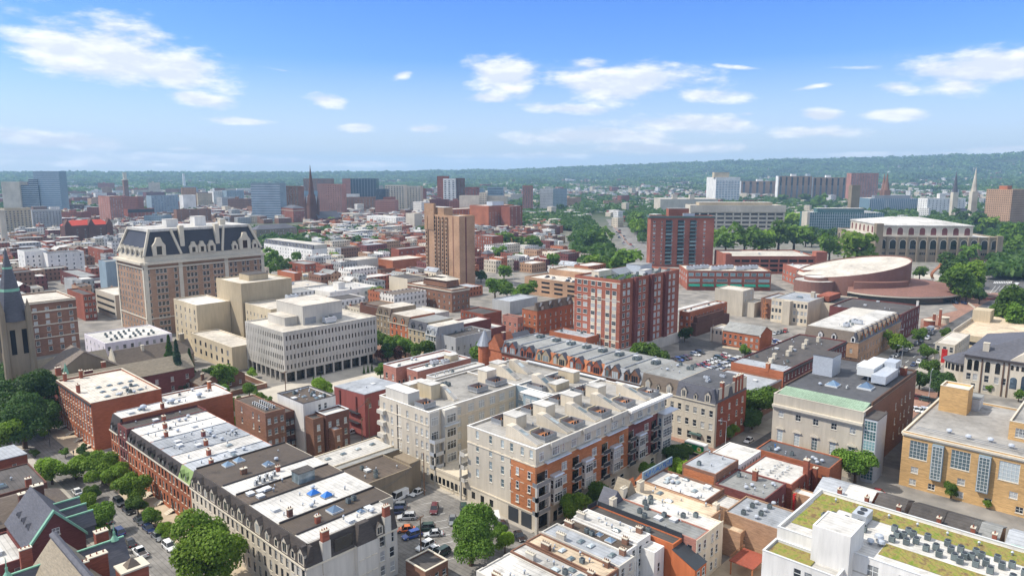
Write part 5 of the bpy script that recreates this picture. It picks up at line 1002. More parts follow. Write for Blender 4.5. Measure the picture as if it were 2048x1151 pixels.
for(x0,y0,x1,y1)in((100,251.5,128,251.9),(128.3,251.5,128.7,283)):q=MB();q.box(x0,y0,0,x1,y1,1.9,0);q.box(x0-.06,y0-.06,1.9,x1+.06,y1+.06,2.05,1);o=q.build('garden_wall',[W('brick_brown'),W('trim_stone')]);tag(o,'brown brick garden wall '+('along the forecourt left of the pale office' if x1-x0>5 else 'running back beside the low beige building'),'wall')
# ================================================================ the middle distance, surveyed building by building
TL={'A1':(0,310),'A2':(510,310),'A3':(1020,310),'A4':(1528,290),'B1':(0,580),'B2':(510,580),'B3':(1020,580),'B4':(1528,560),'D2':(1300,560),'E':(510,380),'F':(820,380),'H':(1640,520)}
TS={'D2':5.689,'E':6.394,'F':5.231,'H':5.005}
def tp(t,x,y):s=TS.get(t,3.9385);return TL[t][0]+x/s,TL[t][1]+y/s
G2=R_(-53.8)
def mid(t,name,label,cat,c,h=None,R=None,L=None,by=None,rz=0.,wall='brick_red',roof='roof_white',lw=None,rw=None,D=18.,Wd=18.,par=.6,st='dh',w=1.2,hh=1.7,fh=3.4,z0=1.6,fl=None,k='n',gl='glass',**kw):
 px,py=tp(t,*c);cv=lambda q:tp(t,q,0)[0]if q is not None else None
 x,y,W_,D_,h=Bs(px,py,h,cv(R),cv(L),rz,tp(t,0,by)[1]if by is not None else None,k)
 W_=W_ or Wd;D_=D_ or D;W_=min(W_,150.);D_=min(D_,110.)
 fl=fl or max(1,int((h-1.2)/fh))
 mk=lambda n:[g(z0,n,w,hh,fl,fh,st=st,sill=0,gl=gl)]if n else None
 return house(name,label,cat,x,y,W_,D_,h,rz=rz,wall=wall,roof=roof,par=par,L=mk(lw),Rf=mk(rw),**kw)
# ---- grand hotel with the mansard
b=mid('A1','grand_hotel','grand stone and brick hotel with a huge dark mansard and ornate dormers','hotel',(1128,850),38,R=2075,L=915,wall='brick_hotel',roof='roof_warm',lw=9,rw=0,par=.0,w=1.4,hh=2.1,fh=3.35,z0=2.,fl=10,limit=70,st='flat',gl='glass_dark')
HB=b;Wb,Db=b.W,b.D
put_windows(b.root,[('R',Wb*t,2+3.35*k,g(0,1,1.5,2.1,st='flat',gl='glass_dark'))for k in range(10)for t in(.03,.1,.13,.16,.24,.34,.37,.40,.47,.50,.56,.59,.62,.70,.74,.81,.85,.92,.97)],Wb,Db)
for z,hh_,pr in((34.6,.7,.5),(36.9,1.2,1.6),(9,.5,.4)):band(b,z,hh_,pr,'trim_stone','LR')
for(u0,u1)in((.01,1.8),(Wb*.28-1,Wb*.28+1),(Wb*.66-1,Wb*.66+1),(Wb-1.8,Wb)):part_box(b,'quoin_strip','trim_stone',(u0,-.35,0,u1,-.01,36.9))
part_box(b,'quoin_strip','trim_stone',(-.3,0,0,-.01,1.6,36.9));part_box(b,'quoin_strip','trim_stone',(-.3,Db-1.6,0,-.01,Db,36.9))
MH=13.2
part_box(b,'attic_wall','trim_stone',(1.0,1.0,38.21,Wb-1,Db-1,41.0))
q=MB();q.frus(.8,.8,Wb-.8,Db-.8,41.0,41+MH-1.2,(5,4.4,5,4.4),0);q.build('mansard_roof',W('slate_black'),b.root)
q=MB();q.frus(5,4.6,Wb-5,Db-4.6,41+MH-1.3,41+MH,(0,0,0,0));q.build('roof',W('roof_white'),b.root)
def hip(u,v):
 c=MB();c.rod((u[0],u[1],41),(v[0],v[1],40.9+MH),.7,6);c.build('hip_trim',W('trim_stone'),b.root)
hip((.8,.8),(5.6,5));hip((Wb-.8,.8),(Wb-5.6,5));hip((.8,Db-.8),(5.6,Db-5));hip((Wb*.30,.8),(Wb*.25,5));hip((Wb*.64,.8),(Wb*.69,5))
for u in(Wb*.30+1.6,Wb*.64-1.6):part_box(b,'chimney','trim_stone',(u-1.1,2.2,41,u+1.1,5.2,55.6))
for u,s in((Wb*.13,2.),(Wb*.40,1.3),(Wb*.47,1.3),(Wb*.55,1.3),(Wb*.75,1.),(Wb*.84,2.),(Wb*.93,1.)):
 c=MB();a=1.6*s;c.extx([(-1.,0),(3.,0),(3.,2.6*s),(-1.,2.6*s)],-a,a,0);c.ext([(-a,2.6*s),(a,2.6*s),(a*.55,3.5*s),(a*.3,4.6*s),(-a*.3,4.6*s),(-a*.55,3.5*s)],-1.1,.6,0)
 o=c.build('dormer',W('trim_stone'),b.root,(u,1.4,41));c=MB();c.quad((-a*.4,-1.03,.5),(a*.4,-1.03,.5),(a*.4,-1.03,2.4*s),(-a*.4,-1.03,2.4*s));c.build('window',W('glass_dark'),o)
for k in range(5):
 c=MB();c.box(-1.3,-1,0,1.3,2.5,2.6,0);c.ext([(-1.5,2.6),(1.5,2.6),(0,4.2)][::-1],-1.1,1.5,0);o=c.build('dormer',W('trim_stone'),b.root,(1.4,Db*(k+.7)/5.6,41),-math.pi/2);c=MB();c.quad((-.5,-1.03,.5),(.5,-1.03,.5),(.5,-1.03,2.2),(-.5,-1.03,2.2));c.build('window',W('glass_dark'),o)
bulkhead(b,18,14,24,20,4,'paint_white','roof_white',z=41+MH);bulkhead(b,32,12,38,18,5,'paint_white','roof_white',z=41+MH);bulkhead(b,45,10,48,13,3,'trim_stone','roof_white',z=41+MH)
# ---- left edge: stone church with spire, brown apartment house, garages
x0,y0=47.,300.
b=house('stone_church','weathered stone church with a green tipped spire tower at the left edge','church',60,281,30,15,9,wall='paint_rubble',roof='slate_brown',rtype='gable',ridge='y',rh=10,over=.5,Rf=[g(3,3,1.2,4.5,st='void',gl='glass_dark')])
house('aisle','','',0,0,24,12,7,wall='paint_rubble',roof='slate_tan',rtype='gable',ridge='x',rh=7,par_of=b,ox=4,oy=15.02)
tx,ty=-4.6,18.2
c=MB();c.box(tx,ty,0,tx+8,ty+8,30);o=c.build('tower',W('paint_rubble'),b.root)
for(u,v)in((tx,ty),(tx+8,ty),(tx,ty+8),(tx+8,ty+8)):
 c=MB();c.tube(u,v,0,33,1.2,1.0,8);c.tube(u,v,33,38,1.1,.05,8);c.build('buttress',W('paint_rubble'),b.root)
c=MB();c.tube(tx+4,ty+4,30,56,5.0,.15,8);c.build('spire',W('slate'),o)
c=MB();c.tube(tx+4,ty+4,40.6,41.6,3.1,2.9,8,0,False);c.tube(tx+4,ty+4,48.6,49.3,1.6,1.45,8,0,False);c.build('copper_band',W('copper'),o)
for u in(2.6,6.2):part_box(b,'louvre','void',(tx+u-.8,ty-.06,18,tx+u+.8,ty-.01,27));part_box(b,'louvre','void',(tx-.06,ty+u-.8,18,tx-.01,ty+u+.8,27))
c=MB();c.tube(8,-3,0,9.5,1.5,1.5,8);c.tube(8,-3,9.5,17,1.8,.05,8,1);c.build('stair_turret',[W('paint_rubble'),W('copper')],b.root)
b=mid('B1','apartment_house','wide brown brick apartment house with a carved pale top storey, behind the stone church','apartment building',(620,80),25,R=620,wall='brick_brown',roof='roof_warm',D=30,rw=None,k='n',Wd=10)if False else house('apartment_house','wide brown brick apartment house with a carved pale top storey, behind the stone church','apartment building',36,372,62,30,25,wall='brick_brown',roof='roof_warm',Rf=[g(2,13,1.5,1.9,7,3.05,st='flat')],par=.6,cap='trim_stone')
for z,h_,p_ in((20.2,.6,.5),(24.2,.5,.6),(8,.4,.3),(14,.4,.3)):band(b,z,h_,p_,'trim_stone','R')
bulkhead(b,20,10,34,20,4,'paint_grey','roof_white');bulkhead(b,2,3,22,16,5,'paint_lgrey','roof_white')
b=mid('A1','white_building','white seven storey block with a plain blank side, upper left','building',(190,760),by=960,R=370,L=135,wall='paint_white',roof='roof_grey',lw=2,rw=4);
mid('A1','white_building','white block with two window columns, joined to the upper left white block','building',(372,775),19,R=660,wall='paint_white',roof='roof_dark',rw=5,D=16)
b=mid('B1','parking_garage','beige concrete parking garage with slit decks, left of the grand hotel','parking garage',(905,40),14,L=750,Wd=26,wall='paint_stone',roof='roof_warm',lw=0)
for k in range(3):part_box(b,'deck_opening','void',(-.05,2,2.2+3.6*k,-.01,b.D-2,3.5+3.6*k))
mid('A1','grey_tower','slim blank grey block between the garage and the grand hotel','building',(830,840),25,R=945,wall='paint_bluegrey',roof='roof_grey',D=14)
b=mid('A1','brick_building','red brick flats with bay fronts behind the white blocks','building',(815,745),14,R=890,L=690,wall='brick_red',roof='roof_grey',lw=4,rw=3)
mid('A1','brick_building','low brick building with a dark hoarding roof edge left of the grand hotel','building',(640,960),10,R=785,L=470,wall='brick_maroon',roof='roof_grey',lw=4)
mid('A1','stucco_building','low grey stucco building with a long pale side below the brick hoarding','building',(570,985),9,R=830,Wd=30,wall='paint_grey',roof='roof_grey',D=20)
mid('A1','brick_building','brick walk-up with a windowed end, below the grand hotel corner','building',(655,1100),15,R=750,wall='brick_red',roof='roof_dark',rw=3,D=30)
b=mid('A1','romanesque_house','dark brownstone turreted building with bright red tiled roofs','building',(510,560),21,R=880,wall='brick_dark',roof='tile_red',rw=6,D=20,par=0,rtype='hip',rh=6)
for u in(3,b.W*.55,b.W-3):
 c=MB();c.box(u-3.5,-1.6,0,u+3.5,6,21,0);c.ext([(u-3.8,21),(u+3.8,21),(u,28.5)][::-1],-1.8,8,0);c.build('gable_bay',W('brick_dark'),b.root)
mid('A1','brick_tower','square pink brick apartment tower, upper left beside the red tiled roofs','tower',(860,325),by=560,L=770,R=965,wall='brick_pink',roof='roof_grey',lw=5,rw=5,st='flat',fh=3.1)
mid('A1','apartment_slab','tan apartment slab with stacked balconies at the far left edge','apartment building',(30,420),by=640,R=240,wall='paint_khaki',roof='roof_grey',rw=7,D=22,st='flat',w=2.2,gl='glass_dark',fh=3.)
mid('A1','apartment_slab','grey gridded apartment slab, second from the far left edge','apartment building',(250,435),by=600,R=480,wall='paint_grey',roof='roof_grey',rw=9,D=24,st='flat',w=1.8,gl='glass_dark',fh=3.)
c_=MB();c_.tube(0,0,0,42,3.4,2.8,12);c_.tube(0,0,42,44,3.4,3.4,12);xx,yy=G(12,500,0);o=c_.build('column',W('paint_stone'),None,(xx,yy,0));tag(o,'pale stone monument column at the far left edge','column')
mid('A1','glass_block','pale gridded glass block in the upper left skyline','office building',(1190,320),by=510,R=1400,wall='paint_bluegrey',roof='roof_grey',rw=9,D=24,st='flat',w=2.8,hh=2.2,gl='glass_sky',fh=3.2)
mid('A1','brown_block','blank brown brick block right above the grand hotel roof','building',(1390,430),by=560,R=1660,wall='brick_brown',roof='roof_grey',L=1365,rw=4)
mid('A1','white_block','bright white block beneath the clock tower, upper left','building',(985,350),30,R=1100,wall='paint_white',roof='roof_white',rw=5,D=18)
mid('A1','brick_building','brick block with black glazed top storey, upper left','building',(1005,425),24,R=1215,wall='brick_red',roof='roof_dark',rw=7,D=20,cornice=(20,3,.3,'metal_dark','R'))
b=mid('A1','patterned_building','white and slate patterned apartment building, upper left centre','apartment building',(1680,285),by=410,R=1780,wall='paint_white',roof='roof_white',rw=6,D=30,st='flat',gl='glass_dark')
mid('A1','patterned_building','slate blue patterned apartment building beside its white twin','apartment building',(1785,280),by=410,R=1920,wall='paint_bluegrey',roof='roof_white',rw=7,D=26,st='flat',gl='glass_dark')
mid('A1','striped_building','white office with dark ribbon windows, upper left','office building',(1440,315),40,R=1540,L=1410,wall='paint_white',roof='roof_white',D=20)
mid('A1','tan_block','tan gridded block right of the ribbon windowed office','office building',(1555,300),38,R=1670,wall='paint_khaki',roof='roof_grey',rw=7,D=20,st='flat')
mid('A1','low_white_building','low white school building with a long roof, above the pink tower','building',(750,300),30,R=840,wall='paint_white',roof='roof_white',rw=6,D=16)
mid('A1','civic_building','pale flat civic building below the blue glass tower','building',(240,375),20,R=430,wall='paint_stone',roof='roof_white',rw=7,D=20)
mid('A1','brick_building','brick block left of the pink brick tower','building',(450,360),24,R=560,wall='brick_red',roof='roof_dark',rw=5,D=18)
mid('A1','dark_building','black roofed low block in front of the far left slabs','building',(500,395),14,R=680,wall='brick_dark',roof='roof_dark',rw=6,D=24)
for i,(x_,w_,hh_,m_,lb)in enumerate(((0,27,66,'paint_stone','pale ribbed office tower clipped by the left picture edge'),(33,30,59,'paint_bluegrey','lowest step of the blue glass tower group'),(55,14,72,'paint_bluegrey','middle step of the blue glass tower group'),(66,38,88,'paint_bluegrey','tall dark blue glass tower, highest of the left skyline'))):
 X,Y=GD(x_,1500);b=house('office_tower',lb,'tower',X,Y,w_*1.05/.73*1.05,22,hh_,rz=R_(-52),wall='paint_stone' if i==0 else 'glass_blue',roof='roof_grey',par=.6)
 for k in range(int(hh_/4)):part_box(b,'floor_band','paint_stone' if i==0 else 'metal_light',(-.05,-.12,3+4*k,b.W,-.01,3.9+4*k))
X,Y=GD(246,1900);b=house('clock_tower','slender brown stone clock tower with a pale crown in the left skyline','tower',X,Y,11,11,66,wall='brick_brown',roof='roof_grey',par=.5);part_box(b,'crown','trim_stone',(-1,-1,66.01,12,12,68));c=MB();c.tube(5.5,5.5,68,86,4.6,4.6,12);c.build('belfry',W('trim_stone'),b.root)
X,Y=GD(367,3200);c=MB();c.tube(0,0,0,84,7,5,12);o=c.build('smokestack',W('paint_white'),None,(X,Y,0));tag(o,'tall white smokestack far off in the left distance','smokestack')
# ---- centre left
b=mid('A2','terrace','long white terrace with a grey mansard and dormers, right of the grand hotel','terrace',(450,742),12.5,L=70,Wd=16,wall='paint_white',roof='roof_grey',lw=18,fl=3,par=0)
mansard(b,'L',12.5,4.0,1.6,'slate');part_box(b,'attic_wall','paint_lgrey',(2.0,0,12.71,16,b.D,16.4))
for k in range(14):dormer(b,'L',b.D*(k+.5)/14,12.7,1.7,2.0,'paint_lgrey','slate',dep=1.6,out=.0)
mid('A2','civic_school','long grey stone building with a mansard attic, above the white terrace','building',(10,590),15,R=330,wall='paint_rubble',roof='slate',rw=16,D=20,par=0,rtype='hip',rh=5)
xx,yy=tp('A2',465,560);X,Y=G(xx,yy,0)
b=house('dark_church','soot dark gothic church with one very tall needle spire','church',X,Y-14,40,20,13,wall='brick_dark',roof='slate',rtype='gable',ridge='x',rh=10)
c=MB();c.box(-10,6,0,4,20,34);o=c.build('tower',W('brick_dark'),b.root)
c=MB();c.tube(-3,13,34,50,8.2,5.6,8);c.tube(-3,13,50,96,4.6,.2,8);c.build('spire',W('brick_dark'),o)
for(u,v)in((-10,6),(4,6),(-10,20),(4,20)):
 c=MB();c.tube(u,v,0,38,2.2,1.8,6);c.tube(u,v,38,50,2.,.1,6);c.build('pinnacle',W('brick_dark'),b.root)
mid('A2','chapel_hall','maroon brick hall with a flat front below the dark spire','building',(400,590),12,R=520,wall='brick_maroon',roof='roof_dark',D=18)
mid('A2','red_school','bright red brick school with pale trim, left of the dark spire','school',(300,420),by=530,L=205,R=395,wall='brick_red',roof='slate',lw=5,rw=5,par=0,rtype='hip',rh=5,cornice=(20,.6,.5,'trim_stone','LR'))
mid('A2','narrow_block','tall narrow cream block left of the red school','building',(175,380),26,R=215,L=135,wall='paint_cream',roof='roof_white',lw=2)
b=mid('A2','arts_building','low pale and maroon building with a round grey rooftop drum, right of the dark spire','building',(520,470),12,R=825,wall='paint_stone',roof='roof_warm',D=26,rw=10);c=MB();c.tube(30,-4,0,15,8,8,20);c.build('drum',W('metal_grey'),b.root)
mid('A2','white_hotel','long white gridded apartment building, centre left distance','apartment building',(1110,490),16,L=880,R=1185,wall='paint_white',roof='roof_white',lw=12,rw=4,st='flat',gl='glass_dark')
b=mid('A2','stucco_warehouse','blank grey stucco warehouse with a white roof, right of the white terrace','warehouse',(670,840),9.5,L=560,R=970,wall='paint_lgrey',roof='roof_warm',lw=4,fl=2);clutter(b,'the grey stucco warehouse roof',6,('vent','hatch'))
b=mid('A2','brick_workshop','orange brick workshop with a white roof in front of the white terrace','building',(310,930),9,L=175,R=370,wall='brick_orange',roof='roof_silver')
b=mid('A2','skylit_shed','low brown shed with rows of white skylights beside the orange workshop','shed',(380,960),6,R=555,wall='paint_khaki',roof='roof_tan',D=22)
for k in range(8):topper(b,'sky',4+4*(k%4),4+7*(k//4),'the brown shed with white skylights',0.,sc=2)
mid('A2','red_house','red brick house pair with pale roof below the white terrace','house',(390,860),9,R=510,L=265,wall='brick_red',roof='roof_grey',lw=3,rw=4)
b=mid('A2','white_garage_building','white painted two storey building with a cluttered roof, behind the pale office','building',(590,1080),9.5,R=960,D=26,wall='paint_white',roof='roof_white',rw=6,fl=2,w=1.8,hh=2);bulkhead(b,12,9,17,15,4,'paint_white','roof_white');clutter(b,'the cluttered white roof behind the pale office',7,('turb','fan','vent'))
b=mid('A2','flat_building','long grey flat roofed building behind the beige tower','building',(210,1060),8,R=570,D=28,wall='paint_grey',roof='roof_warm');clutter(b,'the long grey flat roof behind the beige tower',4,('pack','hatch'))
mid('A2','brick_block','red brick block with silver roof, left of the tan tower','building',(990,905),9,R=1110,L=965,wall='brick_brown',roof='roof_silver',rw=3)
mid('A2','brick_block','orange brick block with a pale roof just left of the tan tower','building',(1160,905),9,R=1250,L=1105,wall='brick_orange',roof='roof_warm')
b=mid('A2','arcade_building','low orange brick building with a deep roof slab left of the tan tower','building',(1085,830),8,R=1345,D=26,wall='brick_orange',roof='roof_warm');mid('A2','brick_block','dark brick block above the orange roof slab','building',(1135,740),13,R=1345,L=1070,wall='brick_red',roof='roof_grey',rw=5)
mid('A2','cream_building','cream blank block with a mansard flank, below the tan tower','building',(1200,975),12,L=1055,R=1360,wall='paint_cream',roof='roof_dark',rw=8)
b=mid('A2','club_building','brown brick clubhouse with a pale hipped roof, below the tan tower','building',(1550,1060),14,L=1200,R=1690,wall='brick_brown',roof='roof_warm',lw=9,rw=4,cornice=(12.6,.5,.5,'trim_stone','LR'));q=MB();q.frus(3,8,b.W-1,b.D-12,14,18.2,(.5,.5,.5,.5),0);q.frus(2.4,7.4,b.W-.4,b.D-11.4,18.2,20,(9,9,9,9),1);q.build('attic',[W('brick_brown'),W('roof_warm')],b.root)
mid('A2','brick_house','brown brick houses with dark windows in front of the clubhouse','house',(1350,1090),9,R=1525,L=1150,wall='brick_brown',roof='roof_dark',lw=6,rw=3)
b=mid('A2','tan_tower','tall tan brick tower with columns of dark square windows on one side','tower',(1608,480),52,L=1340,R=1730,rz=R_(-6),wall='brick_tan',roof='roof_white',par=.8)
us=[b.D*t for t in(.03+.02,.31,.42,.53,.64)]
put_windows(b.root,[('L',u,4+2.95*k,g(0,1,2.6,2.1,st='flat',gl='glass_dark',fr='frame_dark'))for u in us for k in range(16)],b.W,b.D)
c=MB()
for u in us:
 for k in range(16):y=b.D-u;c.box(-.9,y-1.7,3.2+2.95*k,-.06,y-1.3,6.1+2.95*k)
c.build('window_fins',W('brick_tan'),b.root)
part_box(b,'shaft_recess','brick_maroon',(b.W*.38,-.06,0,b.W*.46,-.01,51));part_box(b,'shaft_recess','brick_brown',(-.06,b.D*.16,0,-.01,b.D*.19,51));bulkhead(b,2,b.D*.5,b.W-4,b.D-2,6,'brick_tan','roof_white');part_box(b,'roof_wall','brick_tan',(-.5,b.D*.72,40,1.5,b.D+.5,60))
b=mid('A2','brick_institution','broad orange brick institution with a tall windowless parapet, right of the tan tower','building',(1840,400),by=600,R=2040,wall='brick_orange',roof='roof_warm',rw=9,D=40,st='flat',fl=8);bulkhead(b,16,8,40,20,6,'metal_light','roof_grey')
mid('A3','brick_institution','narrow brick end block of the broad orange institution','building',(0,405),36,R=98,wall='brick_red',roof='roof_grey',D=18,rw=3,st='flat')
b=mid('A2','brick_institution','long orange brick wing left of the broad institution','building',(1500,430),by=590,R=1830,wall='brick_orange',roof='roof_warm',rw=14,D=30,st='flat',fl=8)
mid('A2','tall_terrace','tall red brick terrace end right of the tan tower','building',(1870,640),19,L=1735,Wd=16,wall='brick_red',roof='roof_grey',lw=7,w=1.,hh=2.2);b=mid('A2','corner_house','red brick corner house with a pyramid roof below the tall red terrace','house',(1830,780),12,L=1780,R=1885,wall='brick_red',roof='slate',lw=3,rw=3,rtype='hip',rh=3)
mid('A2','garage_block','pale ribbed parking block left above the tan tower','parking garage',(1255,460),26,R=1315,wall='paint_stone',roof='roof_warm',D=20)
def far(x_,w_,dist,h,name,label,cat,wall,roof='roof_grey',rz=-50,D=30,n=0,st='flat',gl='glass_dark',fh=3.8,ww=2.2,bands=None,**kw):
 X,Y=GD(x_,dist);Wd=w_*dist/1434*1.02
 wall=wall.replace('brick_','fac_')if not n else wall;wall='fac_'+wall[6:]if(not n and not bands and wall[:6]=='paint_' and 'fac_'+wall[6:]in MATS)else wall
 b=house(name,label,cat,X,Y,Wd,D,h,rz=R_(rz),wall=wall,roof=roof,par=.8,Rf=[g(2,n,ww,2.0,int((h-2)/fh),fh,st=st,sill=0,gl=gl)]if n else None,**kw)
 if bands:
  for k in range(int(h/4.2)):part_box(b,'floor_band',bands,(-.1,-.15,2.6+4.2*k,b.W,-.01,3.9+4.2*k))
 return b
ht=lambda py,d:82-(py-348)*d/1434
far(500,58,1250,ht(366,1250),'office_block','pale blue ribbed office block left of the dark spire','office building','paint_bluegrey',bands='metal_light')
far(553,42,1350,ht(372,1350),'brown_office','brown mirrored office tower just left of the dark spire','office building','brick_brown',n=7)
far(518,55,1600,ht(388,1600),'brick_garage','brick block with glass stair strip, lower left of the dark spire','building','brick_red',n=9)
far(606,55,2100,ht(357,2100),'construction_block','brown block under construction behind the dark spire','building','brick_brown',n=8)
far(634,48,1350,ht(368,1350),'striped_block','pink and white striped block just right of the dark spire','building','brick_pink',n=10)
far(598,40,1700,ht(382,1700),'blue_block','low deep blue glazed block behind the dark spire','building','glass_blue')
far(684,16,1800,ht(357,1800),'brick_flank','brick end wall of the blue glass hospital','building','brick_pink');b=far(699,52,1800,ht(357,1800),'glass_hospital','wide blue glass hospital block, right of the dark spire','hospital','glass_blue',n=0)
for k in range(9):part_box(b,'mullion','metal_grey',(k*b.W/9,-.2,0,k*b.W/9+.5,-.01,b.H))
far(750,20,1380,ht(378,1380),'dark_glass_block','small dark glass block right of the blue hospital','building','glass_blue')
far(769,38,1450,ht(370,1450),'brick_white_block','white topped brick block with square windows, centre skyline','building','paint_cream',n=7,ww=3);far(806,34,1500,ht(372,1500),'ribbon_block','grey ribbon windowed wing of the white topped block','building','paint_stone',n=6);far(665,45,1550,ht(388,1550),'white_cube','white cube building right of the dark spire','building','paint_white')
far(690,75,1500,ht(394,1500),'steel_garage','low grey and brick parking deck, centre left skyline','parking garage','brick_brown',n=12)
far(765,18,1350,ht(394,1350),'brick_cube','small brick cube right of the parking deck','building','brick_red');far(748,40,1320,ht(400,1320),'brick_low','low brick block right of the parking deck','building','brick_pink')
b=far(874,20,1500,ht(352,1500),'brick_tower','brick flank of the white and brick tower, centre skyline','tower','brick_red');far(886,24,1490,ht(357,1490),'white_tower','white gridded face of the white and brick tower, centre skyline','tower','paint_white',n=3,ww=4);far(910,16,1500,ht(356,1500),'dark_tower','dark rear of the white and brick tower, centre skyline','tower','brick_dark',n=3)
b=far(918,40,1150,ht(391,1150),'court_building','cream building with three teal windows, behind the brick institution','building','paint_cream',n=3,ww=9,gl='glass_teal',fh=30,D=30);far(958,14,1150,ht(385,1150),'court_tower','plain cream stair tower between the teal windowed wings','building','paint_cream');far(973,40,1160,ht(392,1160),'court_building','grey wing with teal window right of the cream stair tower','building','paint_stone',n=2,ww=9,gl='glass_teal',fh=30)
far(930,26,1700,ht(374,1700),'brick_tower','distant low brick tower with a dome, right of centre','building','brick_red',n=4);far(975,30,1800,ht(374,1800),'blue_office','distant blue glazed office right of the domed brick tower','office building','paint_bluegrey',bands='glass_blue');far(1045,20,1500,ht(371,1500),'brick_block','far pink brick block at the wood edge','building','brick_pink',n=4);far(1080,26,1550,ht(377,1550),'white_block','far white block at the wood edge','building','paint_white');far(1104,30,1600,ht(377,1600),'blue_block','far blue grey block at the wood edge','building','paint_bluegrey')
# ---- centre
b=mid('A3','brick_apartments','ten storey red brick apartment block with pale spandrels and a planted roof','apartment building',(870,985),36,R=1335,L=510,wall='brick_apt',roof='roof_grey',par=.8,base=0.,limit=0)
AB=b;usL=[b.D*t for t in(.11,.25,.42,.56,.74,.88)]
put_windows(b.root,[('L',u,1.8+3.38*k,g(0,1,2.3,1.9,st='pair'))for u in usL for k in range(10)]+[('R',b.W*t,5.2+3.38*k,g(0,1,1.7,2.0,st='pair',rec=.1))for t in(.06,.15,.32,.42,.58,.66,.83,.92)for k in range(9)],b.W,b.D,off=(-.15,-.0,0))if False else None
put_windows(b.root,[('L',u,1.8+3.38*k,g(0,1,2.3,1.9,st='flat'))for u in usL for k in range(10)]+[('R',b.W*t,5.2+3.38*k,g(0,1,1.9,2.0,st='flat'))for t in(.06,.13,.31,.38,.57,.64,.82,.9)for k in range(9)],b.W,b.D)
for u in usL[2:]:
 for k in range(1,9):part_box(b,'spandrel','paint_cream',(-.05,b.D-u-1.15,.1+3.38*k,-.01,b.D-u+1.15,1.75+3.38*k))
for z in(8.2,26.2,34.2):band(b,z,.35,.12,'trim_stone','L')
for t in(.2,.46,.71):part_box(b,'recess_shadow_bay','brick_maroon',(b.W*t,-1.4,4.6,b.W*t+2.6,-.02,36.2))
part_box(b,'stone_base','paint_lgrey',(.02,-1.6,0,b.W+.02,-.02,4.5));part_box(b,'stone_base','paint_cream',(-.6,.0,0,-.02,b.D,4.2))
q=MB();q.box(4,3,35.3,22,14,35.6);q.build('roof_garden',W('lawn' if 'lawn' in MATS else 'leaf_mid'),b.root);bulkhead(b,3,14,13,18,3,'paint_cream','roof_white');bulkhead(b,28,8,38,16,4,'metal_light','roof_grey');bulkhead(b,24,3,30,6,2.4,'metal_white','roof_white')
for k in range(30):topper(b,'fan',2.5+3.3*(k%14),2+(k//14)*6+(k%3)*1.1,'the planted roof of the ten storey brick block',sc=1.2)
q=MB();q.extx([(0,0),(9,0),(4.5,2.4)],16,34);q.build('roof_canopy',W('metal_grey'),b.root,(0,12,35.5))
b=mid('A3','parking_garage','tan brick parking garage with cars on top, left of the ten storey brick block','parking garage',(540,1010),12,L=115,Wd=46,wall='brick_tan',roof='roof_warm',par=1.0,base=0.)
PG=b
for k in range(3):
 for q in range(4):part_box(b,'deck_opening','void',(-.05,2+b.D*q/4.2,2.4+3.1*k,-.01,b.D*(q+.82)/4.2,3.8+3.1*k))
for i in range(2):house('upper_deck','','',0,0,20,b.D-12,15.2,wall='brick_tan',roof='roof_warm',par=.9,par_of=b,ox=24,oy=10)if i==0 else None
b=house('gabled_brick_row','dark brick gabled rows with slate roofs, left of the ten storey brick block','house',*Bs(*tp('B3',215,165),13,tp('B3',500,0)[0],tp('B3',95,0)[0])[:4],13,wall='brick_orange',roof='slate_brown',Rf=[g(2,7,1,1.8,3,3.4)],L=[g(2,3,1,1.6,3,3.4)],par=0);mansard(b,'R',13,4,1.4,'slate_brown');[dormer(b,'R',b.W*(k+.5)/4,13,3,2.2,'slate_brown','slate')for k in range(4)]
mid('B3','brick_row_end','small pink brick row end with a flat roof by the grey garage roofs','house',(60,215),10,L=-60,R=105,wall='brick_pink',roof='roof_dark',lw=3,rw=2)
b=mid('B3','brick_house_row','brown brick side walled row with a pale roof below the ten storey block','house',(600,375),10,L=310,R=705,wall='brick_orange',roof='roof_silver',rw=4);clutter(b,'the pale roof below the ten storey block',4,('vent','fan'))
mid('B3','grey_roof_shed','large low building with a plain grey roof, left of the gabled brick rows','building',(0,90),8,R=215,L=-140,wall='paint_grey',roof='roof_silver')
b=mid('B2','grey_end_building','grey painted end building of the curved terrace with a dark roof','building',(1580,375),11,L=1425,R=1860,wall='paint_grey',roof='roof_dark',lw=3,rw=6);clutter(b,'the dark roof of the grey end building',5,('fan','mini'))
tt=[('paint_rubble','slate_brown','paint_rubble','brown stone terrace house with tan dormers, far end beside the pale office'),('brick_orange','slate_brown','tile_orange','orange stone terrace house with two red dormers'),('paint_khaki','slate','slate','olive stone terrace house with twin gables'),('paint_grey','roof_silver','paint_grey','grey terrace house with a pale mansard, next to the grey end building')]
pxs=[955,1062,1205,1342,1425];pys=[165,190,262,310,345]
for i in range(4):
 xa,ya,_,Da,_=Bs(*tp('B2',pxs[i+1],pys[i+1]+18),10.6,None,tp('B2',pxs[i],0)[0])
 b=rowhouse('terrace_house',tt[i][3],xa,ya,17,Da,10.6,14.2,1.2,tt[i][0],'roof_warm' if i!=2 else 'roof_grey',tt[i][1],L=[g(1.4,4,1.1,2,3,3.3)],dorm=[('L',Da*.28,2.2,1.9,1),('L',Da*.72,2.2,1.9,1)],dm=tt[i][2],group='terrace houses above the tree lined square')
b=mid('B2','white_edge_building','long building with a bright white roof edge behind the terrace houses','building',(1250,215),12,R=1530,D=22,wall='paint_lgrey',roof='roof_white')
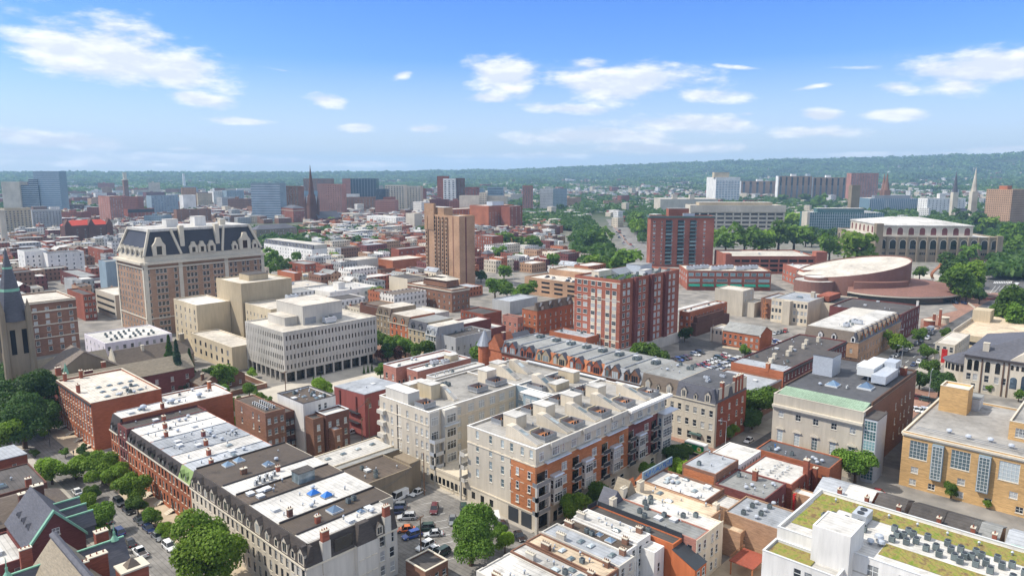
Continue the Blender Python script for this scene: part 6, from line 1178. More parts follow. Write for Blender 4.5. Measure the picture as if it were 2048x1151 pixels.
mid('B2','range_building','rear range with a long white roof behind the grey end building','building',(1530,290),11,R=1860,D=10,wall='brick_maroon',roof='roof_white');mid('B2','maroon_shed','small maroon building with a white roof right of the grey end building','building',(1865,300),7,R=1975,D=10,wall='brick_maroon',roof='roof_white');mid('B2','orange_row','low orange brick row with small windows below the grey shed roof','house',(1800,190),8,L=1620,Wd=14,wall='brick_red',roof='roof_dark',lw=6,fl=2);mid('B2','dark_roof_building','building with a lettered dark parapet behind the terrace houses','building',(960,140),12,L=825,R=1010,wall='brick_dark',roof='roof_dark')
# ---- centre right
b=mid('A3','red_tower','red brick apartment tower with three columns of glazed balconies and a dark cornice','apartment tower',(1110,480),by=880,R=1612,rz=R_(-48),wall='brick_apt',roof='roof_dark',D=26,L=1085,par=.8,limit=100)
RT_=b
put_windows(b.root,[('R',b.W*t,3+3.3*k,g(0,1,w_,1.7,st='flat'))for k in range(12)for t,w_ in((.06,2.),(.18,1.2),(.34,1.),(.53,1.),(.72,1.2),(.85,1.6))],b.W,b.D)
for t in(.24,.43,.62):
 for k in range(12):
  bal=MB();bal.box(b.W*t,-1.8,2.4+3.3*k,b.W*t+7*b.W/72,-.02,2.7+3.3*k,0);bal.box(b.W*t,-1.8,2.7+3.3*k,b.W*t+7*b.W/72,-1.7,3.8+3.3*k,1);bal.quad((b.W*t,-.04,2.7+3.3*k),(b.W*t+7*b.W/72,-.04,2.7+3.3*k),(b.W*t+7*b.W/72,-.04,5.6+3.3*k),(b.W*t,-.04,5.6+3.3*k),2);bal.build('balcony',[W('metal_grey'),W('glass_teal'),W('glass_dark')],b.root)
band(b,b.H-1.5,1.5,1.3,'metal_green','LR');bulkhead(b,b.W*.3,6,b.W*.62,18,7,'brick_apt','roof_grey');bulkhead(b,b.W*.52,3,b.W*.7,6,3,'metal_light','roof_grey')
x,y,W_,D_,h=Bs(*tp('A3',1400,910),14,1543,tp('A3',1340,0)[0],rz=R_(-50))
b=house('brick_office','long low brick office with teal windows, awnings and grey roof units','office building',x,y,W_,34,14,rz=R_(-50),wall='brick_apt',roof='roof_warm',par=.6,Rf=[g(6,6,b.W/9 if False else 7.5,2.2,1,gl='glass_teal',sill=0),g(10.2,12,3.4,2.3,1,gl='glass_teal',sill=0)],L=[g(5,4,2.6,2,2,4.2,gl='glass_teal',sill=0)],cap='brick_tan')
for k in range(6):
 c=MB();c.frus(b.W*(k+.1)/6,-1.8,b.W*(k+.9)/6,-.02,3.0,4.6,(0,1.6,0,0));c.build('awning',W('awning_teal'),b.root)
for k in range(9):topper(b,'pack',b.W*(k+.6)/10,9+4*(k%3),'the long brick office roof',0.,sc=1.7)
b=mid('A3','parking_garage','wide brick parking garage with open decks, right of the red balcony tower','parking garage',(1745,795),15,R=2420,rz=R_(-47),D=50,wall='brick_apt',roof='roof_warm',par=1.,k='n')
G3=b
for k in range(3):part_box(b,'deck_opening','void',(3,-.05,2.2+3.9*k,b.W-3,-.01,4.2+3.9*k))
for k in range(10):part_box(b,'pier','brick_apt',(b.W*k/9.-.6,-.3,0,b.W*k/9.+.6,-.06,14))
part_box(b,'stair_tower','brick_apt',(-5,-.6,0,-.02,7,17));part_box(b,'stair_tower','brick_apt',(b.W-1,-.5,.1,b.W+8,8,18.5))
b=mid('A4','brick_low','small brick office with a white roof between the garage and the round hall','office building',(310,985),13,L=150,R=560,rz=R_(-47),wall='brick_apt',roof='roof_white',lw=6,fl=2,w=2.6,hh=2.,fh=4.5,gl='glass_teal',D=30);clutter(b,'the small white brick office roof',7,('hatch','turb'),None)
b=mid('A3','state_offices','very long beige concrete office with deep gridded floors','office building',(1430,395),by=640,R=2160,rz=R_(-49),wall='paint_stone',roof='roof_warm',D=40,par=.8)
SO=b
for k in range(6):
 part_box(b,'void_floor','glass_dark',(1,-.05,1.4+4.2*k*b.H/32,b.W-1,-.01,3.6+4.2*k*b.H/32))
for k in range(12):part_box(b,'pier','paint_stone',(b.W*k/11.-.9,-1.6,0,b.W*k/11.+.9,-.06,b.H*.78))
part_box(b,'top_slab','paint_stone',(-2,-2.4,b.H*.78,b.W+2,-.07,b.H+.2));bulkhead(b,b.W*.1,10,b.W*.9,30,4,'paint_khaki','roof_warm')
b=mid('A3','state_offices','upper ribbed beige concrete block behind the long gridded office','office building',(1185,345),by=470,R=1640,rz=R_(-49),L=1135,wall='paint_stone',roof='roof_warm',D=44);[bulkhead(b,b.W*t,8,b.W*t+10,18,9,'paint_stone','roof_warm')for t in(.22,.52)]
b=mid('A3','white_office_tower','white office tower with a gridded glass front and tall blank core','office tower',(1625,175),by=390,L=1495,R=1815,rz=R_(-49),wall='paint_white',roof='roof_warm',rw=8,st='flat',w=6,hh=2,gl='glass_sky',fl=14,fh=4.6,D=30);bulkhead(b,-4,6,36,30,14,'paint_sand','roof_warm')
for i,(t_,x0,x1,y0,lb)in enumerate((('A3',1820,2140,205,'brick apartment slab directly right of the white office tower'),('A4',115,380,245,'left one of the two tall balcony slabs at the right skyline'),('A4',385,658,255,'right one of the two tall balcony slabs at the right skyline'))):
 b=mid(t_,'apartment_slab',lb,'apartment building',(x0,y0),by=(350 if i==0 else 455),R=x1,rz=R_(-49),wall='fac_tan',roof='roof_white',D=20)
 nf=int((b.H-6)/3)
 for q in range(6):
  part_box(b,'balcony_stack','glass_dark',(b.W*(q+.3)/6,-.1,2,b.W*(q+.62)/6,-.01,b.H-2))
  for k in range(min(nf,16)):part_box(b,'balcony','metal_grey',(b.W*(q+.28)/6,-1.8,3+3*k,b.W*(q+.64)/6,-.12,4.2+3*k))
 part_box(b,'pier','paint_white',(-1,-.3,0,1.4,20,b.H+.5));bulkhead(b,b.W*.4,6,b.W*.55,14,7,'paint_white','roof_white')
b=mid('A4','glass_office','teal glazed office with a set back top, left of the castle-like hall','office building',(345,530),by=700,L=285,R=950,rz=R_(-52),wall='glass_teal',roof='roof_white',D=24)
for k in range(34):part_box(b,'mullion','metal_light',(b.W*k/34,-.25,0,b.W*k/34+.35,-.01,b.H))
for k in range(1,8):part_box(b,'floor_band','paint_bluegrey',(0,-.2,b.H*k/8-.5,b.W,-.012,b.H*k/8+.5))
part_box(b,'end_wall','paint_stone',(-.4,-.3,0,3,24,b.H+.6));bulkhead(b,14,4,b.W*.75,20,6,'glass_teal','roof_white')
b=mid('A4','blue_office','blue glazed office with vertical fins, behind the castle-like hall','office building',(835,420),34,L=715,R=1220,rz=R_(-50),wall='glass_blue',roof='roof_warm',D=26)
for k in range(26):part_box(b,'fin','metal_light',(b.W*k/26,-.3,0,b.W*k/26+.5,-.01,b.H))
bulkhead(b,b.W*.12,5,b.W*.85,20,6,'metal_grey','roof_grey')
b=mid('A4','white_flats','white nine storey flats right of the blue fin office','apartment building',(1290,420),37,L=1215,R=1590,rz=R_(-40),wall='paint_white',roof='roof_white',lw=4,rw=10,st='flat',gl='glass_dark',w=1.6);bulkhead(b,b.W*.35,4,b.W*.5,12,9,'paint_white','roof_white')
b=mid('A4','brick_flats','tall tan brick flats cut by the right picture edge','apartment building',(1960,350),by=660,L=1755,Wd=40,rz=R_(-20),wall='fac_tan',roof='roof_grey');bulkhead(b,4,10,16,22,6,'brick_orange','roof_grey')
far(1703,52,1900,ht(346,1900),'brick_flats','low wide brick flats on the right skyline','apartment building','brick_pink',n=10)
for i,(px_,d_,h_,m_,lb,w_)in enumerate(((1918,1250,ht(342,1250),'paint_stone','church with a dark steeple above pale stone, right skyline',10),(1957,1150,ht(334,1150),'paint_stone','church with a tall pale stone spire, right skyline',10),(1779,1500,ht(346,1500),'brick_brown','brown twin spired church far off on the right',14),(1716,1100,ht(370,1100),'paint_rubble','grey square towered church at the right',14))):
 X,Y=GD(px_,d_);b=house('church',lb,'church',X,Y,42,18,13,rz=R_(-50),wall=m_,roof='slate',rtype='gable',ridge='x',rh=9);t=h_*.58 if i!=3 else h_
 part_box(b,'tower',m_,(-w_*.4,4,0,w_*.5,4+w_*.9,t));
 if i!=3:c=MB();c.tube(w_*.05,4+w_*.45,t,h_,w_*.46,.15,8);c.build('spire',W('slate' if i==0 else m_),b.root)
 if i==2:part_box(b,'tower',m_,(-w_*.4,18,0,w_*.4,26,t));c=MB();c.tube(0,22,t,h_,5,.15,8);c.build('spire',W(m_),b.root)
# ---- castle-like armoury
b=mid('A4','armoury','castle-like grey stone drill hall with arched windows and a white roof','hall',(895,720),by=915,L=490,R=1860,rz=R_(-53),wall='paint_rubble',roof='roof_white',par=1.0,cap='trim_stone')
Wd,Dd=b.W,b.D
def arch(bl,face,u,z,w_,h_,m='glass_dark',ox=0,oy=0,Wx=None,Dx=None):
 c=MB();n=8;pts=[(-w_/2,0),(w_/2,0),(w_/2,h_-w_/2)]+[(w_/2*math.cos(math.pi*k/n),h_-w_/2+w_/2*math.sin(math.pi*k/n))for k in range(1,n)]+[(-w_/2,h_-w_/2)]
 c.poly([(x,-.04,z_)for x,z_ in pts],0);p2=[(x*1.22,z_*1.06-.0)for x,z_ in pts]
 c.poly([(x,-.02,z_)for x,z_ in p2],1)
 x,y,zz=fpt(face,Wx or bl.W,Dx or bl.D,u,z);return c.build('arched_window',[W(m),W('trim_stone')],bl.root,(x+ox,y+oy,zz),FACE_RZ[face])
for k in range(12):arch(b,'R',Wd*(k+.5)/12+.6,12.2,5.4,8.6)
for k in range(12):
 for q in range(3):link('window',win_mesh(1.3,2,'flat','frame_dark','glass_dark',0),b.root,(Wd*(k+.5)/12-1.2+1.8*q,-.01,6.8))
for k in range(13):part_box(b,'buttress','paint_rubble',(Wd*k/12-.9,-1.4,0,Wd*k/12+.9,-.01,23.9))
for k in range(9):arch(b,'L',Dd*(k+.5)/9,12.4,4.2,7)
part_box(b,'corner_tower','paint_rubble',(-2.4,-2.4,0,4,4,36));part_box(b,'corner_tower','paint_rubble',(Wd-3,-2.2,0,Wd+2,3,25))
b2=house('drill_hall','','',0,0,Wd*.74,Dd*.8,33,wall='paint_stone',roof='roof_white',par=0,par_of=b,ox=9,oy=10,rtype='none',base=22.6)
q=MB();w2,d2=Wd*.74,Dd*.8;q.box(-.8,-.8,33,w2+.8,d2+.8,33.8,0);q.poly([(-.8,-.8,33.81),(w2+.8,-.8,33.81),(w2*.62,d2*.5,39.5)],0);q.poly([(w2+.8,-.8,33.81),(w2+.8,d2+.8,33.81),(w2*.62,d2*.5,39.5)],0);q.poly([(w2+.8,d2+.8,33.81),(-.8,d2+.8,33.81),(w2*.28,d2*.5,39.5),(w2*.62,d2*.5,39.5)],0);q.poly([(-.8,d2+.8,33.81),(-.8,-.8,33.81),(w2*.28,d2*.5,39.5)],0);q.poly([(-.8,-.8,33.812),(w2*.62,d2*.5,39.501),(w2*.28,d2*.5,39.501)],0);q.build('roof',W('roof_white'),b.root,b2.off)
for k in range(8):arch(b,'R',w2*(k+.5)/8,24.6,5.0,7,'brick_maroon',9,10,w2,d2)
for k in range(8):arch(b,'L',d2*(k+.5)/8,24.6,4.2,6.6,'brick_maroon',9,10,w2,d2)
# ---- round concert hall
def ellpts(cx,cy,a,c,rot,n=72):return[(cx+a*math.cos(2*math.pi*k/n)*math.cos(rot)-c*math.sin(2*math.pi*k/n)*math.sin(rot),cy+a*math.cos(2*math.pi*k/n)*math.sin(rot)+c*math.sin(2*math.pi*k/n)*math.cos(rot))for k in range(n)]
hx,hy=GD(1719,500);HR=37.5
root=empty('concert_hall',(hx,hy,0));tag(root,'round maroon brick concert hall with a tilted white roof disc','concert hall')
mat('hall_brick',lin(134,98,86),.9,.14,.9,'brick',dirt=.14)
ar=HEAD-math.pi/2
tilt=lambda u:11.2+12.8*(u+HR)/(2*HR)
q=MB();n=80;rr=[(HR*math.cos(2*math.pi*k/n),HR*.92*math.sin(2*math.pi*k/n))for k in range(n)]
def loc(u,v):return(u*math.cos(ar)-v*math.sin(ar),u*math.sin(ar)+v*math.cos(ar))
for k in range(n):
 a,c=rr[k],rr[(k+1)%n];q.quad((*loc(*a),0),(*loc(*c),0),(*loc(*c),tilt(c[0])),(*loc(*a),tilt(a[0])))
 ai,ci=(a[0]*.985,a[1]*.985),(c[0]*.985,c[1]*.985);q.quad((*loc(*a),tilt(a[0])),(*loc(*c),tilt(c[0])),(*loc(*ci),tilt(c[0])),(*loc(*ai),tilt(a[0])));q.quad((*loc(*ai),tilt(a[0])),(*loc(*ci),tilt(c[0])),(*loc(*ci),tilt(c[0])-1),(*loc(*ai),tilt(a[0])-1))
q.build('wall',W('hall_brick'),root)
q=MB();q.poly([(*loc(u*.986,v*.986),tilt(u)-.8)for u,v in rr]);q.build('roof',W('roof_warm'),root)
q=MB();m_=60
def ramp(k,t):
 a=math.radians(-118+150*k/m_);r=HR*(.86+t*(.26+.74*max(0,math.cos(a+.45))**.8));return loc(r*math.cos(a),r*math.sin(a)*.98)
for k in range(m_):q.quad((*ramp(k,0),8.6),(*ramp(k,1),5.2),(*ramp(k+1,1),5.2),(*ramp(k+1,0),8.6))
q.build('lobby_roof',W('hall_brick'),root)
q=MB()
for k in range(m_):q.quad((*ramp(k,.999),4.4),(*ramp(k+1,.999),4.4),(*ramp(k+1,.999),5.18),(*ramp(k,.999),5.18));q.quad((*ramp(k,1.0),4.3),(*ramp(k,1.0),4.4),(*ramp(k+1,1.0),4.4),(*ramp(k+1,1.),4.3))
q.build('eaves',W('trim_stone'),root);q=MB()
for k in range(m_):q.quad((*ramp(k,.93),0),(*ramp(k+1,.93),0),(*ramp(k+1,.93),5.3),(*ramp(k,.93),5.3))
q.build('lobby_glazing',W('glass_dark'),root)
for(u,v,r,h_)in((-HR*.92,-HR*.5,13,10.6),(-HR*.86,-HR*.45,8,12.6)):
 q=MB();x,y=loc(u,v);q.tube(x,y,0,h_,r,r,32,0,False);q.tube(x,y,h_-.4,h_-.35,r*.97,r*.97,32,1);q.build('drum',[W('hall_brick'),W('roof_white')],root)
q=MB();arc=[loc(HR*1.10*math.cos(math.radians(a)),HR*1.04*math.sin(math.radians(a)))for a in range(-112,-55,4)];arc2=[loc(HR*.96*math.cos(math.radians(a)),HR*.9*math.sin(math.radians(a)))for a in range(-112,-55,4)]
q.prism(arc+arc2[::-1],0,11.4,0);q.build('terrace_wall',W('hall_brick'),root)
for k in range(40):FOOT.append([(hx+loc(p,r)[0],hy+loc(p,r)[1])for p,r in((-HR,-HR),(HR*1.3,-HR),(HR*1.3,HR),(-HR,HR))])if k==0 else None
# ---- right block along the avenue
b=mid('D2','gabled_office','small orange brick hall with a grey gabled roof beside the car park','building',(1250,635),7.2,L=830,R=1390,wall='brick_orange',roof='roof_grey',rtype='gable',ridge='y',rh=3.2,lw=7,fl=2,w=1.3,hh=1.7,fh=2.9,z0=1.0);part_box(b,'parapet','paint_white',(-.2,-.35,6.6,.4,.1,7.4))
mid('D2','cafe_building','small cream and maroon building with a white roof, left of the orange gabled hall','building',(830,560),6.6,L=690,Wd=12,wall='paint_cream',roof='roof_white',lw=3,fl=1,z0=3.8)
b=mid('D2','brick_terrace','dark brick terrace with a mansard end and long porches, right of the ten storey block','terrace',(455,365),12.5,L=335,R=880,wall='brick_orange',roof='roof_dark',rw=10,lw=2);part_box(b,'porch','brick_dark',(2,-2.6,0,b.W-2,-.02,6.6),(4,-2.2,6.62,b.W-8,-.02,9.6));part_box(b,'white_roof_strip','roof_white',(2,2,12.0,b.W-3,6.5,12.2),(2,13,12.0,b.W-3,16,12.2)if b.D>18 else(2,8,12,b.W-3,11,12.2));clutter(b,'the dark brick terrace roof',9,('vent','hatch','fan'))
mid('D2','stucco_shell','tall blank stained stucco building behind the dark brick terrace','building',(1060,125),15,L=740,R=1185,wall='paint_concrete',roof='roof_warm',rw=2);mid('D2','stucco_annex','lower blank stucco annex right of the tall stained building','building',(1190,260),8.5,L=1060,Wd=14,wall='paint_concrete',roof='roof_warm')
b=mid('D2','cream_building','cream three storey building with a stair tower and silver roof','building',(1800,250),13.5,L=1385,Wd=32,wall='paint_cream',roof='roof_silver',lw=10,fl=3,w=1.4,hh=2.2,fh=4);part_box(b,'stair_tower','paint_concrete',(-3.2,b.D*.42,0,-.02,b.D*.62,13.2));topper(b,'sky',14,10,'the silver roof of the cream building',sc=2)
b=mid('D2','porch_house','brick flats with tall wooden rear porches, left of the cream building','building',(1385,215),11.5,L=1265,Wd=24,wall='brick_brown',roof='roof_silver');part_box(b,'rear_porch','wood',(-3.4,2,0,-3.1,2.3,11),(-3.4,b.D-3,0,-3.1,b.D-2.7,11),*[(-3.4,2,2.9+2.9*k,-.02,b.D-2.7,3.1+2.9*k)for k in range(3)])
b=mid('B4','cream_annex','cream walled annex with a vine covered side, above the mansard brick corner','building',(600,190),11,L=365,Wd=30,wall='paint_cream',roof='roof_dark');c=MB();rg=random.Random(3)
for k in range(500):x,z=rg.uniform(0,14),rg.uniform(1,11)*rg.random()**.5;c.quad((x,-.1,z),(x+.6,-.25,z+.1),(x+.6,-.3,z+.7),(x,-.1,z+.6))
c.build('vine',W('leaf_bright'),b.root);chimney(b,1,b.D-1,10,6,2,2,'paint_concrete',1);part_box(b,'rear_house','brick_red',(4,b.D-9,11,22,b.D-2,14));mid('B4','grey_gable','grey rendered end wall with a white chimney beside the round hall','building',(795,265),13,L=660,R=835,wall='paint_grey',roof='roof_dark')
b=mid('B4','mansard_block','long brick mansard block with tan dormers along the avenue','building',(745,498),10.5,R=1080,L=320,wall='brick_tan',roof='roof_warm',lw=4,rw=16,fl=2,w=1.1,hh=2,fh=4.2,par=0)
mansard(b,'L',10.5,4.2,2.0,'slate_brown');mansard(b,'R',10.5,4.2,1.6,'slate');part_box(b,'attic_wall','paint_lgrey',(2.4,2.2,10.7,b.W,b.D,14.7));part_box(b,'roof','roof_white',(3,2.8,14.71,b.W*.62,b.D-1,14.9),(b.W*.62,2.8,14.71,b.W-.4,b.D*.5,14.9));b.deck=14.9
for k in range(9):dormer(b,'R',b.W*(k+.7)/9.6,10.6,3.2,2.6,'tile_orange','slate_brown',dep=1.8,out=-.2)
for u in(b.D*.3,b.D*.55,b.D*.9):dormer(b,'L',u,10.6,1.8,2,'paint_white','slate_brown',dep=1.8)
clutter(b,'the mansard block roof',6,('pack','fan','fan'),(6,6,30,14))
b=mid('B4','brick_corner_block','tall dark brick corner block with a dark roof in front of the round hall','building',(1080,270),14,R=1230,D=34,wall='brick_maroon',roof='roof_dark',rw=7,fl=3,w=1.3,hh=2.6,fh=4.2);chimney(b,b.W-1,1,13,3,1,1,'paint_white',1);house('w','','',0,0,22,20,11,wall='brick_brown',roof='roof_dark',par=.4,par_of=b,ox=-26,oy=9);clutter(b,'the dark corner block roof',4,('vent','hatch'))
b=house('long_brick_terrace','long dark red brick terrace with a row of brick stacks on its dark roof','terrace',246,97.4,66,20,12,wall='brick_maroon',roof='roof_dark',Rf=[g(1.6,20,1.,1.9,3,3.4)],L=[g(2,3,1,1.8,3,3.3)],cornice=(11,.5,.5,'trim_dark','R'))
c=MB();c.box(-.06,0,0,-.004,20,12.1);c.build('end_wall',W('brick_orange'),b.root);part_box(b,'end_roof','roof_silver',(.3,.3,11.55,9,19.7,11.8))
for k in range(7):chimney(b,10+8*k,9+2*(k%2),11.5,1.8,1.6,1.2,'trim_stone',2)
clutter(b,'the long dark red terrace roof',12,('vent','fan','hatch','vent'));chimney(b,.6,6,11,3,1.6,1.2,'brick_orange',2)
b=house('brick_house','brick house with a slate mansard flank and pale roof, left of the long red terrace','house',222,97,22,21,9.6,wall='brick_brown',roof='roof_silver',L=[g(2.2,3,1.,1.8,2,3.5)],Rf=[g(2,6,1,1.8,2,3.5)],par=.4);mansard(b,'R',9.6,.1,.2,'slate');clutter(b,'the pale roof left of the long red terrace',4,('vent','hatch'))
b=house('brick_house','low brick house with a flat grey roof behind the corner mansard building','house',213,118,18,14,8,wall='brick_orange',roof='roof_grey',L=[g(2,3,1,1.8,2,3)],par=.3)
b=house('stone_hall','grey stone hall with a slate hipped roof, round tower and arched windows, right edge','church',311,-2,46,56,14,wall='paint_stone',roof='slate',rtype='hip',rh=8.6,over=.8,L=[g(1.,6,1.5,2.2,us=[3.5,7.5,19,27,34,42]),g(4.4,5,1.5,2.6,us=[1.8,4.0,7.6,10.8,13])])
for u in(1.8,4.0,7.6,10.8):arch(b,'L',u,8.2,1.6,4.2)
for u in(16,19.4,22.8):arch(b,'L',u,3.6,2.2,5.6 if u==19.4 else 4.4,'glass_blue')
for k in range(6):arch(b,'L',15.2+1.6*k,10.6,.9,1.8)
for u in(5.8,12.6,14.2):part_box(b,'downpipe','trim_brown',(-.3,b.D-u-.2,0,-.02,b.D-u+.2,13.4))
c=MB();c.tube(9,58,0,9.6,6.2,6.2,24,0);c.tube(9,58,9.6,13,7.0,.2,24,1);o=c.build('round_tower',[W('paint_stone'),W('slate')],b.root)
for k in range(8):c=MB();a=math.pi*.72+k*.26;c.box(-.55,-.1,0,.55,.1,2.4);c.build('window',W('glass_dark'),o,(9+6.2*math.cos(a),58+6.2*math.sin(a),6.4),a+math.pi/2)
c=MB();c.extx([(b.D-27,14),(b.D-14,14),(b.D-20.5,19)],-.6,14,0);c.build('gable',W('paint_stone'),b.root);chimney(b,4,50,13,5.6,2,2,'paint_stone',1);band(b,13.2,.8,.8,'trim_dark','L')
b=house('cream_office','small cream stone building with a maroon panel, left of the grey stone hall','building',349,64.6,30,7.6,9,wall='paint_stone',roof='roof_warm',L=[g(1.6,3,1.4,2.4,2,3.8,st='flat')],Rf=[g(2,8,1.4,2.2,2,4)],par=.3);part_box(b,'door_panel','redmetal',(-.1,2.6,.5,-.02,4.8,6.6))
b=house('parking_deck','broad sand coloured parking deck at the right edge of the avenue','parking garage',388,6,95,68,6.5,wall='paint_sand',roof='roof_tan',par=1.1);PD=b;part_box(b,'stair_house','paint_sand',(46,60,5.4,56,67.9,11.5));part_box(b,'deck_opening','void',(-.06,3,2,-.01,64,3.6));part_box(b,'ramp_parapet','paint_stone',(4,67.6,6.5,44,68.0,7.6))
# ================================================================ streets, lots, pavements
def pg(t,*pts):return[G(*tp(t,x,y))for x,y in pts]
sheet('road',.02,'asphalt_old',rect(47.4,60,56.2,340));slab('pavement','sand_pave',rect(56.2,90,62,222));slab('pavement','sand_pave',rect(56.2,229,61.6,300));slab('pavement','pavement',rect(43,60,47.4,330))
sheet('parking_lot',.02,'asphalt_old',rect(83,84,115.6,138.5));sheet('alley',.02,'asphalt_old',rect(90,160.5,124,176));sheet('road',.024,'asphalt',rect(115.7,91.5,178,99.4));slab('pavement','pavement',rect(84,88.4,174,91.5));slab('pavement','pavement',rect(115.0,99.4,174,101.1))
slab('kerb','pavement',rect(114.4,101.2,115.68,139))
sheet('road',.028,'asphalt',rect(177,60,188,330));slab('pavement','brick_pave',rect(188,84,190.55,196));slab('pavement','brick_pave',rect(173.2,101,177,160));sheet('brick_paving',.032,'brick_pave',rect(188.01,81,212,84));sheet('brick_paving',.036,'brick_pave',rect(183,81,190.5,92))
sheet('road',.02,'asphalt_old',rect(62,216,177,228));sheet('square',.02,'pavement',rect(181,236,204,300));sheet('brick_paving',.03,'brick_pave',rect(183,240,200,296));sheet('forecourt',.02,'plaza',rect(100,229,181,251));sheet('lawn',.03,'lawn',rect(64,240,100,300))if False else sheet('brick_paving',.03,'brick_pave',rect(104,262,128,282))
sheet('avenue',.024,'asphalt',rect(190,74.5,720,88.6));slab('pavement','pavement',rect(212,88.6,430,93.8));slab('pavement','pavement',rect(250,68,420,74.5));slab('pavement','brick_pave',rect(262,58.5,300,68))
for k in range(28):sheet('lane_marking',.03,'marking',rect(232+12*k,80.9,237+12*k,81.1))
sheet('road',.02,'asphalt',pg('D2',(330,670),(420,640),(900,740),(1400,830),(1400,900),(1080,900),(620,800),(330,800)))
sheet('parking_lot',.026,'asphalt_old',pg('D2',(120,980),(430,850),(620,780),(840,820),(1100,900),(900,1010),(640,1120),(300,1120)));sheet('pavement',.03,'sand_pave',pg('D2',(830,745),(1350,830),(1350,850),(820,765)))
sheet('parking_lot',.03,'asphalt_old',pg('D2',(1380,590),(1560,560),(1700,690),(1620,800),(1350,800)))
sheet('parking_lot',.02,'asphalt',rect(212,46,262,56));sheet('parking_lot',.03,'asphalt',pg('B4',(1160,900),(1380,900),(1500,1120),(1150,1140)))
sheet('plaza',.04,'brick_pave',pg('H',(1000,700),(1190,690),(1500,510),(1860,320),(1700,330),(1400,350),(1300,420),(1380,500),(1010,590)))
sheet('plaza',.03,'plaza',pg('A4',(1180,1030),(1330,1010),(1500,1060),(1750,1090),(1560,1142),(1180,1142)));
for q in(((1185,1060),(1270,1060),(1280,1082),(1185,1080)),((1340,1070),(1460,1060),(1460,1090),(1330,1088)),((1320,1128),(1450,1122),(1450,1150),(1320,1150)),((1560,1020),(1720,1020),(1720,1085),(1560,1090))):sheet('lawn',.05,'lawn',pg('A4',*q))
sheet('parking_lot',.03,'asphalt_old',pg('A4',(1270,955),(1560,925),(1850,870),(1990,865),(1950,990),(1580,985)));sheet('road',.026,'asphalt_old',pg('A4',(1200,1015),(1580,995),(2048,985),(2048,1040),(1760,1055),(1200,1030)));sheet('road',.03,'asphalt',pg('A4',(1760,1052),(1960,1045),(1870,1142),(1640,1142)))
sheet('road',.032,'asphalt',pg('A4',(2048,1060),(2048,1120),(1960,1142),(1990,1100)))
for k in range(11):sheet('crosswalk',.045,'marking',pg('H',(1745+17*k,212),(1753+17*k,212),(1745+17*k,232),(1736+17*k,232)))
for k in range(5):sheet('lane_marking',.045,'marking',pg('H',(1700+45*k,330-12*k),(1704+45*k,330-12*k),(1760+45*k,255),(1757+45*k,255)))
sheet('avenue',.03,'asphalt_old',pg('A3',(755,505),(820,505),(960,590),(1065,700),(1075,870),(1000,830),(930,730),(850,640)))
slab('median','brick_pave',pg('A3',(815,560),(822,560),(945,708),(935,708)),.3);sheet('road',.026,'asphalt_old',pg('A3',(430,700),(500,700),(620,880),(640,930),(560,930)))
sheet('road',.02,'asphalt',pg('F',(1640,560),(1720,570),(1860,830),(1780,830)))
for x0,y0,x1,y1,nm in((84,101,91,116,'parking_lot'),):sheet(nm,.024,'asphalt_old',rect(x0,y0,x1,y1))
for k in range(9):sheet('bay_marking',.03,'marking',[(97+k*1.9-6,108+k*2.9),(97.12+k*1.9-6,108+k*2.9),(102+k*1.9-6,106+k*2.9),(101.9+k*1.9-6,105.9+k*2.9)])
sheet('yard',.03,'sand_pave',rect(126,50,142,63));sheet('lawn',.02,'lawn',rect(262,150,276,176));sheet('lawn',.02,'lawn',rect(70,262,92,300));sheet('lawn',.02,'lawn',rect(40,240,47,300));
# ================================================================ crowded brick houses of the middle distance
rg=random.Random(21);cand=[]
def free(px,py):
 if px<-40 or px>1180:return False
 if px>1010:return 455<py<560
 if px>860:return 420<py<600
 return 384<py<640
KEEP=[(532,500,80,60),(1000,575,60,30),(1250,470,40,80),(1180,480,60,40)]
yy_=330.
while yy_<1650:
 d_=rg.uniform(13,18);xx_=40.+rg.uniform(0,8)
 if(yy_%92)>14:
  while xx_<1250:
   w_=rg.uniform(6,9)if rg.random()<.75 else rg.uniform(14,26)
   if(xx_%118)>13:
    px,py=PRJ(xx_+w_/2,yy_+d_/2,0)
    if free(px,py)and not any(abs(px-a)<c and abs(py-b_)<e for a,b_,c,e in KEEP)and rg.random()<.86 and clear(xx_+w_/2,yy_+d_/2,max(w_,d_)*.62):
     cand.append((xx_,yy_,w_,d_,rg.uniform(7.5,12.5)if w_<12 else rg.uniform(6,14)))
   xx_+=w_+.05
 yy_+=d_+(rg.uniform(5,12)if rg.random()<.6 else.05)
cand.sort(key=lambda q:q[0]**2+q[1]**2)
WL=[('fac_red','red'),('fac_stone','stone'),('fac_brown','brown'),('fac_maroon','maroon'),('fac_orange','orange'),('fac_tan','tan'),('fac_cream','cream'),('fac_white','white'),('fac_grey','grey')]
RF=[('roof_white','white'),('roof_white','white'),('roof_silver','silver'),('roof_grey','grey'),('roof_dark','dark'),('slate_brown','brown slate')]
st_=MB();smats=[m for m,_ in WL]+[m for m,_ in RF]
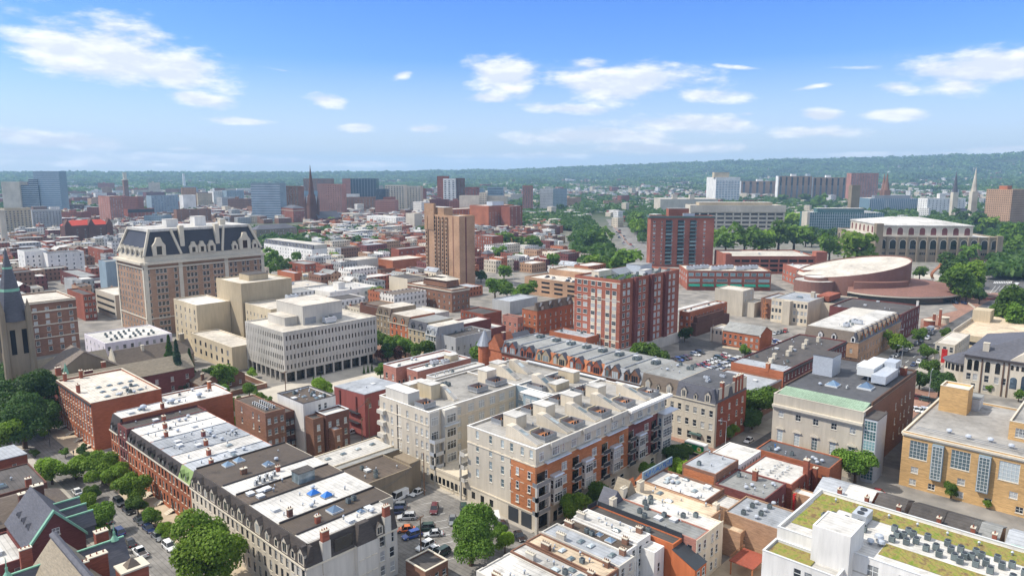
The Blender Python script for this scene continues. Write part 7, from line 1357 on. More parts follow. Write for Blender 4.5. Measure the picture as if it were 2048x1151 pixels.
for i,(x,y,w_,d_,h)in enumerate(cand):
 wi=rg.randrange(len(WL));ri=rg.randrange(len(RF));gab=rg.random()<.2 and w_<12
 if i<290:
  pl={0:'nearest rows',1:'middle rows',2:'farther rows'}[i//97];side='left of' if PRJ(x,y,0)[0]<560 else 'right of'
  lab=f'small {WL[wi][1]} {"gabled" if gab else "flat topped"} rowhouse with {RF[ri][1]} roof, {pl} {side} the grand hotel'
  nn=max(2,int(w_/2.6));
  b=house('rowhouse',lab,'house',x,y,w_,d_,h,wall=WL[wi][0],roof=RF[ri][0],par=0 if gab else.4,rtype='gable' if gab else 'flat',ridge='y',rh=2.4,recess=False,group='rowhouses crowding the middle distance')
  if i<150:chimney(b,.8,d_*.7,h-.6,1.8,.9,.7,'brick_red',1)
 else:
  st_.box(x,y,-.3,x+w_,y+d_,h,wi,False);st_.box(x+.2,y+.2,h+.003,x+w_-.2,y+d_-.2,h+.12,len(WL)+ri,False)
  if rg.random()<.4:st_.box(x+w_*.2,y+d_*.3,h+.1,x+w_*.5,y+d_*.6,h+rg.uniform(1.5,3),wi,False)
FB=[('fac_red','brick red'),('fac_brown','brown'),('fac_tan','tan'),('fac_white','white'),('fac_stone','pale stone'),('fac_grey','grey'),('fac_bluegrey','blue grey'),('fac_cream','cream'),('fac_maroon','dark red')]
for k in range(150):
 d=rg.uniform(1080,2700);px=rg.uniform(-20,1020)if k<132 else rg.uniform(1020,1500);x,y=GD(px,d);w_=rg.uniform(22,60);D=rg.uniform(16,30);h=rg.choice((14,18,22,26,30))+rg.uniform(0,6)+(rg.uniform(8,24)if rg.random()<.15 else 0)
 if px>1020:h*=.6;d=max(d,1700);x,y=GD(px,d)
 if not clear(x+w_/2,y+D/2,30):continue
 m_,nm=rg.choice(FB);th='left third of the skyline' if px<340 else('centre left skyline' if px<680 else('centre skyline' if px<1020 else 'woods right of centre'))
 b=house('mid_rise_block',f'far {nm} mid-rise block in the {th}, {"nearer" if d < 1700 else "farther"} ranks','building',x,y,w_,D,h,rz=R_(rg.choice((-50,-50,0,-20))),z0=terr(x,y),wall=m_,roof=rg.choice(('roof_white','roof_warm','roof_grey')),par=.8,group='far mid-rise blocks')
 if rg.random()<.6:bulkhead(b,w_*.3,D*.3,w_*.3+rg.uniform(5,10),D*.3+6,rg.uniform(3,5),m_,'roof_grey','plant_house')
for k in range(8200):
 a=R_(rg.uniform(-40,42));d=1050*(5.9/1.05)**rg.random();
 if math.degrees(a)<-2 and d<1250:continue
 if math.degrees(a)>-2 and k>3600 and d<2100:continue
 if math.degrees(a)>4 and d<1350 and rg.random()<.8:continue
 x,y=d*math.cos(HEAD-a),d*math.sin(HEAD-a)
 if not clear(x,y,25):continue
 z=terr(x,y)+(7 if d>2300 else 0);s=rg.choice((10,12,16,24,40 if d>1800 else 14))*(1.4 if d>2600 else 1);t=rg.uniform(10,16);wi=rg.choice((0,2,6,7,7,8,6));ri=rg.randrange(4);h=rg.uniform(6,13)+(rg.uniform(0,14)if rg.random()<.12 else 0)
 st_.box(x,y,z-8,x+s,y+t,z+h,wi,False);st_.box(x+.3,y+.3,z+h+.01,x+s-.3,y+t-.3,z+h+.2,len(WL)+ri,False)
o=st_.build('distant_houses',[W(m)for m in smats]);o['kind']='stuff';tag(o,'far houses and low blocks scattered to the wooded horizon','houses')
# ================================================================ trees
def leaf_cloud(pts,rad,nrm,rs,name):
 """Leaf-clump quads: centres, half-size, outward direction -> mesh (vectorised)"""
 n=len(pts);nr=nrm/np.maximum(np.linalg.norm(nrm,axis=1,keepdims=True),1e-6)
 r=rs.normal(size=(n,3));u=np.cross(nr,r);u/=np.maximum(np.linalg.norm(u,axis=1,keepdims=True),1e-6);v=np.cross(nr,u)
 a=rad[:,None]*u;b=rad[:,None]*v*rs.uniform(.6,1.,(n,1));bend=nr*rad[:,None]*.35
 V=np.empty((n,4,3));V[:,0]=pts-a-bend*.6;V[:,1]=pts-b;V[:,2]=pts+a-bend;V[:,3]=pts+b
 me=bpy.data.meshes.new(name);me.vertices.add(n*4);me.vertices.foreach_set('co',V.reshape(-1).astype(np.float32));me.loops.add(n*4);me.loops.foreach_set('vertex_index',np.arange(n*4,dtype=np.int32))
 me.polygons.add(n);me.polygons.foreach_set('loop_start',np.arange(0,n*4,4,dtype=np.int32));me.polygons.foreach_set('loop_total',np.full(n,4,dtype=np.int32));me.update();me.validate();return me
def crown_mesh(seed,n,kind='round',size=.1):
 """Unit crown (radius about 1, centred at the origin) made of overlapping leafy lobes"""
 rs=np.random.RandomState(seed);lobes=[]
 if kind=='conifer':
  z=rs.uniform(0,1,n)**.8;a=rs.uniform(0,2*np.pi,n);tier=.82+.18*np.cos(z*34);r=(1-z)*.75*tier*rs.uniform(.7,1.05,n)+.03
  P=np.stack([r*np.cos(a),r*np.sin(a),z*2.6-1.2],1);N=np.stack([np.cos(a),np.sin(a),np.full(n,.5)],1)
  return leaf_cloud(P,rs.uniform(.7,1.2,n)*size,N+rs.normal(size=(n,3))*.35,rs,'crown')
 nl=9+rs.randint(5)
 for i in range(nl):
  a=rs.uniform(0,2*np.pi);q=rs.uniform(.2,.72);lobes.append((q*np.cos(a),q*np.sin(a),rs.uniform(-.42,.62),rs.uniform(.3,.52)))
 lobes.append((0,0,.15,.62));L=np.array(lobes);w=L[:,3]**2;idx=rs.choice(len(L),n,p=w/w.sum())
 d=rs.normal(size=(n,3));d/=np.linalg.norm(d,axis=1,keepdims=True);d[:,2]=np.where(d[:,2]<-.3,-d[:,2]*.6,d[:,2])
 rr=rs.uniform(.62,1.08,n)**.7;P=L[idx,:3]+d*(L[idx,3]*rr)[:,None]
 if kind=='bush':P[:,2]*=.75
 N=d+rs.normal(size=(n,3))*.55+np.array([0,0,.35]);return leaf_cloud(P,rs.uniform(.65,1.3,n)*size,N,rs,'crown')
def trunk_mesh(seed,kind='round'):
 rg=random.Random(seed);b=MB();b.tube(0,0,0,.55,.085,.06,8,0,False);b.tube(0,0,.55,1.2,.06,.03,8)
 if kind!='conifer':
  for k in range(6):
   a=k*1.05+rg.uniform(-.3,.3);z=rg.uniform(.5,.95);b.rod((0,0,z),(math.cos(a)*.5,math.sin(a)*.5,z+rg.uniform(.35,.7)),.025,5)
 else:b.tube(0,0,1.2,2.2,.03,.01,6)
 return b.mesh('trunk',W('bark'))
PROTO={}
def proto(leaf,lod,var,kind):
 k=(leaf,lod,var,kind)
 if k not in PROTO:
  n,s={-1:(22000,.036),0:(9500,.056),1:(2600,.085),2:(650,.15)}[lod]
  if kind=='conifer':n=int(n*.8)
  cm=crown_mesh(hash((lod,var,kind=='conifer'))%9999+var*17,n,kind,s);cm.materials.append(W(leaf));PROTO[k]=(cm,trunk_mesh(var,kind))
 return PROTO[k]
TREES=[(520,792,10,'b'),(538,802,8,'m'),(482,803,10,'m'),(428,742,14,'m'),(410,748,13,'d'),(505,745,9,'b'),(150,935,20,'b'),(232,950,22,'b'),(185,985,14,'m'),(275,1010,16,'m'),(330,1060,14,'b'),(30,760,34,'d'),(95,835,26,'d'),(8,830,40,'d'),(440,790,16,'m'),(430,870,14,'b'),(25,800,38,'d'),(72,790,46,'d'),(45,846,44,'d'),(20,873,30,'b'),(102,940,25,'b'),(203,935,28,'b'),(262,978,27,'b'),(180,925,18,'m'),(175,1013,20,'b'),(205,1040,25,'m'),(130,905,8,'m'),(165,900,11,'d'),(412,1112,68,'b'),(302,1033,17,'m'),(88,868,8,'b'),(70,905,8,'m'),(340,722,21,'c'),(356,745,26,'cb'),(381,742,18,'c'),(450,756,24,'m'),(498,778,12,'m'),(465,812,14,'b'),(463,846,12,'b'),(127,742,13,'m'),(203,725,10,'m'),(642,775,18,'b'),(627,763,5,'c'),(642,760,5,'c'),(728,741,4,'c'),(736,739,4,'c'),(744,736,4,'c'),(764,680,16,'m'),(787,688,16,'m'),(810,692,19,'m'),(832,702,15,'m'),(856,700,17,'m'),(775,704,18,'d'),(792,708,15,'r'),(765,712,13,'r'),(960,705,20,'m'),(761,742,12,'m'),(754,588,13,'b'),(731,593,7,'b'),(693,600,6,'m'),(1285,710,22,'m'),(1312,714,22,'m'),(1140,680,14,'m'),(1370,667,14,'d'),(1490,702,11,'m'),(1518,806,32,'m'),(1505,838,18,'d'),(1487,836,12,'m'),(1460,862,14,'b'),(1124,641,6,'m'),(1795,684,20,'b'),(1838,672,14,'m'),(1855,705,14,'m'),(1861,737,16,'m'),(1840,758,18,'d'),(1880,766,22,'d'),(1960,592,14,'d'),(1919,570,28,'m'),(1947,563,24,'m'),(1934,583,18,'b'),(2023,610,36,'m'),(2042,636,25,'m'),(1998,630,18,'m'),(1891,667,10,'m'),(1980,778,8,'m'),(2038,791,10,'m'),(1716,498,30,'b'),(1660,496,22,'m'),(1655,470,14,'d'),(1939,508,17,'m'),(1904,541,28,'d'),(1840,544,13,'m'),(1934,558,30,'b'),(1589,473,26,'m'),(1558,473,26,'m'),(1535,483,20,'b'),(1612,476,15,'d'),(1584,440,17,'b'),(1624,480,12,'m'),(2030,468,25,'m'),(2023,493,20,'m'),(1977,452,16,'b'),(1957,440,18,'d'),(1924,435,14,'d'),(1640,404,13,'m'),(1612,399,10,'m'),(1566,399,9,'m'),(1703,397,10,'d'),(1452,483,22,'m'),(1490,478,25,'m'),(1522,485,20,'m'),(1437,475,16,'b'),(1276,452,17,'b'),(1272,437,16,'m'),(1172,483,16,'d'),(1195,478,18,'m'),(1150,495,6,'m'),(1223,472,7,'b'),(1248,523,29,'m'),(1225,530,18,'m'),(1182,526,14,'b'),(1109,523,14,'m'),(1048,584,20,'m'),(1040,485,14,'m'),(1068,485,16,'m'),(1114,477,7,'m'),(1139,478,6,'m'),(1040,516,12,'m'),(543,518,18,'m'),(540,536,14,'m'),(566,531,14,'m'),(594,513,11,'m'),(629,510,9,'m'),(667,513,8,'b'),(771,508,12,'d'),(835,406,14,'m'),(677,419,12,'m'),(660,442,9,'b'),(756,462,7,'d'),(685,485,6,'m'),(840,460,10,'d'),(962,551,12,'d'),(990,577,17,'m'),(1014,578,17,'m'),(1005,483,17,'m'),(997,508,14,'m'),(1008,544,12,'m'),(749,480,9,'m'),(20,505,9,'m'),(20,526,11,'m'),(101,440,6,'d'),(38,493,6,'m'),(942,1074,50,'m'),(1010,1086,17,'b'),(998,1062,14,'m'),(1147,1011,26,'b'),(1203,990,25,'m'),(1183,1004,14,'d'),(1299,945,18,'m'),(1345,912,18,'d'),(1365,904,15,'m'),(1358,938,19,'b'),(1332,955,19,'b'),(1312,973,14,'b'),(1271,993,12,'b'),(1375,869,7,'m'),(1712,932,34,'m'),(1601,991,14,'m'),(1903,980,14,'m'),(1974,1007,8,'b'),(888,924,12,'r'),(926,935,7,'r')]
LM=[(45,830,'the left edge church'),(210,990,'the left street'),(360,745,'the church hall'),(465,800,'the dark brick backs'),(640,760,'the pale office'),(790,695,'the square'),(950,705,'the turret house'),(745,590,'the cluttered white roof'),(1300,712,'the gabled row backs'),(1370,670,'the ten storey block'),(1500,815,'the mansard corner'),(1850,700,'the avenue'),(1860,760,'the grey stone hall'),(1935,570,'the concert hall plaza'),(2030,620,'the parking deck'),(1700,495,'the drill hall'),(1570,473,'the teal glass office'),(2010,470,'the tan brick flats'),(1480,480,'the gridded state office'),(1274,445,'the far avenue'),(1185,485,'the avenue bend'),(1230,525,'the round cornered arcade'),(1050,500,'the orange institution'),(1045,584,'the tan garage'),(570,520,'the white terrace'),(770,480,'the tan tower'),(1000,575,'the clubhouse'),(940,1074,'the front parking lot'),(1180,1000,'the lane below the brick panel'),(1335,940,'the lane beside the delivery truck'),(1712,932,'the limestone hall'),(1600,990,'the red ladder'),(1930,990,'the yellow school'),(900,928,'the apartment court'),(30,500,'the far left slabs'),(1620,402,'the right skyline slabs'),(680,430,'the dark spire')]
tone={'d':('leaf_dark','dark green','round'),'m':('leaf_mid','mid green','round'),'b':('leaf_bright','bright green','round'),'r':('leaf_maroon','maroon leaved','round'),'c':('leaf_dark','dark conical','conifer'),'cb':('leaf_blue','blue green conical','conifer')}
zt={}
for i,t in enumerate(TREES):
 k=min(LM,key=lambda q:(q[0]-t[0])**2+(q[1]-t[1])**2)[2];zt.setdefault((k,tone[t[3]][1]),[]).append(i)
tlab={}
for(k,tn),ids in zt.items():
 ids.sort(key=lambda i:TREES[i][0])
 for j,i in enumerate(ids):tlab[i]=(f'{tn} tree near {k}' if len(ids)==1 else f'{tn} tree near {k}, {ordn(j)} of {len(ids)} from the left',f'{tn} trees near {k}')
rg=random.Random(4)
for i,(px,py,rw,kd)in enumerate(TREES):
 leaf,_,kind=tone[kd];R0=4.;
 for _ in range(12):
  zc=(1.2 if kind=='round' else 1.5)*R0;x,y=G(px,py,min(zc,60));d=x*FW[0]+y*FW[1];dep=d*math.cos(PITCH)+(CAMH-zc)*math.sin(PITCH);R0=.5*R0+.5*(rw*dep/FPX)*1.0
 lod=-1 if rw>40 and d<260 else 0 if d<260 and rw>11 else(1 if d<520 else 2)
 cm,tm=proto(leaf,lod,rg.randrange(3),kind)
 root=empty('tree' if kind=='round' else 'conifer_tree',(x,y,0),rg.uniform(0,6.28));lb,gp=tlab[i];tag(root,lb,'tree',gp)
 c=link('crown',cm,root,(0,0,zc));s=R0*1.22;c.scale=(s*rg.uniform(.92,1.08),s*rg.uniform(.92,1.08),s*(1.0 if kind=='round' else 1.35));
 if kind=='conifer':c.location.z=R0*1.75;
 tr=link('trunk',tm,root);tr.scale=(R0*1.3,R0*1.3,R0*.98)
# ---- woods: stuff
rs=np.random.RandomState(9)
def wood(name,label,N,dmin,dmax,amin,amax,rmin,rmax,K,dens,matn,pw=1.0):
 P=[];Rr=[]
 for _ in range(N):
  a=R_(rs.uniform(amin,amax));d=math.sqrt(rs.uniform(dmin**2,dmax**2))if pw==1 else dmin*(dmax/dmin)**rs.rand()
  x,y=d*math.cos(HEAD-a),d*math.sin(HEAD-a)
  if not dens(math.degrees(a),d,x,y):continue
  P.append((x,y,terr(x,y)));Rr.append(rs.uniform(rmin,rmax)*(1 if pw==1 else(.8+d/4500)))
 P=np.array(P);Rr=np.array(Rr);n=len(P);
 d=rs.normal(size=(n,K,3));d/=np.linalg.norm(d,axis=2,keepdims=True);d[:,:,2]=np.abs(d[:,:,2])*.95-.08
 C=P[:,None,:]+d*(Rr[:,None,None]*rs.uniform(.7,1.1,(n,K,1)))*np.array([1,1,.95])+np.array([0,0,1.])*Rr[:,None,None]*.75
 rad=np.repeat(Rr,K)*rs.uniform(.32,.55,n*K);N_=d.reshape(-1,3)+rs.normal(size=(n*K,3))*.4
 me=leaf_cloud(C.reshape(-1,3),rad,N_,rs,name);me.materials.append(W(matn));o=link(name,me);tag(o,label,'woods',kind='stuff')
def hn(x,y):return math.sin(x*.013+2)+math.sin(y*.011-1)+.7*math.sin(x*.031+y*.027)
def d_near(a,d,x,y):
 px,py=PRJ(x,y,0);
 if not clear(x,y,9):return False
 if 1150<px<1290 and 415<py<540:return not(abs(px-(1215+(py-440)*.62))<38)and rs.rand()<.8
 if px>1000 and py<462:return rs.rand()<.97
 if px>1430 and py<470:return rs.rand()<.9
 if px>1980:return py<560
 if px<1000:return hn(x,y)>1.35 and rs.rand()<.5
 return False
wood('near_woods','green tree canopy filling the centre right middle distance',30000,620,1500,-40,40,4.5,7.5,40,d_near,'leaf_wood')
def d_mid(a,d,x,y):
 if not clear(x,y,9):return False
 if a<-2:return hn(x,y)>(.9 if d<2200 else.2)
 return hn(x,y)>-1.0
wood('middle_woods','wooded slopes between the far houses',16000,1450,3300,-42,44,6,11,20,d_mid,'leaf_wood')
wood('far_woods','continuous forest on the far ridges',46000,2900,7300,-44,46,6.5,12,9,lambda a,d,x,y:hn(x*.6,y*.6)>(-.25 if d<5200 else-1.6),'leaf_far',2)
# ---- the air
hzm=bpy.data.materials.new('haze_air');hzm.use_nodes=True;n_=hzm.node_tree;n_.nodes.remove(n_.nodes['Principled BSDF']);pv=nd(n_,'ShaderNodeVolumePrincipled');pv.inputs['Color'].default_value=(.48,.74,1.,1);pv.inputs['Density'].default_value=1.15e-4;pv.inputs['Anisotropy'].default_value=.1;n_.links.new(pv.outputs[0],n_.nodes['Material Output'].inputs['Volume'])
q=MB();q.box(-9600,-9600,-12,9600,9600,345);o=q.build('haze',hzm);tag(o,'thin blue haze over the whole city','haze',kind='stuff')
# ================================================================ vehicles
PAINTS={'white':(.78,.78,.76),'silver':(.50,.51,.52),'grey':(.20,.21,.22),'black':(.018,.018,.02),'dark blue':(.02,.035,.10),'blue':(.02,.07,.30),'red':(.38,.025,.02),'maroon':(.12,.02,.025),'dark green':(.02,.055,.045),'tan':(.40,.33,.24),'orange':(.62,.14,.02)}
for k,c in PAINTS.items():
 m=mat('car_'+k.replace(' ','_'),c,.3,.03,1.,dirt=.05,spec=.55);m.node_tree.nodes['Principled BSDF'].inputs['Coat Weight'].default_value=.6
mat('tyre',(.02,.02,.02),.9,.1,4);mat('rim',(.45,.45,.46),.35,.05,4,metal=.8);mat('lamp_glass',(.75,.75,.72),.15,.03,2);mat('tail_red',(.35,.01,.01),.3,.05,2)
glass_mat('car_glass',(.012,.016,.02),(.03,.04,.05),.1,.04)
SHAPE={'car':(4.6,1.78,.72,1.45,(-.95,-.35,1.05,1.75)),'suv':(4.7,1.88,.92,1.72,(-1.15,-.55,1.75,2.12)),'van':(5.6,2.0,1.05,2.35,(-2.3,-1.6,2.66,2.74)),'pickup':(5.5,1.95,.98,1.82,(-1.25,-.6,.55,.85)),'minivan':(5.0,1.92,.95,1.76,(-1.6,-.7,1.95,2.3))}
def loft(b,secs,m):
 n=len(secs[0]);i=len(b.v)
 for r in secs:b.v+=r
 for k in range(len(secs)-1):
  for j in range(n):b.f.append((i+k*n+j,i+k*n+(j+1)%n,i+(k+1)*n+(j+1)%n,i+(k+1)*n+j));b.m.append(m)
 b.f.append(tuple(range(i+n-1,i-1,-1)));b.m.append(m);e=i+(len(secs)-1)*n;b.f.append(tuple(range(e,e+n)));b.m.append(m)
def car_meshes(kind,paint):
 L,Wd,zb,zt,(a,b_,c,d)=SHAPE[kind];h=Wd/2;x0=-L/2
 body=MB()
 def ring(x,w,z0,z1):return[(x,-w,z0+.06),(x,-w,z1-.1),(x,-w+.12,z1),(x,w-.12,z1),(x,w,z1-.1),(x,w,z0+.06),(x,w-.1,z0),(x,-w+.1,z0)]
 hood=zb-.08 if kind not in('van',)else zb+.1
 loft(body,[ring(x0,h*.82,.34,hood-.22),ring(x0+.18,h*.95,.24,hood-.1),ring(x0+.9,h,.22,hood),ring(a-.05,h,.22,zb),ring(c,h,.22,zb+.02),ring(L/2-.25,h*.97,.26,zb-.02 if kind!='car' else zb),ring(L/2,h*.86,.36,zb-.2)],0)
 t=h*.76;body.frus(b_,-t,c,t,zt-.07,zt,(.1,.1,.1,.1),0);
 for(xa,xb,za,zc)in((a,b_,zb,zt-.05),(d,c,zb,zt-.05)):
  for s in(-1,1):body.rod((xa,s*h*.92,za),(xb,s*t,zc),.05,4,0)
 mid_=(b_+c)/2
 for s in(-1,1):body.rod((mid_,s*h*.935,zb),(mid_,s*t,zt-.05),.05,4,0)
 if kind=='van':body.box(mid_-.2,-h*.93,zb,d-.05,h*.93,zt-.09,0);body.box(mid_-.15,-t-.1,zt-.3,c,t+.1,zt-.02,0)
 if kind=='pickup':body.box(d+.1,-h*.8,zb-.35,L/2-.15,h*.8,zb+.03,1);body.box(L/2-.15,-h*.9,zb-.3,L/2-.02,h*.9,zb+.08,0)
 gl=MB();i=len(gl.v);w0,w1=h*.93,t
 gl.v+=[(a,-w0,zb),(d,-w0,zb),(d,w0,zb),(a,w0,zb),(b_,-w1,zt-.05),(c,-w1,zt-.05),(c,w1,zt-.05),(b_,w1,zt-.05)]
 for f in((0,1,5,4),(1,2,6,5),(2,3,7,6),(3,0,4,7),(4,5,6,7)):gl.f.append(f);gl.m.append(0)
 wh=MB();r=.34 if kind=='car' else.38;n=14
 for(yy,fl)in((-.11,-1),(.11,1)):pass
 ring_=lambda rr,y:[(rr*math.cos(2*math.pi*k/n),y,rr*math.sin(2*math.pi*k/n))for k in range(n)]
 loft(wh,[ring_(r,.11),ring_(r,-.11)],0);wh.poly(ring_(r*.62,-.113),1);wh.poly(ring_(r*.62,.113)[::-1],1)
 lt=MB();lt.box(-.04,-.2,-.08,.04,.2,.08,0)
 P=W('car_'+paint.replace(' ','_'))
 return(body.mesh('body',[P,W('trim_dark')]),gl.mesh('glass',W('car_glass')),wh.mesh('wheel',[W('tyre'),W('rim')]),lt.mesh('headlight',W('lamp_glass')),lt.mesh('taillight',W('tail_red')),L,h,r,zb)
CM={}
CARS=[]
def car(kind,paint,x,y,rz,zone,z=.03,parts=True):
 if(kind,paint)not in CM:CM[(kind,paint)]=car_meshes(kind,paint)
 CARS.append((kind,paint,x,y,rz,zone,z,parts))
def place_cars():
 zs={}
 for i,c in enumerate(CARS):zs.setdefault((c[5],c[1],c[0]),[]).append(i)
 lab={}
 kn={'car':'sedan','suv':'suv','van':'van','pickup':'pickup','minivan':'minivan'}
 for(zone,p,k),ids in zs.items():
  ids.sort(key=lambda i:PRJ(CARS[i][2],CARS[i][3],0)[0])
  for j,i in enumerate(ids):lab[i]=f'{p} {kn[k]} {zone}' if len(ids)==1 else f'{p} {kn[k]} {zone}, {ordn(j)} of {len(ids)} from the left'
 flat={}
 for i,(kind,paint,x,y,rz,zone,z,parts)in enumerate(CARS):
  bm_,gm_,wm_,hm_,tm_,L,h,r,zb=CM[(kind,paint)]
  if parts:
   o=empty('parked_car',(x,y,z),rz);tag(o,lab[i],kn[kind],'cars '+zone)
   link('body',bm_,o);link('glass',gm_,o)
   for(u,v)in((-L*.31,-h+.06),(-L*.31,h-.06),(L*.30,-h+.06),(L*.30,h-.06)):link('wheel',wm_,o,(u,v,r))
   for s in(-1,1):link('headlight',hm_,o,(-L/2+.03,s*h*.66,zb-.3));link('taillight',tm_,o,(L/2-.02,s*h*.7,zb-.18))
  else:
   if(kind,paint)not in flat:
    q=MB();mats=[]
    def add(me,off=(0,0,0)):
     k=len(q.v);q.v.extend([(v.co.x+off[0],v.co.y+off[1],v.co.z+off[2])for v in me.vertices]);base=len(mats);mats.extend(me.materials)
     for p in me.polygons:q.f.append(tuple(k+t for t in p.vertices));q.m.append(base+p.material_index)
    add(bm_);add(gm_)
    for(u,v)in((-L*.31,-h+.06),(-L*.31,h-.06),(L*.30,-h+.06),(L*.30,h-.06)):add(wm_,(u,v,r))
    flat[(kind,paint)]=q.mesh('parked_car',mats)
   o=link('parked_car',flat[(kind,paint)],None,(x,y,z),rz);tag(o,lab[i],kn[kind],'cars '+zone)
TL.update({'C1':(0,861),'C2':(510,861),'C3':(1020,861),'C4':(1528,840),'D7':(780,960),'K':(1330,690),'V':(1800,480),'B':(0,0)});TS.update({'D7':6.025,'C4':3.702,'K':10.78,'V':8.222,'B':1})
H_=math.pi/2
def cpx(t,x,y,kind,paint,rz,zone,z=0.,parts=True):X,Y=G(*tp(t,x,y),z);car(kind,paint,X,Y,rz,zone,z+.03,parts)
for(x,y,k,p)in((860,600,'suv','black'),(940,660,'car','black'),(1025,745,'car','black'),(1115,800,'car','dark blue'),(1185,865,'car','grey'),(1255,955,'suv','white'),(1235,1085,'car','black')):
 X,Y=G(*tp('C1',x,y));car(k,p,54.4,Y,H_,'on the right kerb of the left street')
for(x,y,k,p)in((765,640,'suv','maroon'),(860,710,'car','black'),(935,810,'suv','blue'),(1030,890,'car','black'),(1115,970,'pickup','white'),(610,490,'car','white'),(650,540,'suv','dark blue')):
 X,Y=G(*tp('C1',x,y));car(k,p,49.,Y,-H_,'on the left kerb of the left street')
Z1='in the front parking lot'
for(x,y,k,p,a)in((110,225,'van','white',8),(330,165,'car','white',5),(95,335,'suv','grey',-40),(80,400,'suv','dark blue',-40),(205,465,'suv','silver',-42),(430,595,'suv','dark green',-38),(525,665,'car','silver',-38),(190,610,'car','orange',-35),(265,685,'suv','blue',-12),(425,815,'suv','white',2),(515,865,'car','white',-4),(610,905,'minivan','dark green',0),(535,370,'suv','maroon',43),(755,500,'car','grey',47),(890,375,'suv','dark green',50),(1560,690,'car','black',60),(1345,560,'car','maroon',47)):
 cpx('D7',x,y,k,p,R_(a),Z1)
rg=random.Random(31);PK=['white','white','silver','grey','black','black','dark blue','red','white','silver']
def row(t,p0,p1,n,rz,zone,ps=None,z=0.,parts=False,jit=.25):
 a=G(*tp(t,*p0),z);b=G(*tp(t,*p1),z)
 for i in range(n):
  f=i/max(1,n-1);car(rg.choice(('car','suv','car','suv','minivan')),(ps[i%len(ps)]if ps else rg.choice(PK)),a[0]+(b[0]-a[0])*f+rg.uniform(-jit,jit),a[1]+(b[1]-a[1])*f+rg.uniform(-jit,jit),rz+rg.uniform(-.03,.03),zone,z+.03,parts)
Z2='in the crowded centre car park'
row('K',(60,400),(470,290),6,H_,Z2,['silver','grey','black','blue','black','maroon']);row('K',(640,220),(740,180),2,H_,Z2,['white','black']);row('K',(560,560),(1310,240),11,H_,Z2,['silver','white','red','dark blue','red','white','white','silver','dark green','red','white']);row('K',(850,620),(1620,320),13,H_,Z2,['white','black','white','grey','silver','dark blue','silver','white','black','grey','dark blue','white','white']);row('K',(1840,230),(1900,215),2,H_,Z2,['black','grey'])
row('D2',(1420,615),(1540,590),4,.2,'behind the orange gabled hall',['silver','grey','black','red']);row('D2',(1390,690),(1560,760),6,H_,'behind the orange gabled hall',['red','white','blue','white','red','black']);row('D2',(1380,780),(1480,750),4,0,'behind the orange gabled hall',['white','blue','silver','white'])
row('H',(715,990),(900,890),5,0,'parked along the avenue kerb',['silver','silver','dark blue','grey','white'],jit=.1);row('H',(960,850),(1010,820),2,0,'parked along the avenue kerb',['black','black']);cpx('H',1075,790,'suv','silver',0,'parked along the avenue kerb',parts=False);cpx('H',1115,745,'suv','black',0,'parked along the avenue kerb',parts=False)
row('H',(935,1055),(990,1025),2,0,'on the near side of the avenue',['dark blue','white'],jit=.05);cpx('H',1045,980,'car','black',0,'on the near side of the avenue',parts=False);row('H',(1890,318),(1935,297),2,0,'on the near side of the avenue',['silver','silver'],jit=.05)
for(x,y,p)in((905,1040,'dark blue'),(1050,1050,'dark blue'),(920,1000,'white')):cpx('V',x,y,'suv',p,.7,'on the concert hall forecourt',parts=False)
row('V',(1310,395),(1560,345),6,.3,'in the drill hall car park',['white','silver','white','dark green','grey','black']);row('V',(1640,440),(1920,330),7,.9,'in the drill hall car park',['black','dark green','white','black','white','maroon','maroon']);row('V',(1690,240),(1810,220),3,.3,'in the drill hall car park',['dark blue','silver','white']);cpx('V',1060,385,'car','silver',.6,'in the drill hall car park',parts=False);row('V',(1900,505),(2030,500),3,.8,'waiting at the right edge junction',['dark blue','blue','maroon'])
row('D4' if False else 'B4',(1220,940),(1350,970),3,H_,'behind the limestone hall',['maroon','dark green','black'],parts=False);row('B4',(1200,1030),(1330,1050),5,.6,'behind the limestone hall',['white','white','silver','white','dark blue'],parts=False)
cpx('C3',1880,85,'car','white',0,'behind the delivery truck corner');cpx('B',1750+8,988,'car','red',H_,'under the bridge by the yellow school');cpx('B',701,867,'car','silver',.0,'in the alley by the utility poles');cpx('B',716,860,'car','dark blue',.0,'in the alley by the utility poles')
for k in range(26):
 f=rg.random();L0=((800,530),(1020,800))if k%2 else((775,540),(930,740));x=L0[0][0]+(L0[1][0]-L0[0][0])*f+rg.uniform(-10,25);y=L0[0][1]+(L0[1][1]-L0[0][1])*f;cpx('A3',x,y,rg.choice(('car','suv')),rg.choice(PK),R_(62),'in traffic on the far avenue',parts=False)
for k in range(7):cpx('A3',490+16*k,730+24*k,'car',rg.choice(PK),R_(75),'parked on the far side street',parts=False)
for(u,v)in((5,8),(6,14),(10,30),(11,36),(14,8),(15,20)):X,Y,z=on(PG,u,v);car('car',rg.choice(PK),X,Y,0,'on top of the tan garage',z+.04,False)
for(u,v)in((30,20),(70,30)):X,Y,z=on(G3,u,v);car('car',rg.choice(('white','silver')),X,Y,.6,'on top of the wide brick garage',z+.04,False)
row('E',(1080,770),(1330,760),7,R_(20),'in the yard right of the white terrace');row('A4',(190,615),(270,620),4,.5,'behind the gridded state office',['dark blue','silver','black','blue'])
place_cars()
X,Y=182.6,94.6;t=empty('delivery_truck',(X,Y,.04),H_);tag(t,'white delivery truck with a green picture panel, at the corner of the big block','truck')
q=MB();q.box(-1.1,-1.25,.95,5.4,1.25,3.75,0);q.build('cargo_box',W('metal_white'),t)
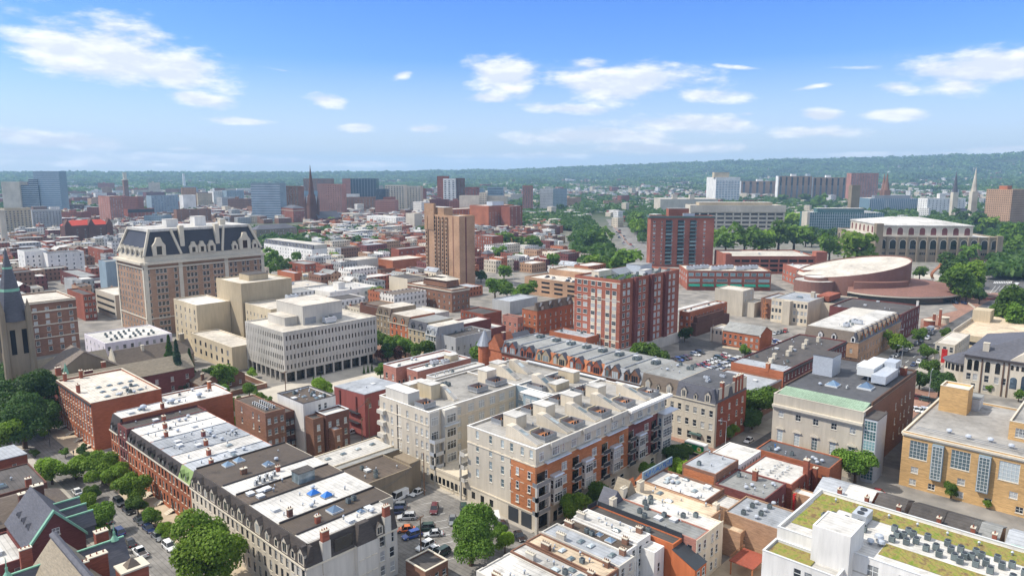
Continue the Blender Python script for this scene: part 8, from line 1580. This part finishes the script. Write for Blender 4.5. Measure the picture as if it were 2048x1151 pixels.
q=MB();loft(q,[[(-3.1,-.8,.5),(-3.1,-.85,1.25),(-3.1,.85,1.25),(-3.1,.8,.5)],[(-2.3,-1.02,.5),(-2.3,-1.,1.5),(-2.3,1.,1.5),(-2.3,1.02,.5)],[(-1.85,-1.05,.5),(-1.75,-.95,2.45),(-1.75,.95,2.45),(-1.85,1.05,.5)],[(-1.15,-1.05,.5),(-1.15,-.98,2.6),(-1.15,.98,2.6),(-1.15,1.05,.5)]],0);q.build('cab',W('metal_white'),t)
q=MB();q.quad((-2.28,-.86,1.52),(-2.28,.86,1.52),(-1.80,.82,2.4),(-1.80,-.82,2.4));q.quad((-1.95,-1.07,1.45),(-1.3,-1.07,1.45),(-1.3,-1.03,2.3),(-1.75,-1.02,2.3));q.quad((-1.95,1.07,1.45),(-1.3,1.07,1.45),(-1.3,1.03,2.3),(-1.75,1.02,2.3));q.build('glass',W('car_glass'),t);q=MB();q.box(-1.3,-.9,.45,5.3,.9,.94,0);q.build('chassis',W('tyre'),t)
mat('panel_green',lin(20,130,70),.5,.3,.7);mat('panel_lime',lin(130,190,60),.5,.2,.9);mat('script_red',lin(214,60,70),.5,.05,1);mat('dish_cream',lin(240,222,180),.5,.1,2)
q=MB();s_=1
def pq(x0,z0,x1,z1,m,d):q.quad((x0,s_*(1.251+d),z0),(x1,s_*(1.251+d),z0),(x1,s_*(1.251+d),z1),(x0,s_*(1.251+d),z1),m)
for s_ in(1,-1):
 pq(-.95,1.25,5.2,3.5,0,.004);q.poly([(-.95,s_*1.26,1.25),(2.6,s_*1.26,1.25),(1.4,s_*1.26,1.9),(-.95,s_*1.26,2.0)],1);pq(-.9,1.0,5.2,1.22,3,.004)
 q.poly([(.55+.72*math.cos(2*math.pi*k/18),s_*1.264,2.35+.72*math.sin(2*math.pi*k/18))for k in range(18)],3);q.poly([(.55+.42*math.cos(2*math.pi*k/14),s_*1.268,2.35+.42*math.sin(2*math.pi*k/14))for k in range(14)],4)
 pts=[(2.9+.26*k,2.85+.2*math.sin(k*2.1))for k in range(9)]
 for(a,z),(c,e)in zip(pts,pts[1:]):q.rod((a,s_*1.262,z),(c,s_*1.262,e),.1,4,3);q.rod((a,s_*1.276,z),(c,s_*1.276,e),.07,4,2)
q.build('picture_panel',[W('panel_green'),W('panel_lime'),W('script_red'),W('dish_cream'),W('yellowpaint')],t)
wm=CM[('suv','white')][2]
for(u,v)in((-2.2,-.95),(-2.2,.95),(3.6,-1.0),(3.6,1.0)):o=link('wheel',wm,t,(u,v,.45));o.scale=(1.2,1.3,1.2)
for(x,y,c,lb,nm)in((1965,268,'redmetal','red and white box truck far along the avenue','box_truck'),(1100,718,'blue','blue and white minibus waiting by the avenue','minibus')):
 X,Y=G(*tp('H',x,y));t=empty(nm,(X,Y,.04),0);tag(t,lb,'truck' if nm=='box_truck' else 'minibus')
 q=MB();q.box(-2.6,-1.2,.6,3.4,1.2,2.9,0);q.box(-2.62,-1.22,1.3,3.42,1.22,2.0,1);q.build('body',[W('metal_white'),W(c)],t);q=MB();q.frus(-4.4,-1.1,-2.61,1.1,.6,2.2,(.8,.1,0,.1),0);q.build('cab',W('metal_white'),t);q=MB();q.quad((-4.2,-.9,1.3),(-4.2,.9,1.3),(-3.75,.9,2.1),(-3.75,-.9,2.1));q.build('glass',W('car_glass'),t)
 for(u,v)in((-3.3,-1),(-3.3,1),(2.2,-1),(2.2,1)):link('wheel',wm,t,(u,v,.42))
X,Y=G(*tp('D7',1270,535));t=empty('box_trailer',(X,Y,.04),R_(50));tag(t,'small white box trailer behind the big tree in the front lot','trailer');q=MB();q.box(-2.2,-1,.6,2.2,1,2.7,0);q.build('body',W('metal_white'),t);[link('wheel',wm,t,(0,s*1.05,.38))for s in(-1,1)];q=MB();q.rod((2.2,0,.6),(3.6,0,.5),.06);q.build('drawbar',W('metal_dark'),t)
# ================================================================ poles, lamps, sculpture, people
PO=[]
def pole(x,y,h,lab,arms=1,rz=0.3,lean=0.):
 r=empty('utility_pole',(x,y,0),rz);tag(r,lab,'utility pole','utility poles around the lot and alley');q=MB();q.tube(0,0,0,h,.17,.12,8);q.build('pole',W('pole_wood'),r)
 for k in range(arms):q=MB();q.box(-1.3,-.07,h-.5-.9*k,1.3,.07,h-.34-.9*k);[q.tube(u,0,h-.34-.9*k,h-.12-.9*k,.06,.05,6)for u in(-1.15,-.5,.5,1.15)];q.build('crossarm',W('pole_wood'),r)
 if arms>1:q=MB();q.tube(.35,0,h-3.4,h-2.4,.28,.28,10);q.build('transformer',W('metal_grey'),r)
 PO.append((x,y,h,rz))
pole(110.3,134.7,11.5,'tall bare utility pole at the garage corner in the front lot',0);pole(93.5,131.2,8.5,'thin utility pole leaning on the rubble garage side',0);pole(90.9,112.6,9,'utility pole between parked cars at the near side of the front lot',1);pole(114.8,179,9.5,'utility pole with a transformer at the alley bend',2);pole(124,177.8,13.5,'tallest utility pole with three crossarms in front of the red painted building',3);pole(96.4,181.0,9.5,'utility pole with a transformer below the fire escapes',2);pole(119,174.5,8.8,'short utility pole in the middle of the alley',1);pole(125.8,232,11,'utility pole on the pavement left of the pale office',1);pole(*G(*tp('D2',705,700)),11,'utility pole in front of the dark brick terrace porches',2)
def wire(a,b,dz=0.,lab='overhead cable sagging above the alley'):
 q=MB();n=10
 for off in(-1.,0.,1.):
  pts=[Vector((a[0]+(b[0]-a[0])*k/n+off*.5,a[1]+(b[1]-a[1])*k/n+off*.5,a[2]+(b[2]-a[2])*k/n-1.0*(1-(2*k/n-1)**2)))for k in range(n+1)]
  for u,v in zip(pts,pts[1:]):q.rod(u,v,.022,4)
 o=q.build('overhead_cable',W('metal_dark'));tag(o,lab,'cable','overhead cables')
z_=lambda i:(PO[i][0],PO[i][1],PO[i][2]-.4)
wire(z_(3),z_(4),lab='overhead cables between the two tallest alley poles');wire(z_(5),z_(3),lab='overhead cables running along the dark brick backs');wire(z_(0),z_(1),lab='overhead cables beside the rubble garage wall');wire(z_(1),z_(2),lab='overhead cables crossing the front lot')
def lamp(t,x,y,h,rz,lab,z=0):
 X,Y=G(*tp(t,x,y),z);r=empty('street_lamp',(X,Y,z),rz);tag(r,lab,'street lamp','street lamps');q=MB();q.tube(0,0,0,h,.11,.07,8);q.rod((0,0,h-.05),(1.8,0,h+.35),.05,5);q.build('pole',W('metal_light'),r);q=MB();q.frus(1.6,-.16,2.5,.16,h+.28,h+.44,(.1,.04,.1,.04));q.build('lamp_head',W('metal_light'),r)
lamp('C3',1695,150,9,2.4,'grey street lamp at the brick corner behind the delivery truck');lamp('H',812,1060,9,2.4,'street lamp on the near kerb of the avenue');lamp('H',770,885,9,-.8,'street lamp under the bright tree on the avenue');lamp('B4',1298,920,10,.0,'street lamp beside the small car park of the grey stone hall');lamp('H',1298,320,8,2.4,'street lamp on the lawn by the sculpture');lamp('H',1787,470,9,2.4,'street lamp in front of the parking deck trees');lamp('F',810,985,9,0,'street lamp in front of the dark tree right of the tan tower');lamp('F',1085,1010,9,2.2,'street lamp beside the tan garage');lamp('H',1685,175,8,1,'street lamp at the far crosswalk corner');lamp('B4',650*1,640,8,2.4,'street lamp near the mansard block end')if False else None
for(x,y,lab)in((590,285,'black post lamp on the tan pavement of the left street'),(395,130,'post lamp at the shaded end of the left street')):
 X,Y=G(*tp('C1',x,y));r=empty('post_lamp',(X,Y,.13));tag(r,lab,'street lamp');q=MB();q.tube(0,0,0,4,.09,.06,8);q.build('pole',W('metal_dark'),r);q=MB();q.tube(0,0,4,4.6,.12,.25,8);q.tube(0,0,4.6,4.9,.28,.02,8);q.build('lantern',W('metal_dark'),r)
X,Y=G(*tp('H',1165,250));r=empty('sculpture',(X,Y,0),HEAD-math.pi/2);tag(r,'tall curling copper and steel ribbon sculpture on the plaza by the concert hall','sculpture')
def ribbon(name,pts,w,m):
 q=MB()
 for(a,b)in zip(pts,pts[1:]):
  a,b=Vector(a),Vector(b);n=Vector((0,1,0)).cross(b-a).normalized()*.25;ww=Vector((0,w,0))
  i=len(q.v);q.v+=[tuple(v)for v in(a-ww-n,a+ww-n,a+ww+n,a-ww+n,b-ww-n,b+ww-n,b+ww+n,b-ww+n)]
  for f in((0,1,5,4),(1,2,6,5),(2,3,7,6),(3,0,4,7),(3,2,1,0),(4,5,6,7)):q.f.append(tuple(i+k for k in f));q.m.append(0)
 return q.build(name,W(m),r)
mat('polished_steel',(.6,.6,.6),.15,.05,1,metal=1.);mat('bronze',lin(170,110,70),.4,.15,1,metal=.3)
ribbon('steel_leg',[(-3.4+.5*math.sin(k*.9),0,k*1.15)for k in range(6)],1.0,'polished_steel');ribbon('steel_leg',[(3.8-1.6*math.sin(k*.55),0,k*1.5)for k in range(6)],.9,'polished_steel');ribbon('copper_curl',[(-3+5.5*(k/9)**2-1.6*math.sin(k*.7),0,5+1.5*k)for k in range(10)],1.6,'bronze');ribbon('steel_wing',[(1.2+.35*k,.4,13+1.2*k)for k in range(6)],.5,'metal_light')
def person_mesh(top,legs,seed):
 J=[((0,0,.95),.14),((0,0,1.2),.15),((0,0,1.42),.13),((0,0,1.52),.055),((0,-.01,1.62),.1),((0,-.01,1.72),.085),((-.1,0,.9),.1),((-.11,.06+.1*seed,.5),.065),((-.11,.02-.1*seed,.08),.05),((-.11,-.12-.1*seed,.04),.045),((.1,0,.9),.1),((.11,-.12*seed,.5),.065),((.11,.1*seed,.08),.05),((.11,.1*seed-.13,.04),.045),((-.21,0,1.4),.06),((-.26,.04,1.12),.045),((-.24,-.1,.9),.035),((.21,0,1.4),.06),((.26,.04,1.12),.045),((.24,-.12,.92),.035)]
 E=[(0,1),(1,2),(2,3),(3,4),(4,5),(0,6),(6,7),(7,8),(8,9),(0,10),(10,11),(11,12),(12,13),(2,14),(14,15),(15,16),(2,17),(17,18),(18,19)]
 me=bpy.data.meshes.new('person');me.from_pydata([j[0]for j in J],E,[]);o=bpy.data.objects.new('tmp_figure',me);COL.objects.link(o);sk=o.modifiers.new('skin','SKIN');o.modifiers.new('sub','SUBSURF').levels=1
 for i,j in enumerate(J):me.skin_vertices[0].data[i].radius=(j[1],j[1])
 me.skin_vertices[0].data[0].use_root=True
 dg=bpy.context.evaluated_depsgraph_get();m2=bpy.data.meshes.new_from_object(o.evaluated_get(dg));bpy.data.objects.remove(o)
 for m in(top,legs,'skin','hair'):m2.materials.append(W(m))
 for p in m2.polygons:
  c=p.center;p.material_index=3 if c.z>1.68 or(c.z>1.58 and c.y>.02)else(2 if c.z>1.5 or(c.z<1.0 and abs(c.x)>.2)else(0 if c.z>.95 else 1));p.use_smooth=True
 return m2
for k,c in(('skin',lin(176,128,100)),('hair',lin(50,38,30)),('cloth_dark',lin(48,50,62)),('cloth_red',lin(170,60,50)),('cloth_blue',lin(50,110,170)),('cloth_tan',lin(150,130,104))):mat(k,c,.85,.08,3,dirt=.05)
for(t_,x,y,top,legs,lab,z,a)in(('C1',481,172,'cloth_dark','cloth_dark','person in dark clothes walking on the tan pavement of the left street',.13,0),('C1',617,255,'cloth_red','cloth_dark','person in a red top near the black post lamp',.13,2),('K',1253,190,'cloth_dark','cloth_dark','person in dark clothes at the far end of the centre car park',.03,1),('K',1222,210,'cloth_tan','cloth_dark','person in a tan top at the far end of the centre car park',.03,2.5),('H',1190,700,'cloth_dark','cloth_tan','person in a dark top crossing by the brick plaza',.05,2),('B',1550,897,'cloth_blue','cloth_blue','person in blue standing on the black roof by the limestone hall',8.35,1)):
 X,Y=G(*tp(t_,x,y),z);o=link('person',person_mesh(top,legs,1 if a%2 else-1),None,(X,Y,z),a);tag(o,lab,'person')
for k in range(7):X,Y=G(*tp('V',1130+16*k,1050+12*k));q=MB();q.tube(0,0,0,.9,.45,.35,8);q.tube(0,0,.9,1.0,.5,.4,8);o=q.build('bollard',W('trim_stone'),None,(X,Y,.05));tag(o,'stone bollard in the curved line on the brick forecourt','bollard','bollards on the brick forecourt')
for(x,y,r_)in((1380,960,6.5),(1300,700,5)):
 if x==1380:X,Y=G(*tp('V',x,y));q=MB();q.tube(0,0,0,1.6,r_,r_,24,0);q.tube(0,0,1.6,1.65,r_-.6,r_-.6,24,1);o=q.build('planter',[W('brick_maroon'),W('soil')],None,(X,Y,0));tag(o,'round brick planter with two trees on the avenue island','planter')
for(x,y,lb)in((1090,630,'round brick kiosk on the plaza in front of the concert hall'),(1235,600,'round stone kiosk on the plaza in front of the concert hall')):
 X,Y=G(*tp('H',x,y+30));q=MB();q.tube(0,0,0,3.2,2.6,2.6,20,0);q.tube(0,0,3.2,3.6,2.9,2.9,20,1);o=q.build('kiosk',[W('brick_red' if x<1200 else 'paint_stone'),W('trim_stone')],None,(X,Y,0));tag(o,lb,'kiosk')
for(x,y,h_,lb)in((1135,665,7,'left'),(1195,655,9,'right')):X,Y=G(*tp('H',x,y));q=MB();q.box(-.6,-.6,0,.6,.6,h_,0);q.box(-.7,-.7,h_,.7,.7,h_+.3,1);o=q.build('gate_pier',[W('brick_red'),W('trim_stone')],None,(X,Y,0));tag(o,f'brick gate pier at the plaza entrance, {lb} of the pair','pier','brick gate piers')
